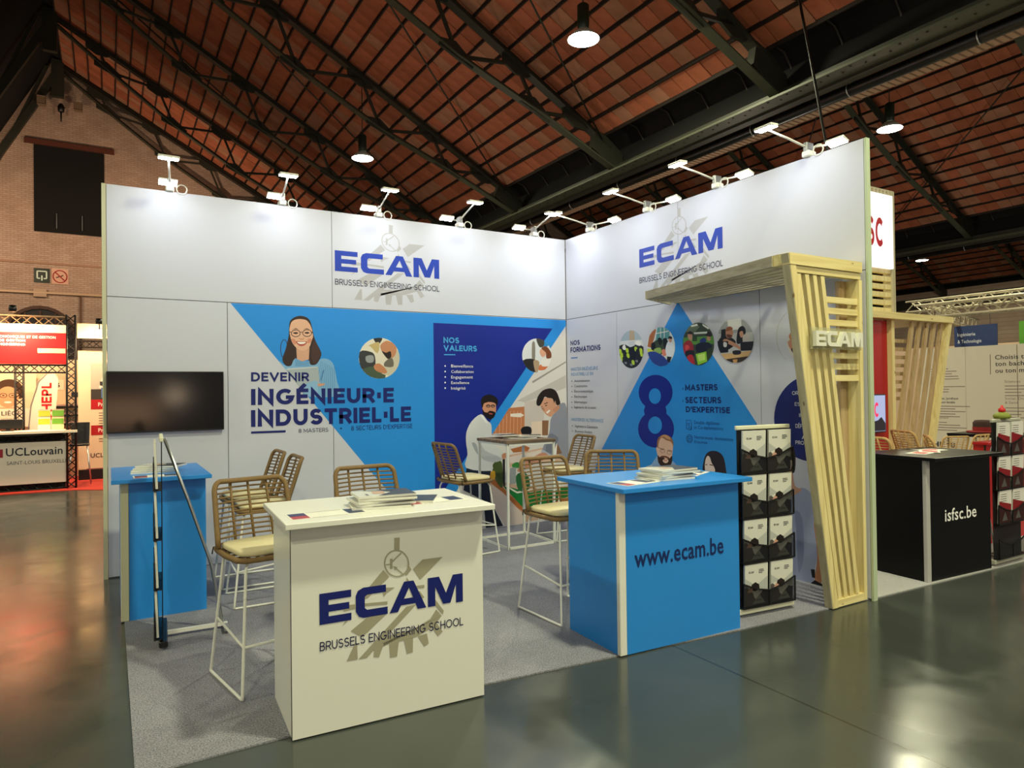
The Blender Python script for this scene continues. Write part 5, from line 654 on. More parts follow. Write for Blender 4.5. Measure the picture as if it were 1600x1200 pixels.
# carpet
m=bpy.data.materials.new('grey_needle_felt'); m.use_nodes=True; nt=m.node_tree; b=nt.nodes['Principled BSDF']; L=nt.links.new
tc=nt.nodes.new('ShaderNodeTexCoord'); n1=nt.nodes.new('ShaderNodeTexNoise'); n1.inputs['Scale'].default_value=130; n1.inputs['Detail'].default_value=3
n2=nt.nodes.new('ShaderNodeTexNoise'); n2.inputs['Scale'].default_value=14; n2.inputs['Detail'].default_value=4
ad=nt.nodes.new('ShaderNodeMath'); ad.operation='MULTIPLY_ADD'; ad.inputs[1].default_value=.12
r=nt.nodes.new('ShaderNodeValToRGB'); r.color_ramp.elements[0].color=(*lin('66666e'),1); r.color_ramp.elements[1].color=(*lin('a4a4ae'),1); r.color_ramp.elements[0].position=.38; r.color_ramp.elements[1].position=.75
L(tc.outputs['Object'],n1.inputs['Vector']); L(tc.outputs['Object'],n2.inputs['Vector']); L(n2.outputs['Fac'],ad.inputs[0]); L(n1.outputs['Fac'],ad.inputs[2]); L(ad.outputs[0],r.inputs[0]); L(r.outputs[0],b.inputs['Base Color'])
b.inputs['Roughness'].default_value=.95; b.inputs['Specular IOR Level'].default_value=.1
bp=nt.nodes.new('ShaderNodeBump'); bp.inputs['Strength'].default_value=.5; bp.inputs['Distance'].default_value=.004; L(n1.outputs['Fac'],bp.inputs['Height']); L(bp.outputs['Normal'],b.inputs['Normal']); M_carpet=m
# painted brick
def brick_mat(name, c1, c2, mort, rot):
    m=bpy.data.materials.new(name); m.use_nodes=True; nt=m.node_tree; b=nt.nodes['Principled BSDF']; L=nt.links.new
    tc=nt.nodes.new('ShaderNodeTexCoord'); mp=nt.nodes.new('ShaderNodeMapping'); mp.inputs['Rotation'].default_value=rot
    bk=nt.nodes.new('ShaderNodeTexBrick'); bk.inputs['Scale'].default_value=1; bk.inputs['Brick Width'].default_value=.23; bk.inputs['Row Height'].default_value=.075; bk.inputs['Mortar Size'].default_value=.008
    bk.inputs['Color1'].default_value=(*lin(c1),1); bk.inputs['Color2'].default_value=(*lin(c2),1); bk.inputs['Mortar'].default_value=(*lin(mort),1)
    n=nt.nodes.new('ShaderNodeTexNoise'); n.inputs['Scale'].default_value=1.3; n.inputs['Detail'].default_value=6
    mu=nt.nodes.new('ShaderNodeMix'); mu.data_type='RGBA'; mu.blend_type='MULTIPLY'; mu.inputs['Factor'].default_value=.45
    bp=nt.nodes.new('ShaderNodeBump'); bp.inputs['Strength'].default_value=.6; bp.inputs['Distance'].default_value=.02; bp.invert=True
    L(tc.outputs['Object'],mp.inputs[0]); L(mp.outputs[0],bk.inputs['Vector']); L(tc.outputs['Object'],n.inputs['Vector']); L(bk.outputs['Color'],mu.inputs['A']); L(n.outputs['Fac'],mu.inputs['B']); L(mu.outputs['Result'],b.inputs['Base Color'])
    L(bk.outputs['Fac'],bp.inputs['Height']); L(bp.outputs['Normal'],b.inputs['Normal']); b.inputs['Roughness'].default_value=.8; return m
M_brick=brick_mat('whitewashed_brick_gable','d0b4a2','c4a592','a88a76',(R_(-90),0,0)); M_brick2=brick_mat('whitewashed_brick_side','d0b4a2','c4a592','a88a76',(R_(-90),0,R_(-90)))
M_tile=mat('terracotta_roof_tile','a55c40',.85,bump=.6,bscale=9,var=.45,vscale=2.6); M_tileb=mat('burnt_terracotta_roof_tile','b46648',.85,bump=.6,bscale=9,var=.4,vscale=3.2); M_tilec=mat('pale_terracotta_roof_tile','ac765c',.85,bump=.6,bscale=9,var=.4,vscale=3.0)
M_lath=mat('dark_purlin_timber','21150e',.7)

# ------------------------------------------------------------------ hall shell
YG=24.0; ZR=14.4; P=16.4; SL=.56
def zroof(x,xv): return 7.448+SL*(xv-x)
f=MB().box((-30,-26,-.2),(40,YG+.4,0),M_floor).build('floor',kind='structure')
ceil=MB()
for k in (-1,0,1,2):
    xv=5.7+P*k; xr=xv-12.4
    ceil.prism([(xr,-26,zroof(xr,xv)+.06),(xv-.4,-26,zroof(xv-.4,xv)+.06),(xv-.4,-26,zroof(xv-.4,xv)+.16),(xr,-26,zroof(xr,xv)+.16)],(0,YG+26,0),M_dark)
    ceil.prism([(xr,-26,ZR+.1),(xr-3.95,-26,6.9),(xr-4.05,-26,6.9),(xr-.1,-26,ZR+.2)],(0,YG+26,0),M_dark)
    # dark cove over the valley gutter
    cv=[(xv-.45+.55*math.sin(t)*1.0,-26,7.7-.75*(1-math.cos(t))) for t in [i*math.pi/2/6 for i in range(7)]]
    cv=[(xv-.45,-26,7.72),(xv-.2,-26,7.86),(xv+.1,-26,7.80),(xv+.3,-26,7.55),(xv+.36,-26,7.2),(xv+.3,-26,6.9)]
    for a,c in zip(cv,cv[1:]): ceil.prism([a,c,(c[0]+.03,c[1],c[2]+.03),(a[0]+.03,a[1],a[2]+.03)],(0,YG+26,0),M_dark)
ceil=ceil.build('ceiling',kind='structure')
# terracotta tiles between purlins
PX=.432; rows=[]
tilemesh=[]
ang=math.atan(SL); LX=PX/math.cos(ang)
for mm in (M_tile,M_tileb,M_tilec):
    t=MB().rbox((-LX/2+.014,-.185,-.02),(LX/2-.014,.185,.02),mm,.008); o=t.build('roof_tile',ceil); tilemesh.append(o.data); bpy.data.objects.remove(o)
cand=[]; C0=Vector((-4.945,-7.04,1.61))
for k in (-1,0,1,2):
    xv=5.7+P*k
    for i in range(27 if k!=-1 else 6):
        x=xv-.45-PX*(i+.5)
        for j in range(int((YG+9)/.38)):
            y=-9+.38*(j+.5); z=zroof(x,xv)+.02
            cand.append((( Vector((x,y,z))-C0).length,x,y,z,k))
def seen(x,y,z):
    d=Vector((x,y,z))-C0; zz=d.dot(_f); 
    if zz<1: return False
    u=d.dot(_r2)/zz*1069; v=d.dot(_u2)/zz*1069
    return abs(u)<800 and 200<v<600
vis=sorted(c for c in cand if seen(*c[1:4])); near=set(vis[:300])
for c in vis[:300]:
    o=bpy.data.objects.new('roof_tile',random.choice(tilemesh)); COL.objects.link(o); o.parent=ceil
    o.location=(c[1],c[2],c[3]+random.uniform(-.008,.008)); o.rotation_euler=(random.uniform(-.015,.015),ang+random.uniform(-.015,.015),0)
rest=MB()
for c in cand:
    if c in near: continue
    Mx=Matrix.Translation((c[1],c[2],c[3]+random.uniform(-.008,.008)))@Matrix.Rotation(ang+random.uniform(-.012,.012),4,'Y')@Matrix.Rotation(random.uniform(-.012,.012),4,'X')
    rest.box((-LX/2+.014,-.185,-.02),(LX/2-.014,.185,.02),random.choice((M_tile,M_tileb,M_tilec)),M=Mx)
rest.build('roof_tiles',ceil,kind='stuff')
pur=None
for k in (0,1,2):
    xv=5.7+P*k
    for i in range(28):
        x=xv-.45-PX*i
        if pur is None: pur=MB().box((-.018,-26,-.06),(.018,YG,.03),M_lath).build('purlin',ceil,(x,0,zroof(x,xv)))
        else: same(pur,'purlin',ceil,(x,0,zroof(x,xv)))
    for j in range(30):   # curved ribs of the dark cove
        y=-7+j*1.02
        o=MB().tube([(xv-.42,y,7.70),(xv-.18,y,7.83),(xv+.08,y,7.77),(xv+.27,y,7.53),(xv+.33,y,7.2),(xv+.27,y,6.95)],.018,mat('cove_rib_steel','3a3632',.5),n=5) if (k==0 and j==0) else None
        if o: rib=o.build('cove_rib',ceil); rib.location=(0,0,0)
        else: same(rib,'cove_rib',ceil,(P*k,y+7,0))
# gutters (valley girders), one per valley
ordn=['left','middle','far right']
for k in (0,1):
    xv=5.7+P*k
    g=thing('valley_girder',('long riveted steel valley girder with dark pipe, nearest, above the stand' if k==0 else 'long steel valley girder with pipe, further one at the right edge'),'girder',(xv,0,0),0,'roof valley girders')
    gb=MB(); gb.box((-.40,-26,6.78),(.14,YG-.6,6.82),M_steel2); gb.box((-.15,-26,6.82),(-.11,YG-.6,7.0),M_steel); gb.box((-.02,-26,6.74),(.16,YG-.6,6.78),M_steel)
    gb.build('girder',g)
    rv=MB()
    for j in range(150): rv.box((-.34+.10*(j%2),-6+.2*j,6.768),(-.315+.10*(j%2),-6+.2*j+.03,6.78),M_steel)
    rv.build('rivets',g,kind='stuff')
    MB().tube([(.42,-26,6.74),(.42,YG-.6,6.74)],.11,M_black,n=12).build('pipe',g)
    cl=None
    for j in range(14):
        y=-4+2.05*j
        if cl is None: cl=MB().tube([(.42+.13*math.cos(t),0,6.74+.13*math.sin(t)) for t in [R_(80+20*q) for q in range(10)]],.012,M_alu,n=5).build('pipe_clip',g,(0,y,0))
        else: same(cl,'pipe_clip',g,(0,y,0))
    sf=MB(); sf.box((.60,-26,6.76),(.98,YG-.6,6.80),mat('pale_soffit','c09c82',.8))
    for j in range(260): sf.box((.60,-8+.125*j,6.75),(.98,-8+.125*j+.02,6.76),mat('soffit_batten','8a6c58',.8))
    sf.build('soffit',g)
# roof trusses
BT=[(5.7,6.84),(3.35,7.88),(1.4,8.66),(-.8,9.80),(-2.9,11.12),(-4.9,12.62),(-6.5,13.9)]
TX=[5.05,4.43,2.85,.84,-1.34,-3.4,-5.2,-6.6]
def tz(x): return zroof(x,5.7)-.22
def make_truss():
    t=thing('roof_truss','x','roof truss',(0,0,0),0,'roof trusses')
    bc=MB()
    for a,b_ in zip(BT,BT[1:]):
        bc.bar((a[0],0,a[1]),(b_[0],0,b_[1]),.20,.03,M_steel2); bc.bar((a[0],0,a[1]+.05),(b_[0],0,b_[1]+.05),.03,.1,M_steel)
    bc.build('bottom_chord',t)
    tcx=MB(); tcx.bar((5.4,0,tz(5.4)),(-6.7,0,tz(-6.7)),.22,.03,M_steel); tcx.bar((5.4,0,tz(5.4)+.08),(-6.7,0,tz(-6.7)+.08),.04,.16,M_steel); tcx.build('top_chord',t)
    bn=[p for p in BT[1:-1]]; tn=[(x,tz(x)) for x in TX[1:-1]]
    for i in range(5):
        MB().bar((bn[i][0],0,bn[i][1]),(tn[i+1][0] if False else tn[i][0],0,tn[i][1]),.06,.07,M_steel).build('web_strut',t)
        MB().bar((bn[i][0],0,bn[i][1]),(tn[i+1][0],0,tn[i+1][1]),.06,.07,M_steel).build('web_strut',t)
    for x,z in bn[:5]: MB().prism([(x-.42,-.03,z+.30*1.0),(x-.05,-.03,z+.30),(x+.4,-.03,z-.10),(x+.34,-.03,z-.2),(x-.42,-.03,z+.14)],(0,.06,0),M_steel).build('gusset_plate',t)
    for x,z in tn[:6]: MB().prism([(x-.36,-.03,z+.19),(x+.36,-.03,z-.2),(x+.25,-.03,z-.25),(x-.05,-.03,z-.22),(x-.36,-.03,z-.02)],(0,.06,0),M_steel).build('gusset_plate',t)
    MB().prism([(5.75,-.08,6.86),(5.35,-.08,7.0),(4.85,-.08,7.3),(4.95,-.08,7.75),(5.3,-.08,7.62),(5.75,-.08,7.3)],(0,.16,0),M_steel).build('foot_plate',t)
    lp=MB(); lp.bar((-6.5,0,13.95),(-10.2,0,6.95),.2,.22,M_steel); lp.bar((-6.9,0,14.0),(-9.4,0,7.6),.1,.1,M_steel); lp.build('steep_side_post',t)
    MB().box((-6.75,-.1,12.9),(-6.35,.1,14.3),M_steel).build('ridge_plate',t)
    return t
tr0=make_truss(); used=False
names={0:'over the left bay',1:'over the second bay',2:'over the third bay, far right'}
ordw=['closest to camera','second from camera','third from camera','fourth from camera','fifth from camera','last, against the gable']
for k in (0,1,2):
    for j in range(6):
        y=1.17+4.65*j if j<5 else 23.7
        if j==4: y=19.72
        lab='riveted steel roof truss '+names[k]+', '+ordw[j]
        if not used: tr0.location=(0,y,0); tr0['label']=lab; used=True
        else: dup(tr0,(P*k,y,0),0,lab)
# diagonal tie rods under the tiles
for k,(a,b_) in enumerate([((-5.2,10.42,13.2),(5.1,15.07,7.6)),((-1.5,5.77,11.1),(5.2,10.42,7.5)),((-3.0,1.17,11.8),(5.2,5.77,7.5)),((-5.2,15.07,13.2),(5.1,19.72,7.6)),((16.0,1.17,10.4),(21.6,9.0,7.5)),((14.0,5.77,11.4),(21.6,14.0,7.5))]):
    tag(MB().tube([a,b_],.022,M_steel,n=6).build('tie_rod'),'thin steel tie rod under the tiles, %s'%(('third to fourth truss, left bay','second to third truss, left bay','first to second truss, left bay','nearest the gable in the left bay','in the second bay, nearer one','in the second bay, further one')[k]),'tie rod','tie rods')
# brick gable wall, with openings built as recesses
gw=MB(); X0=-30
prof=[(-27.1,0)]; 
prof=[(-26.8,0),(38.5,0),(38.5,7.7)]
for k in (2,1,0,-1):
    xv=5.7+P*k; prof+=[(xv-12.4,ZR+.45),(xv-12.4-3.9,7.3)]
prof=prof[:-1]+[(-26.8,7.3)]
gw.prism([(x,YG,z) for x,z in prof],(0,.5,0),M_brick)
gw=gw.build('wall_back',kind='structure')
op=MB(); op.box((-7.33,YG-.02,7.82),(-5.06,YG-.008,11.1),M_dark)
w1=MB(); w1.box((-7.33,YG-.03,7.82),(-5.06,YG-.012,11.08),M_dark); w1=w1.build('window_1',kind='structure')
MB().box((-7.62,YG-.10,11.1),(-4.72,YG,11.28),mat('rusty_lintel','5a2a1c',.7)).build('lintel',w1)
for x in (-6.62,-5.80):
    MB().box((x-.015,YG-.1,7.98),(x+.015,YG-.03,8.55),M_alu).build('frame_bar',w1)
pts=[(-8.25,0)]+[(-7.15-1.12*math.cos(t),3.75+1.22*math.sin(t)) for t in [i*math.pi/14 for i in range(15)]]+[(-6.03,0)]
d1=MB().prism([(x,YG-.02,z) for x,z in pts],(0,.015,0),mat('dark_brown_door_glass','1a0f0b',.3)).build('door_1',kind='structure')
fr=MB()
for (a,b_) in zip(pts,pts[1:]): fr.bar((a[0],YG-.06,a[1]),(b_[0],YG-.06,b_[1]),.12,.12,mat('brown_door_frame','4a2a1c',.6))
fr.build('door_frame',d1)
for x in (-7.62,-7.15,-6.68): MB().box((x-.03,YG-.08,0),(x+.03,YG-.03,4.85),MATS['brown_door_frame']).build('glazing_bar',d1)
MB().box((-26,YG-.06,6.6),(5,YG,6.68),mat('brick_ledge','a4806a',.8)).build('trim_1',kind='structure')
tp=thing('wall_pipe','pale horizontal service pipe fixed on the brick gable above the arched door','pipe',(0,0,0))
MB().tube([(-12,YG-.1,5.52),(-5,YG-.1,5.51)],.045,mat('pale_pipe','d8b898',.5),n=8).build('pipe',tp)
MB().box((-7.35,YG-.14,5.36),(-6.95,YG-.02,5.66),mat('pale_pipe_box','b89a80',.6)).build('junction_box',tp)
MB().tube([(-5.86,YG-.08,5.5),(-5.86,YG-.08,3.2)],.03,mat('brown_pipe','6a4630',.6),n=6).build('drop_pipe',tp)
# pictogram signs
s=thing('exit_sign','dark green square exit pictogram sign high on the brick gable','sign',(0,0,0),0,'gable pictogram signs')
MB().box((-7.34,YG-.03,5.90),(-6.85,YG,6.44),mat('exit_sign_green','0c2418',.5)).build('board',s)
q=MB(); 
for a,b_ in (((-7.24,6.06),(-7.24,6.33)),((-7.24,6.33),(-6.95,6.33)),((-6.95,6.33),(-6.95,6.06)),((-7.24,6.06),(-7.15,6.06)),((-7.04,6.06),(-6.95,6.06)),((-7.095,5.98),(-7.095,6.17))): q.bar((a[0],YG-.034,a[1]),(b_[0],YG-.034,b_[1]),.006,.045,ink('d8e8dc'),up=(0,0,1) if a[0]!=b_[0] else (1,0,0))
q.build('pictogram',s)
s=thing('no_smoking_sign','square no smoking sign with red ring beside the exit sign','sign',(0,0,0),0,'gable pictogram signs')
MB().box((-6.79,YG-.03,5.88),(-6.26,YG,6.46),mat('no_smoking_board','d8a890',.5)).build('board',s)
q=MB(); q.tube([(-6.525+.22*math.cos(t),YG-.035,6.17+.23*math.sin(t)) for t in [i*math.pi/10 for i in range(20)]],.02,ink('a01818'),n=5,closed=True); q.bar((-6.68,YG-.035,6.33),(-6.37,YG-.035,6.01),.006,.04,ink('a01818')); q.bar((-6.65,YG-.034,6.12),(-6.42,YG-.034,6.22),.006,.035,ink('2a1a18'));q.build('pictogram',s)
for x,lab in ((-7.05,'left one'),(-5.9,'right one')):
    tag(MB().rbox((x-.14,YG-.35,12.45),(x+.14,YG-.6,12.75),mat('speaker_grey','7a6450',.7),.02,M=None).build('gable_box'),'small beige box mounted near the gable peak, '+lab,'box','boxes near the gable peak')
tag(MB().lathe([(.0,0),(.10,.02),(.12,.2),(.06,.32),(.0,.33)],M_black,n=10,M=Matrix.Translation((-6.45,YG-.3,12.35))).tube([(-6.45,YG-.3,12.35),(-6.45,YG-.3,12.0)],.03,M_black,n=6).build('gable_lamp'),'small black lamp hanging at the gable peak between the boxes','lamp')
# side wall far right
MB().box((38.5,-26,0),(39,YG,7.4),M_brick2).build('wall_right',kind='structure')
MB().box((38.2,-26,6.4),(38.5,YG,7.0),M_steel).build('trim_2',kind='structure')

# high-bay lamps
def highbay(x,y,z,lab,first=None):
    if first is None:
        t=thing('highbay_lamp',lab,'hanging lamp',(x,y,z),0,'high bay hall lamps')
        MB().lathe([(.0,.16),(.10,.16),(.11,.3),(.11,.62),(.06,.66),(.0,.66)],mat('lamp_housing_green','1c2a18',.5),n=16).build('housing',t)
        MB().lathe([(.12,.17),(.20,.10),(.30,.0),(.29,.0),(.19,.09),(.10,.15)],mat('lamp_shade','cfd2c4',.4),n=28,cap=False).build('lamp_shade',t)
        MB().lathe([(.0,.0),(.283,.0),(.283,.012),(.0,.012)],M_lens2,n=28).build('lens',t)
        MB().tube([(0,0,0),(0,0,1)],.012,M_steel,n=6).build('suspension_cable',t,(0,0,.66))
    else: t=dup(first,(x,y,z),0,lab)
    xk=x
    while xk>5.7: xk-=P
    while xk<-10.7: xk+=P
    for c in t.children:
        if c.name.startswith('suspension_cable'): c.scale=(1,1,zroof(xk,5.7)-.05-z-.66)
    light('highbay_light','AREA',(x,y,z-.03),HIGHBAY_W,HIGHBAY_C,.55,(0,0,-1))
    return t
hb=highbay(2.54,2.95,8.0,'glowing high bay lamp near the top of the picture, right of the middle')
highbay(1.04,11.0,8.0,'glowing high bay lamp above the left part of the stand, further away',hb)
highbay(11.8,2.75,8.0,'glowing white high bay lamp above the right end of the stand wall',hb)
highbay(30.76,12.3,8.0,'small distant high bay lamp far right below the second girder',hb)
for x,y,n in ((-1.5,-6.5,'behind the camera on the right'),(-8.5,-11.5,'behind the camera on the left'),(2.0,-13.5,'furthest behind the camera'),(12.5,-5.5,'over the aisle to the right, out of the frame'),(-14.0,-3,'over the left aisle'),(-14.5,9,'over the left aisle, further back')): highbay(x,y,8.0,'high bay lamp '+n,hb)

# added bare fill lights to brighten the roof, out of frame or behind walls
for x,y,z in ((13,-7,3.6),(9,-13,3.6),(17,6,3.8),(9,5,3.4),(-12,-1,3.6),(-4,-15,3.6),(2,9,3.6),(-3,4,3.6),(24,2,3.8),(3,-10,3.6)):
    light('added_unseen_light','POINT',(x,y,z),FILL_W,(1,.86,.68),.25)
light('added_unseen_light','POINT',(-3.3,-15,1.62),40,(1,.75,.5),.05)  # unseen warm light added for a glint on the television screen
light('added_unseen_light','AREA',(-4.6,-15.5,1.15),22,(1,.55,.28),1.7,(0,1,0),math.pi,.7)  # unseen warm panel added for a soft glow reflected in the television
hc=MB().tube([(4.6,.25,8.0),(4.6,-.04,7.8),(4.6,-.25,6.6),(4.6,-.445,5.455),(4.6,-.7,4.2)],.022,M_black,n=6).build('hanging_cable'); tag(hc,'black cable hanging from the roof beside the near valley girder','cable')
# ------------------------------------------------------------------ carpets
def slab(name, pts, z1, m, label, cat, group=None):
    o=MB().prism([(x,y,.0) for x,y in pts],(0,0,z1),m).build(name); return tag(o,label,cat,group)
slab('carpet',[(-4.86,-3.72),(-3.165,-3.70),(-1.32,-3.86),(.0,-3.92),(.0,.03),(-4.86,.03)],.008,M_carpet,'grey felt carpet under the whole stand with the bar stools','carpet','stand carpets')
M_carpet2=mat('light_grey_felt','a9a9a8',.95,bump=.4,bscale=120,var=.2,vscale=60)
slab('carpet',[(.04,-3.93),(5.4,-4.12),(5.4,.03),(.04,.03)],.008,M_carpet2,'light grey felt carpet of the neighbouring stand under the black counter','carpet','stand carpets')
slab('carpet',[(-12,7.35),(-5.45,6.95),(-4.9,6.6),(-3.2,6.6),(-3.2,12),(-12,12)],.01,mat('red_carpet','b02a1c',.9),'red carpet strip at the far left stand','carpet','stand carpets')

# ------------------------------------------------------------------ stand walls
def booth_wall(name,label,M,L,lower,header,flip):
    """M: x along the wall, y up, z out of the printed face"""
    t=thing(name,label,'wall panel')
    for a,b_ in zip(lower,lower[1:]):
        MB().box((a+.003,.012,-.04),(b_-.003,2.496,0),M_white,M=M).build('panel',t)
    for a,b_ in zip(header,header[1:]):
        MB().box((a+.003,2.503,-.04),(b_-.003,3.5,0),M_white,M=M).build('header_panel',t)
    c=MB(); c.box((lower[0],.0,-.036),(lower[-1],3.49,-.006),M_seam,M=M); c.build('core_frame',t)
    return t
MA=frame((0,0,0),(1,0,0),(0,0,1)); MA=frame((0,0,0),(1,0,0),(0,0,1))
# plane normal must face -Y for wall A: x right, y up -> z = x cross z = -y
MBw=frame((0,0,0),(0,-1,0),(0,0,1))
wallA=booth_wall('stand_wall','long white stand wall with blue triangle print, woman portrait and two men at a table',MA,4.96,[-4.96,-3.963,-2.948,-1.927,-.938,-.004],[-4.96,-2.948,-.004],0)
MB().box((-4.995,0,-.042),(-4.962,3.5,.012),mat('edge_strip','c9c8a6',.5),M=MA).build('edge_strip',wallA)
put_art(ART_A,MA,wallA)
logo(wallA,MA,-2.918,2.885,1.184,.2155/1.184,'1d3fae','b4b4b8','',2.742,.062)
wallB=booth_wall('stand_wall','white stand wall right of the corner with large figure eight and round photos',MBw,3.95,[.004,.986,1.972,2.958,3.945],[.004,1.972,3.945],0)
wallB['group']='stand walls'; wallA['group']='stand walls'
MB().box((3.947,0,-.045),(3.965,3.5,.002),mat('pale_green_edge','b9c8a8',.5),M=MBw).build('edge_strip',wallB)
put_art(ART_B,MBw,wallB)
logo(wallB,MBw,1.386,2.925,1.165,.2/1.165,'1d3fae','b4b4b8','',2.757,.06)

# ------------------------------------------------------------------ clamp floodlights
def floodlight(x,y,ang,lab,first):
    if first is None:
        t=thing('clamp_floodlight',lab,'floodlight',(x,y,3.5),ang,'clamp floodlights on the stand walls')
        MB().rbox((-.035,-.03,0),(.035,.07,.05),M_whitemetal,.008).rbox((-.02,-.03,.045),(.02,.06,.12),M_alu,.006).build('clamp',t)
        MB().tube([(0,0,.08),(-.02,-.22,.125),(-.04,-.43,.16)],.009,M_whitemetal,n=6).build('arm',t)
        MB().tube([(0,.02,.08),(.0,.2,.13),(.01,.35,.175)],.009,M_whitemetal,n=6).build('arm',t)
        MB().tube([(.10+.045*math.cos(q),.0,.03+.045*math.sin(q)) for q in [i*math.pi/6 for i in range(12)]],.006,M_whitemetal,n=5,closed=True).build('cable_loop',t)
        for (py,pz,tl) in ((-.45,.168,R_(4)),(.38,.19,R_(-22))):
            Mx=Matrix.Translation((-.04 if py<0 else .01,py,pz))@Matrix.Rotation(tl,4,'X')
            h=MB().rbox((-.085,-.045,-.004),(.085,.045,.018),M_whitemetal,.006,M=Mx).build('lamp_head',t)
            MB().box((-.078,-.039,-.008),(.078,.039,-.004),M_lens,M=Mx).build('lens',h)
    else: t=dup(first,(x,y,3.5),ang,lab)
    c,s_=math.cos(ang),math.sin(ang)
    def w_(px,py,pz): return (x+px*c-py*s_, y+px*s_+py*c, 3.5+pz)
    def d_(px,py,pz): return (px*c-py*s_, px*s_+py*c, pz)
    light('floodlight_beam','AREA',w_(-.04,-.45,.155),FLOOD_W,FLOOD_C,.15,d_(0,.2,-1),R_(150),.08)
    light('floodlight_beam','AREA',w_(.01,.38,.175),BACKFLOOD_W,FLOOD_C,.15,d_(0,-.55,-1),R_(150),.08)
    return t
fl=None
for i,X in enumerate((-4.45,-3.44,-2.435,-1.464,-.456)):
    lab='white twin clamp floodlight on the long stand wall, '+('leftmost','second from the left','third from the left','fourth from the left','fifth, next to the corner')[i]
    o=floodlight(X,0,0,lab,fl); fl=fl or o
for i,Y in enumerate((-.494,-1.51,-2.48,-3.46)):
    floodlight(0,Y,R_(-90),'white twin clamp floodlight on the right stand wall, '+('nearest the corner','second from the corner','third from the corner','last, at the wall end')[i],fl)

# ------------------------------------------------------------------ television
tv=thing('television','wide black flat television hanging on the left end of the stand wall','television',(-4.487,0,1.557))
MB().rbox((-.48,-.055,-.275),(.48,-.012,.275),M_black,.004).build('housing',tv)
MB().box((-.472,-.0565,-.262),(.472,-.0555,.267),M_screen).build('screen',tv)
MB().box((-.2,-.012,-.12),(.2,-.001,.12),M_black).build('wall_bracket',tv)

# ------------------------------------------------------------------ counters
def counter(name,label,loc,rz,w_,d_,h,mb_,mt,post,corner=True,over=(.04,.10,.03,.08)):
    """front = -y, origin at front-left bottom corner"""
    t=thing(name,label,'counter',loc,rz,'promotional counters')
    MB().box((.0 if not corner else .05,0,.0),(w_,.018,h),mb_).build('front_panel',t)
    MB().box((0,.02,0),(.018,d_,h),mb_).build('side_panel',t)
    MB().box((w_-.018,.02,0),(w_,d_,h),mb_).build('side_panel',t)
    MB().box((.02,d_-.03,0),(w_-.02,d_-.012,h),mb_).build('back_panel',t)
    if corner: MB().rbox((-.003,-.003,0),(.048,.03,h),post,.003).build('corner_post',t,label='pale corner post')
    else: MB().box((-.001,.0,0),(.0,.02,h),M_black).build('corner_seam',t)
    MB().rbox((-over[0],-over[1],h),(w_+over[2],d_+over[3],h+.028),mt,.003).build('counter_top',t)
    return t
c1=counter('promotional_counter','white promotional counter in front with blue logo and grey gear emblem',(-4.223,-3.77,.008),R_(-2.9),.98,.52,.990,M_cream,M_cream,M_cream,False)
lm=frame((0,-.001,0),(1,0,0),(0,0,1))
logo(c1,lm,.128,.512,.735,.146/.735,'15226e','a39e88','',.388,.043,.001)
c2=counter('promotional_counter','blue promotional counter with dark web address and pale corner post',(-2.302,-3.80,.008),R_(-2.4),.99,.56,.990,M_blue,M_blue,M_cream)
q=MB(); put_text(q,'www.ecam.be',ink('15265e'),lm,.112,.52,.735,.108,.002,1); q.build('lettering',c2)
c3=counter('promotional_counter','blue promotional counter at the far left below the television',(-4.878,-1.425,.008),0,.555,.85,.99,M_blue,M_blue,mat('cream_post','d6d6b4',.5),over=(.06,.12,.03,.05))
c4=counter('promotional_counter','black promotional counter with white web address and grey corner post, right of the stand wall',(.80,-3.927,.008),R_(-3.0),.92,.50,.995,M_blacklam,M_blacklam,mat('grey_post','b4b2b0',.5))
q=MB(); put_text(q,'isfsc.be',ink('f4f4f0'),lm,.245,.475,.455,.10,.002,1); q.build('lettering',c4)

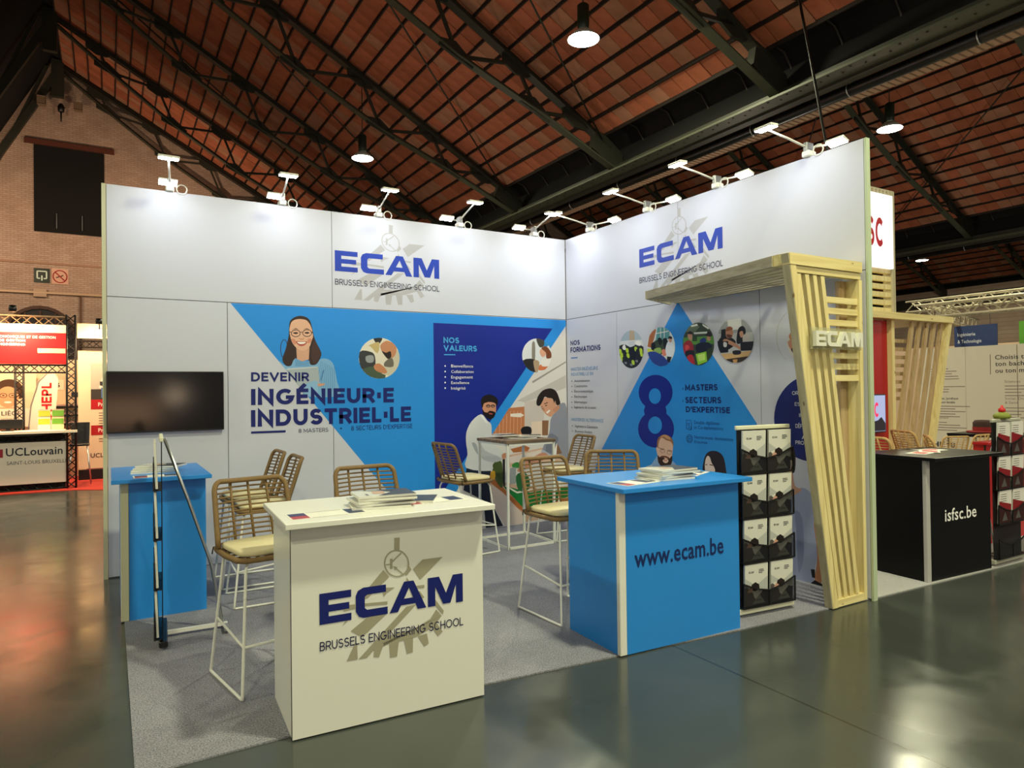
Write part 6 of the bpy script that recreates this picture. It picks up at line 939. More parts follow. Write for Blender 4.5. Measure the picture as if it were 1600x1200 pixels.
# ------------------------------------------------------------------ bar stools
def sbk(s,t): return (s*(.225-.015*t), .175+.12*t-.05*s*s, .735+.36*t)
def make_stool(label,rat,group,dz=0.0,nm='bar_stool',cat='bar stool'):
    t=thing(nm,label,cat,(0,0,0),0,group)
    # backrest frame
    pts=[]
    for i in range(7): pts.append(sbk(-1,i/7))
    for i in range(5): a=R_(180-18*i-9); pts.append(sbk(-.78+.22*math.cos(a),.86+.14*math.sin(a)))
    for i in range(5): a=R_(90-18*i-9); pts.append(sbk(.78+.22*math.cos(a),.86+.14*math.sin(a)))
    for i in range(6,-1,-1): pts.append(sbk(1,i/7))
    bk=MB().tube(pts,.0155,rat,n=7).build('backrest',t)
    n=12
    for i in range(n):
        tt=.06+.83*i/(n-1); e=.97 if i<n-1 else .93
        MB().tube([sbk(-e,tt),sbk(-.5,tt),sbk(0,tt),sbk(.5,tt),sbk(e,tt)],.0056,rat,n=5).build('cane',bk)
    for s in (-.5,0,.5):
        MB().tube([sbk(s,0),sbk(s,.5),sbk(s,.99)],.0085,rat,n=5).build('cane',bk)
    # seat shell
    sf=MB(); ring=[(-.215,.17),(-.225,0),(-.215,-.17),(-.18,-.21),(0,-.225),(.18,-.21),(.215,-.17),(.225,0),(.215,.17),(.1,.185),(-.1,.185)]
    sf.tube([(x,y,.715) for x,y in ring],.016,rat,n=7,closed=True)
    for i in range(9): x=-.19+.0475*i; sf.tube([(x,-.2,.715),(x,0,.706),(x,.18,.715)],.005,rat,n=5)
    for i in range(5): y=-.16+.08*i; sf.tube([(-.21,y,.714),(0,y,.704),(.21,y,.714)],.006,rat,n=5)
    for s in (-1,1): sf.tube([(s*.215,.17,.715),(s*.222,.18,.735)],.015,rat,n=6)
    sf.build('seat_frame',t)
    cu=MB()
    prof=[(.0,.73),(.96,.731),(1.0,.738),(1.0,.755),(.96,.763),(0,.768)]
    vs=[];fs=[];nn=28
    for r_,z in prof:
        for j in range(nn):
            a=2*math.pi*j/nn; c_,s_=math.cos(a),math.sin(a); k=(abs(c_)**8+abs(s_)**8)**(-.125); vs.append((.205*r_*c_*k,.19*r_*s_*k-.015,z))
    for i in range(len(prof)-1):
        for j in range(nn): fs.append((i*nn+j,i*nn+(j+1)%nn,(i+1)*nn+(j+1)%nn,(i+1)*nn+j))
    cu.add(vs,fs,M_cushion,True); cu.build('cushion',t)
    tk=MB()
    for s in (-1,1): tk.tube([(s*.2,.15,.745),(s*.235,.18,.735),(s*.245,.17,.70)],.004,M_black,n=5)
    tk.build('cushion_tie',t)
    r=.0085; hh=.66
    for s in (-1,1):
        MB().tube([(s*.12,-.15,.70),(s*.165,-.17,.695),(s*.18,-.185,.66),(s*.228,-.255,.03),(s*.23,-.26,.012),(s*.23,-.245,.009),(s*.23,.245,.009),(s*.23,.26,.012),(s*.228,.255,.03),(s*.18,.175,.66),(s*.165,.165,.695),(s*.12,.15,.70)],r,M_whitemetal,n=7).build('leg',t)
    if dz:
        for c in t.children:
            if c.name.split('.')[0]!='leg': c.location.z=dz
            else: c.scale.z=(.71+dz)/.71
        return t
    MB().tube([(-.205,.225,.32),(-.21,-.225,.27),(-.205,-.235,.27),(.205,-.235,.27),(.21,-.225,.27),(.205,.225,.32)],.0075,M_whitemetal,n=6).build('footrest',t)
    return t
G1='rattan bar stools on the grey carpet'
st=make_stool('rattan bar stool with cream cushion, left behind the white counter, nearest the camera',M_rattan,G1)
st.location=(-4.175,-2.93,.008); st.rotation_euler=(0,0,R_(10.2))
for (x,y,a,l) in ((-3.90,-.76,-90,'rattan bar stool against the long stand wall, further of two seen side on'),(-3.89,-1.35,-91,'rattan bar stool seen side on, nearer of the two behind the left stool'),
 (-3.42,-2.70,3,'rattan bar stool whose back rises behind the middle of the white counter'),(-1.875,-.86,96,'rattan bar stool left of the high table, facing right'),
 (-2.097,-2.92,3.4,'rattan bar stool left of the blue counter, facing the camera'),(-.60,-.82,-95,'rattan bar stool right of the high table, by the corner'),(-1.50,-2.76,-35,'rattan bar stool with only its back showing above the blue counter')):
    dup(st,(x,y,.008),R_(a),l)
G2='pale rattan stools of the neighbouring stand'
s2=make_stool('pale rattan stool right behind the end of the stand wall, mostly hidden',M_rattan2,G2)
s2.location=(1.90,-3.00,.008); s2.rotation_euler=(0,0,R_(75))
for (x,y,a,l) in ((3.04,-2.69,62,'pale rattan stool behind the black counter, in front of the slanted pine slats'),(2.34,-3.40,35,'pale rattan stool seen edge on just behind the black counter')):
    dup(s2,(x,y,.008),R_(a),l)
s3=make_stool('pale rattan chair left of the hat, seen from behind',M_rattan2,'pale rattan chairs at the hat table',-.28,'rattan_chair','chair')
s3.location=(6.55,-1.12,.0); s3.rotation_euler=(0,0,R_(155))
dup(s3,(7.15,-1.14,.0),R_(178),'pale rattan chair right of the hat, beside the brochure rack')

# ------------------------------------------------------------------ high tables
def table(label,x0,y0,x1,y1,h,top,leg,nm='high_table'):
    t=thing(nm,label,'table',((x0+x1)/2,(y0+y1)/2,.008),0); a=(x1-x0)/2; b_=(y1-y0)/2; s=.011
    MB().rbox((-a,-b_,h-.03),(a,b_,h-.0),top,.003).build('table_top',t)
    for sx in (-1,1):
        for sy in (-1,1): MB().box((sx*(a-.02)-s,sy*(b_-.02)-s,.0),(sx*(a-.02)+s,sy*(b_-.02)+s,h-.03),leg).build('leg',t)
    for z in (0,h-.052):
        for sy in (-1,1): MB().box((-a+.02,sy*(b_-.02)-s,z),(a-.02,sy*(b_-.02)+s,z+.022),leg).build('rail',t)
        for sx in (-1,1): MB().box((sx*(a-.02)-s,-b_+.02,z),(sx*(a-.02)+s,b_-.02,z+.022),leg).build('rail',t)
    return t
table('tall square table with wooden top and thin white metal frame near the corner',-1.49,-1.05,-.89,-.40,1.10,M_tabletop,M_whitemetal)
table('dark table with a hat on it behind the pale rattan chairs',8.1,-1.7,9.1,-.35,.75,M_blacklam,M_black,'dining_table')
# hat
h=thing('felt_hat','dark brown felt hat with wide red band on the far dark table','hat',(8.72,-.66,.759),0); h.scale=(1.25,1.25,1.25)
MB().lathe([(.0,.0),(.20,.0),(.21,.012),(.20,.02),(.12,.022),(0,.022)],mat('red_felt','8a2020',.9),n=28).build('brim',h)
MB().lathe([(.125,.02),(.13,.05),(.128,.08)],MATS['red_felt'],n=28,cap=False).build('hat_band',h)
MB().lathe([(.126,.08),(.125,.14),(.10,.175),(.05,.18),(0,.165)],mat('brown_felt','3a2622',.9),n=28,cap=False).build('crown',h)

# ------------------------------------------------------------------ paper and brochures
def brochure(label,group,loc,rz,w_=.21,l_=.297,h=.012,first=None,art=0):
    t=thing('brochure',label,'brochure',loc,rz,group)
    MB().box((-w_/2,-l_/2,0),(w_/2,l_/2,h),mat('glossy_paper','dcdcd2',.3)).build('pages',t)
    q=MB(); z=h+.0006
    q.poly([(-w_/2,-l_/2,z),(w_/2,-l_/2,z),(w_/2,.02,z),(0,-.04,z),(-w_/2,.05,z)],ink('3a3d44')); q.poly([(0,-.04,z+.0003),(w_/2,.03,z+.0003),(w_/2,.10,z+.0003)],ink('9a9c98')); q.poly([(-.05,.0,z+.0005),(.04,-.01,z+.0005),(.05,.05,z+.0005),(-.03,.06,z+.0005)],ink('c9a48c'))
    put_text(q,'ECAM',ink('1b1f2a'),Matrix.Identity(4),-w_/2+.03,l_/2-.06,.05,.014,z+.0005,1)
    q.build('cover_print',t); return t
def sheet(label,group,loc,rz,w_=.42,l_=.15):
    t=thing('paper_sheet',label,'paper',loc,rz,group)
    MB().box((-w_/2,-l_/2,0),(w_/2,l_/2,.0012),mat('white_paper','e6e6dc',.6)).build('paper',t)
    q=MB(); z=.0016
    q.poly([(-w_/2+.01,0,z),(-w_/2+.09,0,z),(-w_/2+.09,l_/2-.01,z),(-w_/2+.01,l_/2-.01,z)],ink('2a3566')); q.poly([(-w_/2+.01,-l_/2+.01,z),(-w_/2+.09,-l_/2+.01,z),(-w_/2+.09,0,z),(-w_/2+.01,0,z)],ink('b03a44'))
    q.poly([(w_/2-.10,-l_/2+.03,z),(w_/2-.02,-l_/2+.03,z),(w_/2-.02,l_/2-.01,z),(w_/2-.10,l_/2-.01,z)],ink('2a3a5c'))
    q.poly([(-w_/2+.10,l_/2-.015,z),(w_/2-.11,l_/2-.015,z),(w_/2-.11,l_/2-.01,z),(-w_/2+.10,l_/2-.01,z)],ink('3a3f50')); q.poly([(-w_/2+.10,-l_/2+.01,z),(w_/2-.11,-l_/2+.01,z),(w_/2-.11,-l_/2+.015,z),(-w_/2+.10,-l_/2+.015,z)],ink('3a3f50'))
    q.build('print',t); return t
ZT=1.0265
sheet('printed paper strip with blue and red squares on the left of the white counter','printed paper strips',(-4.03,-3.70,ZT),R_(-1),.38,.17)
sheet('printed paper strip with blue and red squares on the right of the white counter','printed paper strips',(-3.44,-3.62,ZT),R_(0),.36,.17)
for i in range(5): brochure('glossy brochure in the pile on the white counter, '+('bottom','second from bottom','middle','second from top','topmost')[i],'brochures piled on the white counter',(-3.74+.015*(i%2)+.006*i,-3.62+.01*((i*7)%3),ZT+.0135*i),R_(78+6*(i%3)))
brochure('single dark brochure sliding off the right side of the white counter pile','brochures piled on the white counter',(-3.545,-3.53,ZT),R_(60))
for i in range(5): brochure('glossy brochure in the pile on the blue counter, '+('bottom','second from bottom','middle','second from top','topmost')[i],'brochures piled on the blue counter',(-1.80+.02*(i%2)+.01*i,-3.66+.01*((i*7)%3),ZT+.0135*i),R_(85+7*(i%3)),.22,.32)
sheet('pale leaflet on the left corner of the blue counter','leaflets on the blue counter',(-2.10,-3.70,ZT),R_(8),.30,.18)
sheet('pale leaflet at the far right corner of the blue counter','leaflets on the blue counter',(-1.47,-3.55,ZT),R_(25),.28,.2)
for i in range(4): brochure('brochure in the pile on the far left blue counter, '+('bottom','second','third','topmost')[i],'brochures on the far left counter',(-4.66+.02*i,-1.10,1.0268+.0135*i),R_(88-9*i))
sheet('white leaflet with small squares at the front of the far left blue counter','leaflets on the far left counter',(-4.65,-1.41,1.0268),0,.30,.16)
for i,(x,y,a) in enumerate(((-1.17,-.78,20),(-1.03,-.70,60),(-1.25,-.62,-10))): brochure('brochure lying open on the tall square table, '+('nearest','right one','left one')[i],'papers on the tall table',(x,y,1.1085+.0135*i),R_(a))
def red_flyer(label,x,y,a,z=0):
    t=thing('flyer',label,'flyer',(x,y,1.0316+z),R_(a),'flyers on the black counter')
    MB().box((-.12,-.08,0),(.12,.08,.003),mat('white_paper','e6e6dc',.6)).build('paper',t)
    q=MB(); q.poly([(-.1,-.06,.0036),(.02,-.06,.0036),(.1,.02,.0036),(.08,.06,.0036),(-.06,.05,.0036)],ink('c01c28')); q.build('print',t)
red_flyer('red and white flyer in the middle of the black counter',1.10,-3.72,10); red_flyer('red and white flyer to the right on the black counter',1.45,-3.62,-5); red_flyer('red and white flyer at the back of the black counter',1.28,-3.70,30,.004)

# ------------------------------------------------------------------ brochure racks
M_mesh=mat('black_mesh_fabric','101012',.8,alpha=.4); M_mesh2=mat('black_mesh_back','0e0e10',.8,alpha=.9)
def rack(label,loc,rz,rows,Hh=1.34,W=.49,back=.9,barm=None,base=None):
    base=base or barm or mat('cream_bar','dcdcc0',.4)
    barm=barm or mat('cream_bar','dcdcc0',.4)
    t=thing('brochure_rack',label,'brochure rack',loc,rz,'folding brochure racks')
    MB().rbox((-W/2-.02,-.02,.015),(W/2+.02,.03,.055),base,.006).build('base_bar',t)
    MB().rbox((-W/2-.012,-.012,Hh-.03),(W/2+.012,.012,Hh),barm,.005).build('top_bar',t)
    MB().tube([(0,.02,Hh-.02),(0,.16,.9),(0,.30,.45),(0,.37,.03)],.011,M_alu,n=8).build('support_pole',t)
    MB().box((-.012,.0,.0),(.012,.40,.022),M_whitemetal).box((-.14,.37,0),(.14,.40,.018),M_alu).build('foot',t,(0,0,.02))
    MB().box((-W/2,.0,.05),(W/2,.004,Hh-.03),mat('rack_backing','101113',.8,alpha=back)).build('fabric_back',t)
    rh=(Hh-.09)/4
    for i in range(4):
        z=.065+rh*i
        for s in (-1,1):
            x0,x1=(-W/2,-.004) if s<0 else (.004,W/2); hi=.175; lo=.105
            zl,zr=(hi,lo) if s<0 else (lo,hi)
            p=MB(); y0=-.045
            p.prism([(x0,y0,z),(x1,y0,z),(x1,y0,z+zr),((x0+x1)/2,y0,z+(zl+zr)/2-.012),(x0,y0,z+zl)],(0,.002,0),M_mesh)
            for a,b_ in (((x0,z),(x1,z)),((x0,z),(x0,z+zl)),((x1,z),(x1,z+zr)),((x0,z+zl),((x0+x1)/2,z+(zl+zr)/2-.012)),(((x0+x1)/2,z+(zl+zr)/2-.012),(x1,z+zr))): p.bar((a[0],y0,a[1]),(b_[0],y0,b_[1]),.008,.008,M_black)
            p.box((x0,y0,z-.003),(x1,.0,z+.003),M_black); p.build('pocket',t)
    return t,rh
def rack_brochure(rt,label,group,x,z,rzw,dark,first):
    """standing brochure: stack in a pocket"""
    Mw=Matrix.Translation(rt.location)@Matrix.Rotation(rt.rotation_euler.z,4,'Z')
    p=Mw@Vector((x,-.034,z))
    if first is not None: return dup(first,p,rt.rotation_euler.z+rzw,label)
    t=thing('brochure',label,'brochure',p,rt.rotation_euler.z+rzw,group)
    Mt=Matrix.Rotation(R_(2),4,'X')
    w_,l_=.214,.292
    MB().box((-w_/2,0,0),(w_/2,.014,l_),mat('glossy_paper','dcdcd2',.3),M=Mt).build('pages',t)
    q=MB(); F=Mt@frame((0,-.0006,0),(1,0,0),(0,0,1))
    def P_(pts,c,d): q.add([(a,b_,d) for a,b_ in pts],[tuple(range(len(pts)))],ink(c),M=F)
    hw=w_/2
    if dark==2:
        P_([(-hw,0),(hw,0),(hw,.16),(-hw,.20)],'8a1420',0); P_([(-hw,.2),(hw,.16),(hw,l_),(-hw,l_)],'e8e4de',0); P_([(-.05,.02),(.05,.02),(0,.1)],'d8d4ce',.0003)
        for i in range(4): P_([(-hw+.02,.255-.02*i),(.02,.255-.02*i),(.02,.26-.02*i),(-hw+.02,.26-.02*i)],'4a4644',.0004)
    else:
        P_([(-hw,.14),(0,.04),(hw,.14),(hw,0),(-hw,0)],'3c3a3a',.0); P_([(-hw,.0),(-hw,.15),(-.03,.09),(.0,.0)],'55504e',.0002)
        P_([(-hw,.20),(-hw,.13),(-.03,.155)],'b9bcb8',.0003); P_([(hw,.20),(hw,.08),(.0,.14)],'b9bcb8',.0003)
        P_([(0,.0),(hw,.0),(hw,.09),(.06,.10)],'1a1c3a',.0004); P_([(-.04,.01),(.085,.01),(.03,.075)],'8d8f8a',.0006)
        P_([(-.055,.11),(-.045,.15),(-.01,.165),(.025,.145),(.03,.115),(-.01,.10)],'1e1614',.0008); P_([(-.085,.10),(-.055,.135),(-.03,.12),(-.04,.095)],'d0a08a',.0009)
        put_text(q,'ECAM',ink('15161c'),F,-hw+.035,.232,.045,.013,.0009,1)
        for i,wd in enumerate((.045,.05,.035)): P_([(.02,.248-.011*i),(.02+wd,.248-.011*i),(.02+wd,.253-.011*i),(.02,.253-.011*i)],'55585c',.0009)
        put_text(q,'ECAM',ink('202022'),F,.0,.03,.045,.012,.0012,1)
    q.build('cover_print',t); return t
rown=('bottom row','second row up','third row up','top row')
r1,rh=rack('black mesh brochure rack full of white brochures, between the blue counter and pine frame',(-.90,-3.71,.008),R_(-5.2),4)
fb=None
for i in range(4):
    for s in (-1,1):
        b_=rack_brochure(r1,'white brochure in the rack by the blue counter, %s, %s pocket'%(rown[i],'left' if s<0 else 'right'),'brochures in the rack by the blue counter',s*.122,.075+rh*i,R_(0),0,fb); fb=fb or b_
r2,rh=rack('black mesh brochure rack seen edge on, in front of the far left blue counter',(-4.65,-1.93,.008),R_(-93),4,base=M_black)
for i in range(4):
    for s in (-1,1):
        rack_brochure(r2,'brochure in the edge-on rack at the left, %s, %s pocket'%(rown[i],'nearer' if s>0 else 'further'),'brochures in the left edge-on rack',s*.122,.075+rh*i,R_(0),0,fb).__setitem__('group','brochures in the left edge-on rack')
r3,rh=rack('black mesh brochure rack with red leaflets at the right edge',(2.06,-3.955,.008),R_(0),4,1.30,.50,back=.35,barm=mat('grey_bar','a8a898',.4))
fb2=None
for i in (1,2,3):
    for s in (-1,1):
        b_=rack_brochure(r3,'white and red leaflet in the right edge rack, %s, %s pocket'%(rown[i],'left' if s<0 else 'right'),'leaflets in the right edge rack',s*.122,.072+rh*i,R_(0),2,fb2); fb2=fb2 or b_
pl=thing('small_ornament','small green and red ornament on top of the right edge rack','ornament',(2.00,-3.955,1.309),0); pl.scale=(.6,.6,.6)
MB().lathe([(.0,0),(.10,.0),(.12,.04),(.08,.09),(.0,.10)],mat('olive_green','7f8a30',.6),n=18).build('base',pl); MB().lathe([(.0,.1),(.045,.1),(.05,.14),(.02,.17),(.015,.2),(0,.2)],mat('bright_red','c81c1c',.5),n=14).build('knob',pl)
c5=counter('promotional_counter','red counter at the right edge, behind the brochure rack with red leaflets',(2.69,-3.50,.008),0,1.6,.12,1.0,mat('red_laminate','b3161e',.35),MATS['red_laminate'],MATS['red_laminate'],False,over=(.02,.03,.02,.0))
# ------------------------------------------------------------------ pine frame and canopy of the stand
def board(parent,name,pts,depth,y,m):
    """outline in x,z at plane y, extruded backwards by depth"""
    return MB().prism([(x,y,z) for x,z in pts],(0,depth,0),m).build(name,parent)
pf=thing('slat_portal','pine slat portal frame with slanting left post at the end of the stand wall','wooden frame',(0,0,0))
YF=-3.93
board(pf,'slanted_post',[(-.865,2.55),(-.805,2.55),(-.38,.008),(-.44,.008)],.065,YF,M_wood)
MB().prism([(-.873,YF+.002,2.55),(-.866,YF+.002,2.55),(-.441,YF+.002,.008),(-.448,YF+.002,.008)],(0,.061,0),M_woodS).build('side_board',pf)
board(pf,'top_board',[(-.862,2.555),(-.862,2.475),(-.03,2.475),(-.03,2.555)],.14,YF-.004,M_woodX)
board(pf,'upper_rail',[(-.79,2.472),(-.78,2.425),(-.03,2.425),(-.03,2.472)],.05,YF+.01,M_woodX)
board(pf,'right_post',[(-.06,2.42),(-.022,2.42),(-.022,.008),(-.06,.008)],.14,YF+.005,M_wood)
board(pf,'bottom_board',[(-.385,.008),(-.06,.008),(-.06,.06),(-.39,.06)],.06,YF+.005,M_woodX)
for i in range(4):
    xt=-.765+.088*i; xb=-.36+.072*i
    board(pf,'slat',[(xt,2.42),(xt+.042,2.42),(min(xb+.042,-.062),.062),(xb,.062)],.05,YF+.015,M_wood)
for z in (2.256,2.175,2.089,2.008,1.928,1.847,1.766,1.681):
    xl=-.765+.264+.042+ (2.42-z)/2.36*(.358)
    board(pf,'cross_slat',[(xl,z-.024),(-.06,z-.024),(-.06,z+.02),(xl,z+.02)],.03,YF+.02,M_woodX)
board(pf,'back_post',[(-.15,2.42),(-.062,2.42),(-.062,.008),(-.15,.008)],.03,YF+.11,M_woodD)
cp=thing('pine_canopy','slatted pine canopy hanging over the round photos of the right stand wall','wooden canopy',(0,0,0))
yb=-1.98
def cedge(f,y): # fraction across, from wall (0) to outer edge (1)
    t=(y-YF)/(yb-YF); return -(.865*(1-t)+.50*t)*f-.012
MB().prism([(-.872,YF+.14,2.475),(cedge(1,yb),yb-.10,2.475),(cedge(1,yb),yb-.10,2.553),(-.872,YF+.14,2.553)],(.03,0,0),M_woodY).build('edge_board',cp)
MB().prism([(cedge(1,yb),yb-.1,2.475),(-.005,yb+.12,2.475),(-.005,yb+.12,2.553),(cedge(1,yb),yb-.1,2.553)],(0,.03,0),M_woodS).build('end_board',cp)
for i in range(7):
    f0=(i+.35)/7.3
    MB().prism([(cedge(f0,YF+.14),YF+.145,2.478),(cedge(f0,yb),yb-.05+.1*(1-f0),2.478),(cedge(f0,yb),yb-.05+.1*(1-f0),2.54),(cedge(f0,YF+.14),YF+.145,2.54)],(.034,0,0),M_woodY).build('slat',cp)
for y in (-3.2,-2.5): MB().box((cedge(.98,y),y-.03,2.541),(-.006,y+.03,2.553),M_woodX).build('cross_beam',cp)
sg=thing('letter_sign','raised white letters fixed across the pine slats','sign',(0,0,0))
MB().box((-.675,YF-.022,1.885),(-.085,YF-.014,2.04),mat('clear_acrylic','b8b890',.2,alpha=.35)).build('backing_plate',sg)
E_M=frame((-.655,YF-.022,1.905),(1,0,0),(0,0,1)); W_=.545
for grp in ([0],[1],[2,3,4],[5]):
    q=MB()
    for i in grp: q.prism([(p[0]*W_,p[1]*W_*1.05,0) for p in ECAM_L[i]],(0,0,.03),mat('white_foam_letter','e2e2d4',.5),M=E_M)
    q.build('letter',sg)

# ------------------------------------------------------------------ neighbouring stand (right)
tw=thing('sign_tower','tall pine slat tower with a glowing lightbox of red letters behind the wall end','sign tower',(0,0,0))
for x in (2.45,3.50): MB().box((x,-2.1,2.50),(x+.07,-1.98,4.06),M_woodS).build('post',tw)
for i in range(6): MB().box((2.5,-2.08,2.53+.098*i),(3.5,-2.03,2.59+.098*i),M_wood).build('slat',tw)
for i in range(14): MB().box((2.5+.076*i,-2.07,3.98),(2.53+.076*i,-2.04,4.06),M_woodS).build('short_slat',tw)
MB().box((2.45,-2.06,4.06),(3.57,-1.99,4.08),M_woodS).build('top_rail',tw)
MB().box((2.5,-2.03,3.08),(3.5,-2.0,4.0),M_alu).build('back_panel',tw)
MB().rbox((2.42,-2.14,3.07),(3.47,-2.09,3.98),mat('lightbox_face','f4eef4',.4,emit=.95),.005).build('lightbox',tw)
q=MB(); Ft=frame((0,-2.143,0),(1,0,0),(0,0,1)); put_text(q,'ISFSC',ink('c8102a'),Ft,2.56,3.32,.68,.36,.001,1); q.build('lettering',tw)
light('lightbox_glow','AREA',(2.95,-2.2,3.5),5,(1,.95,1),.9,(0,-1,0),math.pi,.8)
cn=thing('pine_canopy','pale pine flat canopy and slanting slat portal of the neighbouring stand','wooden canopy',(0,0,0))
MB().box((.9,-2.16,2.45),(4.80,-2.08,2.53),M_woodX).build('front_board',cn)
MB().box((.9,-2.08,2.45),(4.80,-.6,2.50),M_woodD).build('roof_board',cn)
MB().prism([(4.72,-2.14,2.45),(4.80,-2.14,2.45),(4.10,-2.14,.008),(4.02,-2.14,.008)],(0,.08,0),M_wood).build('slanted_post',cn)
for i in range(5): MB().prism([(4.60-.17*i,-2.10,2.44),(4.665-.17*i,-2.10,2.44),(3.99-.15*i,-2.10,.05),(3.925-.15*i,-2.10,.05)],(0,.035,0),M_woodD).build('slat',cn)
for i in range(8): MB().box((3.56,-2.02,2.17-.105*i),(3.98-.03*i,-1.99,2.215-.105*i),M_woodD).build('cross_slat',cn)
MB().box((3.50,-2.08,.008),(3.56,-1.98,2.45),M_wood).build('left_post',cn)
rw=thing('red_wall','red stand wall of the neighbour carrying a small lit screen','wall panel',(0,0,0))
MB().box((1.6,-2.02,.01),(2.55,-1.97,2.44),M_red).build('panel',rw); MB().box((2.553,-2.02,.01),(3.495,-1.97,2.44),M_red).build('panel',rw)
ts=thing('screen','small bright screen with pink lettering on the red neighbouring wall','screen',(0,0,0))
MB().rbox((2.70,-2.09,1.05),(3.33,-2.03,1.52),M_black,.005).build('housing',ts)
MB().box((2.715,-2.094,1.065),(3.31,-2.091,1.505),mat('screen_picture','9aa4d0',.3,emit=.75)).build('display',ts)
q=MB(); Ft=frame((0,-2.096,0),(1,0,0),(0,0,1)); q.add([(2.72,1.07,0),(3.305,1.07,0),(3.305,1.16,0),(3.22,1.24,0),(3.15,1.2,0),(3.0,1.18,0),(2.72,1.16,0)],[(0,1,2,3,4,5,6)],mat('screen_dark','2c2a34',.4,emit=.2),M=Ft); put_text(q,'ISFSC',mat('screen_pink','e0305a',.4,emit=.8),Ft,2.80,1.24,.36,.18,.001,1); q.build('picture',ts)
# far stand with text wall, truss, banners
hw=thing('text_wall','long cream wall of printed text in the stand beyond, at the right edge','wall panel',(0,0,0))
Mh=frame((12,0,0),(0,-1,0),(0,0,1)); M_hw=mat('cream_wall','d9cfc0',.6)
for a in (-2.25,-1.22,-.17,.9,1.95,3.0): MB().box((a+.006,.01,-.05),(a+1.04,2.5,0),M_hw,M=Mh).build('panel',hw)
q=MB(); I=ink('3a3638'); G=ink('8a7a72')
for t,v in (('Choisis ta',2.22),('ton bachelier',2.075),('ou ton master',1.925)): put_text(q,t,I,Mh,-.60,v-.04,.62 if 'Ch' in t else (.86 if 'bach' in t else .88),.095,.002,1)
q.add([(-.70,1.85,.002),(-.69,1.85,.002),(-.69,2.30,.002),(-.70,2.30,.002)],[(0,1,2,3)],I,M=Mh)
put_text(q,'Immobilier, Juridique',I,Mh,-2.0,1.29,.62,.05,.002,1); put_text(q,'développement durable',I,Mh,-2.05,1.20,.60,.05,.002,1)
put_text(q,'Sciences',G,Mh,-.42,1.66,.3,.055,.002); put_text(q,'Social, Droit',G,Mh,-.42,1.29,.45,.055,.002); put_text(q,'& Santé',G,Mh,-.42,1.20,.25,.055,.002); put_text(q,'Informatique',G,Mh,-2.0,.84,.4,.045,.002)
put_text(q,'HE',I,Mh,-1.97,.17,.28,.12,.002,1); put_text(q,'2',I,Mh,-1.66,.24,.07,.09,.002,1); put_text(q,'B',I,Mh,-1.56,.17,.1,.12,.002,1)
random.seed(3)
for v0,n in ((2.0,10),(1.12,5),(.74,4)):
    for i in range(n):
        L_=random.uniform(.25,.85); q.add([(-1.98,v0-.06*i,.002),(-1.98+L_,v0-.06*i,.002),(-1.98+L_,v0-.06*i+.018,.002),(-1.98,v0-.06*i+.018,.002)],[(0,1,2,3)],G,M=Mh)
for v0,n in ((1.58,4),(1.1,4)):
    for i in range(n):
        L_=random.uniform(.3,.6); q.add([(-.42,v0-.07*i,.002),(-.42+L_,v0-.07*i,.002),(-.42+L_,v0-.07*i+.018,.002),(-.42,v0-.07*i+.018,.002)],[(0,1,2,3)],G,M=Mh)
q.build('lettering',hw)
def lattice(name,label,a,b_,w_,h,m,r=.02,n=None,loc=(0,0,0)):
    """square lattice truss from a to b"""
    a=Vector(a); b_=Vector(b_); d=(b_-a); L_=d.length; d.normalize(); up=Vector((0,0,1)) if abs(d.z)<.9 else Vector((0,1,0)); x=d.cross(up).normalized(); z=x.cross(d)
    t=thing(name,label,'truss',loc,0,'stand lattice trusses')
    cs=[a+x*(sx*w_/2)+z*(sz*h/2) for sx,sz in ((-1,-1),(1,-1),(1,1),(-1,1))]
    for c_ in cs: MB().tube([c_,c_+d*L_],r,m,n=6).build('chord',t)
    n=n or max(2,int(L_/h)); br=MB()
    for f_ in range(4):
        p,q_=cs[f_],cs[(f_+1)%4]
        for i in range(n):
            s0,s1=L_*i/n,L_*(i+1)/n
            A_,B_=(p,q_) if i%2==0 else (q_,p); br.tube([A_+d*s0,B_+d*s1],r*.55,m,n=4,smooth=False)
    br.build('bracing',t); return t
M_truss=mat('aluminium_truss','cfc4ac',.4,.3)
lattice('lattice_truss','grey aluminium lattice truss above the printed text wall, nearer one',(12,2.25,3.40),(12,-4,3.40),.30,.30,M_truss,.03,20)
lattice('lattice_truss','second aluminium lattice truss carrying the navy banner behind the text wall',(14,3.6,3.77),(14,-4,3.77),.28,.28,M_truss,.024,26)
lattice('lattice_truss','third aluminium lattice truss crossing above the blue hanging banner',(12.17,2.0,3.40),(17,3.4,3.40),.26,.26,M_truss,.022,18)
bn=thing('hanging_banner','navy blue banner with thin white words hanging under the truss at right','banner',(0,0,0),0,'hanging banners')
Mb=frame((14,0,0),(0,-1,0),(0,0,1))
MB().box((-2.44,2.50,-.02),(-1.44,3.14,0),mat('navy_cloth','152a58',.7),M=Mb).build('cloth',bn)
q=MB(); put_text(q,'Ingénierie',ink('c9ccd4'),Mb,-2.36,2.88,.42,.085,.002); put_text(q,'& Technologie',ink('c9ccd4'),Mb,-2.36,2.70,.56,.085,.002); q.build('lettering',bn)
for x in (-2.3,-1.6): MB().tube([Mb@Vector((x,3.12,-.01)),Mb@Vector((x,3.62,-.01))],.006,M_black,n=5).build('hanging_cord',bn)
bn=thing('hanging_banner','bright green banner cut by the right edge of the picture','banner',(0,0,0),0,'hanging banners')
MB().box((-.97,2.60,-.02),(.8,3.15,0),mat('green_cloth','4c8a20',.7),M=Mb).build('cloth',bn)
for x in (-.3,.7): MB().tube([Mb@Vector((x,3.15,-.01)),Mb@Vector((x,3.62,-.01))],.006,M_black,n=5).build('hanging_cord',bn)
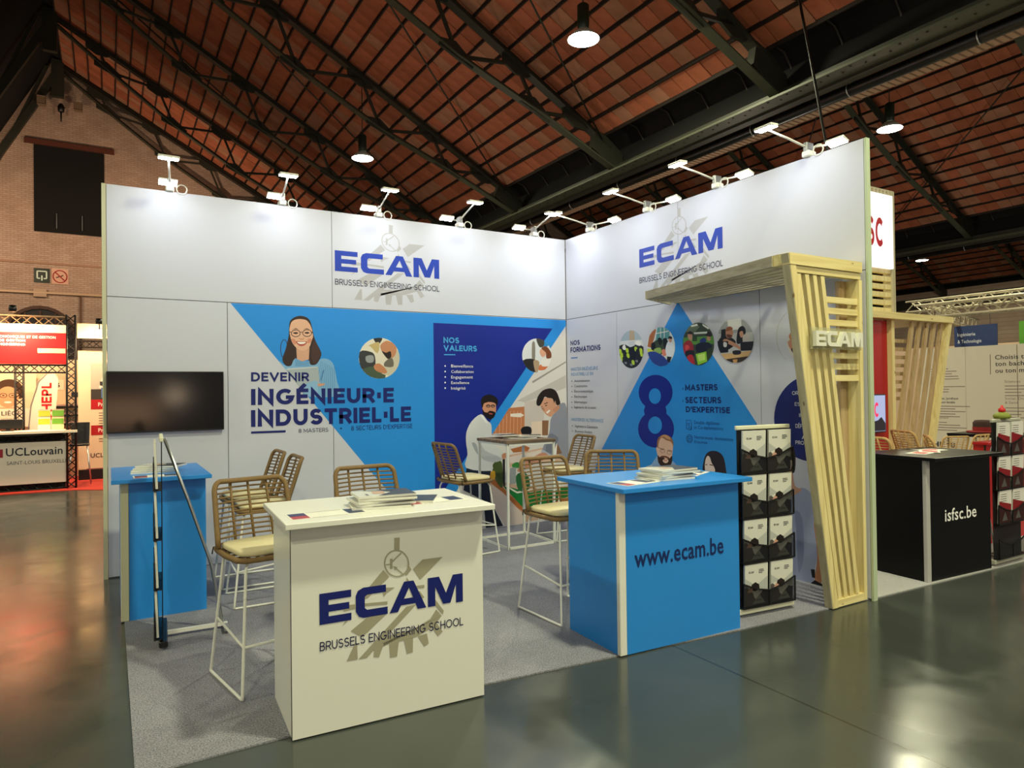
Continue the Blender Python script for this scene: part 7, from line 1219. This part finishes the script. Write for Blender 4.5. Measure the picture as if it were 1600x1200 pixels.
bw=thing('cream_partition','low cream partition far behind the slanted slats','wall panel',(0,0,0))
MB().box((15.9,-2,.01),(16.0,7.5,2.75),mat('cream_wall2','c8a890',.7)).build('panel',bw)
sh=thing('shelf_rack','black metal shelving rack seen through the slanted pine slats','shelf',(0,0,0))
for x in (6.6,7.5):
    for y in (1.0,1.4): MB().box((x-.02,y-.02,.0),(x+.02,y+.02,1.9),M_black).build('upright',sh)
for z in (.4,.8,1.2,1.6): MB().box((6.6,.98,z),(7.5,1.42,z+.03),M_black).build('shelf_board',sh)
pt=thing('dried_plant','glowing orange dried grass bunch behind the pine slats','plant',(6.0,.1,0))
q=MB(); 
for i in range(60):
    a=random.uniform(0,6.28); r_=random.uniform(.05,.3); zz=random.uniform(1.2,1.95); q.bar((0,0,1.05),(r_*math.cos(a),r_*math.sin(a),zz),.02,.02,mat('dried_grass','d89050',.8))
q.build('stems',pt); MB().lathe([(.0,.55),(.13,.55),(.16,1.05),(.12,1.08),(0,1.06)],mat('white_pot','cfc9c0',.5),n=18).build('pot',pt)
MB().box((-.2,-.2,.0),(.2,.2,.55),M_black).build('stand',pt)
tag(MB().box((-.1,.0,1.0),(-.1+.26,.02,1.28),mat('white_card','d0ccc8',.6)).box((.02,.0,0),(.04,.02,1.0),M_black).build('sign_card',loc=(5.55,-.2,0)),'small white card in front of the orange dried grass','card') 
light('plant_lamp','POINT',(6.0,-.35,1.7),14,(1,.62,.3),.08)

# ------------------------------------------------------------------ far left stand
M_lt=mat('black_truss','15110f',.5,.3)
lattice('lattice_truss','black upright lattice post at the right end of the far left counter',(-5.52,7.3,.01),(-5.52,7.3,3.05),.13,.13,M_lt,.016,24)
lattice('lattice_truss','black upright lattice post at the left of the far left stand',(-6.32,7.9,.01),(-6.32,7.9,2.2),.12,.12,M_lt,.015,18)
lattice('lattice_truss','pale lattice truss on top of the red header of the far left stand',(-10,7.3,2.93),(-5.6,7.3,2.93),.15,.15,mat('warm_truss','a08468',.4,.5),.014,28)
lattice('lattice_truss','black lattice rail under the red header of the far left stand',(-10,7.3,2.10),(-5.6,7.3,2.10),.13,.13,M_lt,.014,34)
lattice('lattice_truss','black lattice rail under the white front of the far left counter',(-10,7.33,.07),(-5.6,7.33,.07),.10,.10,M_lt,.012,44)
lattice('lattice_truss','black lattice rail below the far left counter top',(-10,7.33,.90),(-5.6,7.33,.90),.10,.10,M_lt,.012,44)
lattice('lattice_truss','thin lattice truss above the cream poster at far left',(-5.45,8.45,2.62),(-4.0,8.45,2.62),.12,.12,M_lt,.012,12)
hd=thing('header_banner','glowing red header banner with white words above the far left counter','banner',(0,0,0),0,'far left stand banners')
Ml=frame((0,7.2,0),(1,0,0),(0,0,1))
MB().box((-10,2.18,-.03),(-5.59,2.72,0),mat('lit_red_banner','c4141c',.5),M=Ml).build('red_cloth',hd)
MB().box((-10,2.722,-.03),(-5.59,2.86,0),mat('lit_cream_banner','f0e6c8',.5),M=Ml).build('cream_cloth',hd)
q=MB(); I2=ink('f6ede0')
put_text(q,'UCLouvain',ink('5a4a40'),Ml,-6.80,2.765,.44,.05,.003,1)
for t,v,w1 in (('SCIENCES ÉCONOMIQUES ET DE GESTION',2.62,1.13),('INGÉNIEUR DE GESTION',2.555,.70),('BUSINESS ENGINEERING',2.49,.70)): put_text(q,t,I2,Ml,-6.87,v,w1,.042,.003,1)
q.add([(-6.0,2.37,.003),(-5.6,2.37,.003),(-5.6,2.45,.003),(-6.0,2.45,.003)],[(0,1,2,3)],ink('f0d8b0'),M=Ml); q.build('lettering',hd)
lc=thing('exhibition_counter','long white counter of the far left stand with university lettering','counter',(0,0,0))
MB().box((-10,7.10,.99),(-5.43,7.22,1.03),mat('warm_white_top','f0e4d0',.4)).box((-10,7.22,.99),(-5.62,7.75,1.03),mat('warm_white_top','f0e4d0',.4)).build('counter_top',lc)
MB().box((-10,7.24,.13),(-5.6,7.26,.84),mat('warm_white_front','c9c4b8',.5)).build('front_panel',lc)
MB().box((-10,7.42,.02),(-5.62,7.70,.99),M_lt).build('counter_body',lc)
q=MB(); Mc=frame((0,7.238,0),(1,0,0),(0,0,1))
put_text(q,'UCLouvain',ink('1c1e30'),Mc,-6.45,.62,.80,.13,.002,1); put_text(q,'SAINT-LOUIS BRUXELLES',ink('6a6a70'),Mc,-6.44,.47,.90,.06,.002)
for x0,c_ in ((-6.62,'2a3050'),(-6.55,'8a2030')): q.add([(x0,.60,.002),(x0+.06,.60,.002),(x0+.06,.74,.002),(x0,.74,.002)],[(0,1,2,3)],ink(c_),M=Mc)
q.build('lettering',lc)
mn=thing('monitor','black monitor seen from behind on the far left counter','monitor',(-6.42,7.55,1.03))
MB().rbox((-.2,-.02,.04),(.18,.02,.20),M_black,.006).build('screen_back',mn); MB().box((-.12,-.08,0),(.06,.08,.015),M_black).box((-.06,-.01,.01),(0,.01,.06),M_black).build('stand',mn)
for i,(x,c_,c2) in enumerate(((-5.93,'b8c43a','e8e0d0'),(-5.73,'6fae3a','f0d8b0'))):
    for j in range(2):
        t=thing('leaflet','upright leaflet in the holder on the far left counter, %s %s'%(('left','right')[i],('front','back')[j]),'leaflet',(x,7.45+.07*j,1.031+.0*j),0,'leaflets on the far left counter')
        MB().prism([(-.09,-.004,0),(.09,-.004,0),(.09,.03,.22+.14*j),(-.09,.03,.22+.14*j)],(0,.006,0),ink(c2)).build('sheet',t)
        MB().prism([(-.085,-.006+.014,.1+.14*j),(.085,-.006+.014,.1+.14*j),(.085,.02,.2+.14*j),(-.085,.02,.2+.14*j)],(0,.004,0),ink(c_)).build('print',t)
ff=thing('feather_flag','white feather flag with vertical red lettering at far left','flag',(0,0,0))
Mf=frame((0,8.6,0),(1,0,0),(0,0,1))
pts=[(-6.27,.15),(-5.93,.12),(-5.86,.9),(-5.80,1.6),(-5.78,1.95),(-5.84,2.06),(-5.95,2.04),(-6.08,1.88),(-6.19,1.45),(-6.24,.9)]
q=MB(); q.prism([(a,b_,0) for a,b_ in pts],(0,0,.008),mat('flag_cloth','e6d8c6',.8),M=Mf); q.build('cloth',ff)
MB().tube([Mf@Vector(p+(-.004,)) for p in ((-6.29,.03),(-6.26,.9),(-6.21,1.45),(-6.09,1.9),(-5.95,2.07),(-5.83,2.09))],.012,M_alu,n=6).build('pole',ff)
MB().box((-6.4,8.45,0.01),(-6.18,8.75,.03),M_black).build('base_plate',ff)
q=MB(); Mr=Mf@frame((-5.885,1.17,.010),(0,1,0),(-1,0,0)); put_text(q,'HEPL',ink('b01c20'),Mr,.17,.0,.54,.16,.002,1); q.add([(0,.02,.002),(.05,-.02,.002),(.14,.03,.002),(.13,.15,.002),(.03,.14,.002)],[(0,1,2,3,4)],ink('b01c20'),M=Mr); q.build('lettering',ff)
po=thing('portrait_poster','poster of a curly-haired face with glasses over a city name, far left','poster',(0,0,0),0,'far left stand banners')
Mp=frame((0,9.0,0),(1,0,0),(0,0,1))
MB().box((-7.3,1.05,-.02),(-6.16,2.15,0),mat('poster_cream','e8d4b4',.6),M=Mp).build('board',po)
q=MB()
def PP(pts,c_,d): q.add([(a,b_,d) for a,b_ in pts],[tuple(range(len(pts)))],ink(c_),M=Mp)
def EL(cx,cy,rx,ry,c_,d,n=20): PP([(cx+rx*math.cos(2*math.pi*i/n),cy+ry*math.sin(2*math.pi*i/n)) for i in range(n)],c_,d)
EL(-6.58,1.78,.21,.18,'4a3426',.002); EL(-6.74,1.68,.08,.12,'4a3426',.0022); EL(-6.42,1.70,.08,.12,'4a3426',.0022); EL(-6.60,1.62,.17,.20,'d8a078',.003); PP([(-6.78,1.28),(-6.42,1.28),(-6.46,1.42),(-6.74,1.42)],'d8a078',.0028)
for x in (-6.67,-6.53): EL(x,1.65,.06,.045,'2a2220',.0035,14); EL(x,1.65,.048,.034,'d8a078',.0038,14); EL(x,1.65,.02,.012,'2a2220',.004,10)
EL(-6.60,1.52,.06,.02,'f0e8e0',.004,12); PP([(-7.3,1.05),(-6.16,1.05),(-6.16,1.40),(-7.3,1.40)],'f0e6d4',.0045)
put_text(q,'LIÈGE',ink('2a2624'),Mp,-6.70,1.27,.30,.08,.005,1); put_text(q,'université',ink('2a2624'),Mp,-6.70,1.19,.28,.035,.005); q.build('print',po)
bw2=thing('back_wall_panel','warm lit white back wall of the far left stand','wall panel',(0,0,0))
MB().box((-12,9.3,.01),(-5.35,9.35,2.35),mat('warm_white_wall','dcc8a8',.6)).build('panel',bw2)
q=MB(); Mq=frame((0,9.29,0),(1,0,0),(0,0,1)); q.add([(-6.0,1.75,.002),(-5.72,1.75,.002),(-5.72,1.95,.002),(-6.0,1.95,.002)],[(0,1,2,3)],ink('efe0c8'),M=Mq); put_text(q,'BS',ink('3a342e'),Mq,-5.95,1.80,.16,.09,.004,1)
q.add([(-5.60,1.6,.002),(-5.40,1.6,.002),(-5.40,1.7,.002),(-5.60,1.7,.002)],[(0,1,2,3)],ink('1c2a40'),M=Mq); q.build('print',bw2)
for i in range(3):
    tag(MB().box((-5.85,9.05,1.05+.17*i),(-5.45,9.3,1.09+.17*i),M_black).box((-5.83,9.05,1.09+.17*i),(-5.47,9.28,1.12+.17*i),ink('c8a8a0')).build('display_shelf'),'small display shelf with papers on the far left back wall, '+('lowest','middle','highest')[i],'shelf','far left display shelves')
rb=thing('poster_banner','tall cream poster with photo and red blocks beside the stand wall, left','banner',(0,0,0),0,'far left stand banners')
Mz=frame((0,8.5,0),(1,0,0),(0,0,1))
MB().box((-5.46,.22,-.02),(-4.2,2.50,0),mat('poster_cloth','e0c8a8',.7),M=Mz).build('cloth',rb)
MB().box((-5.46,.01,-.06),(-4.2,.2,.02),M_black,M=Mz).build('foot_box',rb)
q=MB()
def PZ(pts,c_,d=.003): q.add([(a,b_,d) for a,b_ in pts],[tuple(range(len(pts)))],ink(c_),M=Mz)
PZ([(-5.25,1.55),(-4.6,1.55),(-4.6,2.25),(-5.25,2.25)],'a8a498'); PZ([(-5.25,1.55),(-4.6,1.55),(-4.6,1.75),(-5.25,1.75)],'3a3430',.0035); PZ([(-5.12,1.78),(-4.98,1.72),(-4.92,2.05),(-5.05,2.02)],'e6c8c0',.004); PZ([(-5.08,1.58),(-4.95,1.58),(-4.95,1.78),(-5.08,1.78)],'4a6a9a',.0042); PZ([(-5.02,2.02),(-4.95,2.0),(-4.95,2.10),(-5.02,2.10)],'a0644a',.0044); PZ([(-5.10,1.82),(-4.96,1.80),(-4.96,1.90),(-5.10,1.90)],'2c2a30',.0046)
for v in (1.36,.86): PZ([(-5.25,v),(-4.6,v),(-4.6,v+.19),(-5.25,v+.19)],'a81c20'); put_text(q,'Programmes',ink('f0e0d0'),Mz,-5.13,v+.06,.5,.07,.004,1)
for i in range(6): PZ([(-5.12,1.28-.05*i),(-4.8,1.28-.05*i),(-4.8,1.295-.05*i),(-5.12,1.295-.05*i)],'7a5a4a')
for i in range(2): PZ([(-5.12,.78-.05*i),(-4.8,.78-.05*i),(-4.8,.795-.05*i),(-5.12,.795-.05*i)],'7a5a4a')
put_text(q,'UCLouvain',ink('2a2224'),Mz,-5.26,.43,.52,.08,.004,1); q.build('print',rb)
hb2=thing('header_board','cream header board with small blue square, left beside the stand wall','banner',(0,0,0),0,'far left stand banners')
MB().box((-5.46,8.3,2.72),(-4.2,8.38,3.0),mat('lit_cream_board','f0dcae',.6)).build('board',hb2); MB().box((-5.18,8.295,2.76),(-5.02,8.299,2.93),ink('2a4a7a')).build('blue_square',hb2)
ch=thing('black_chair','black high chair standing right of the far left counter','chair',(-5.42,7.85,.01))
MB().rbox((-.16,-.16,.70),(.16,.16,.74),M_black,.01).build('seat',ch); MB().prism([(-.13,.15,.74),(.15,.15,.74),(.16,.2,1.12),(-.14,.2,1.12)],(0,.02,0),M_black).build('backrest',ch)
for sx in (-1,1):
    for sy in (-1,1): MB().tube([(sx*.12,sy*.12,.70),(sx*.18,sy*.18,0)],.010,M_alu,n=6).build('leg',ch)
for x,y,z,p_ in ((-6.3,6.75,3.02,1.0),(-7.8,6.75,3.02,1.0),(-6.2,7.75,2.9,.7),(-7.6,7.75,2.9,.7),(-5.1,7.75,2.95,.6)):
    t=thing('spotlight','small warm spotlight on an arm %s'%('in front of the red header, nearer the post' if x==-6.3 else 'in front of the red header, out of frame' if x==-7.8 else 'behind the red header, nearer the post' if x==-6.2 else 'behind the red header, out of frame' if x==-7.6 else 'over the cream poster at left'),'spotlight',(x,y,z),0,'warm spotlights of the far left stand')
    MB().lathe([(.0,.1),(.05,.1),(.06,.0),(.0,.0)],M_black,n=12).build('housing',t)
    MB().tube([(0,0,.1),(0,((7.3 if x<-5.2 else 8.32)-y)*.5,.12),(0,(7.3 if x<-5.2 else 8.32)-y,-.06)],.01,M_black,n=5).build('arm',t)
    light('spotlight_beam','AREA',(x,y,z-.02),WARM_W*p_,(1,.66,.36),.1,(0,.35,-1),math.pi)
# gable wash lamps on the back wall level
for x in (-9,-3.0): light('gable_wash_lamp','AREA',(x,19.5,6.9),160,(1,.72,.46),.5,(0,.9,.25),math.pi)
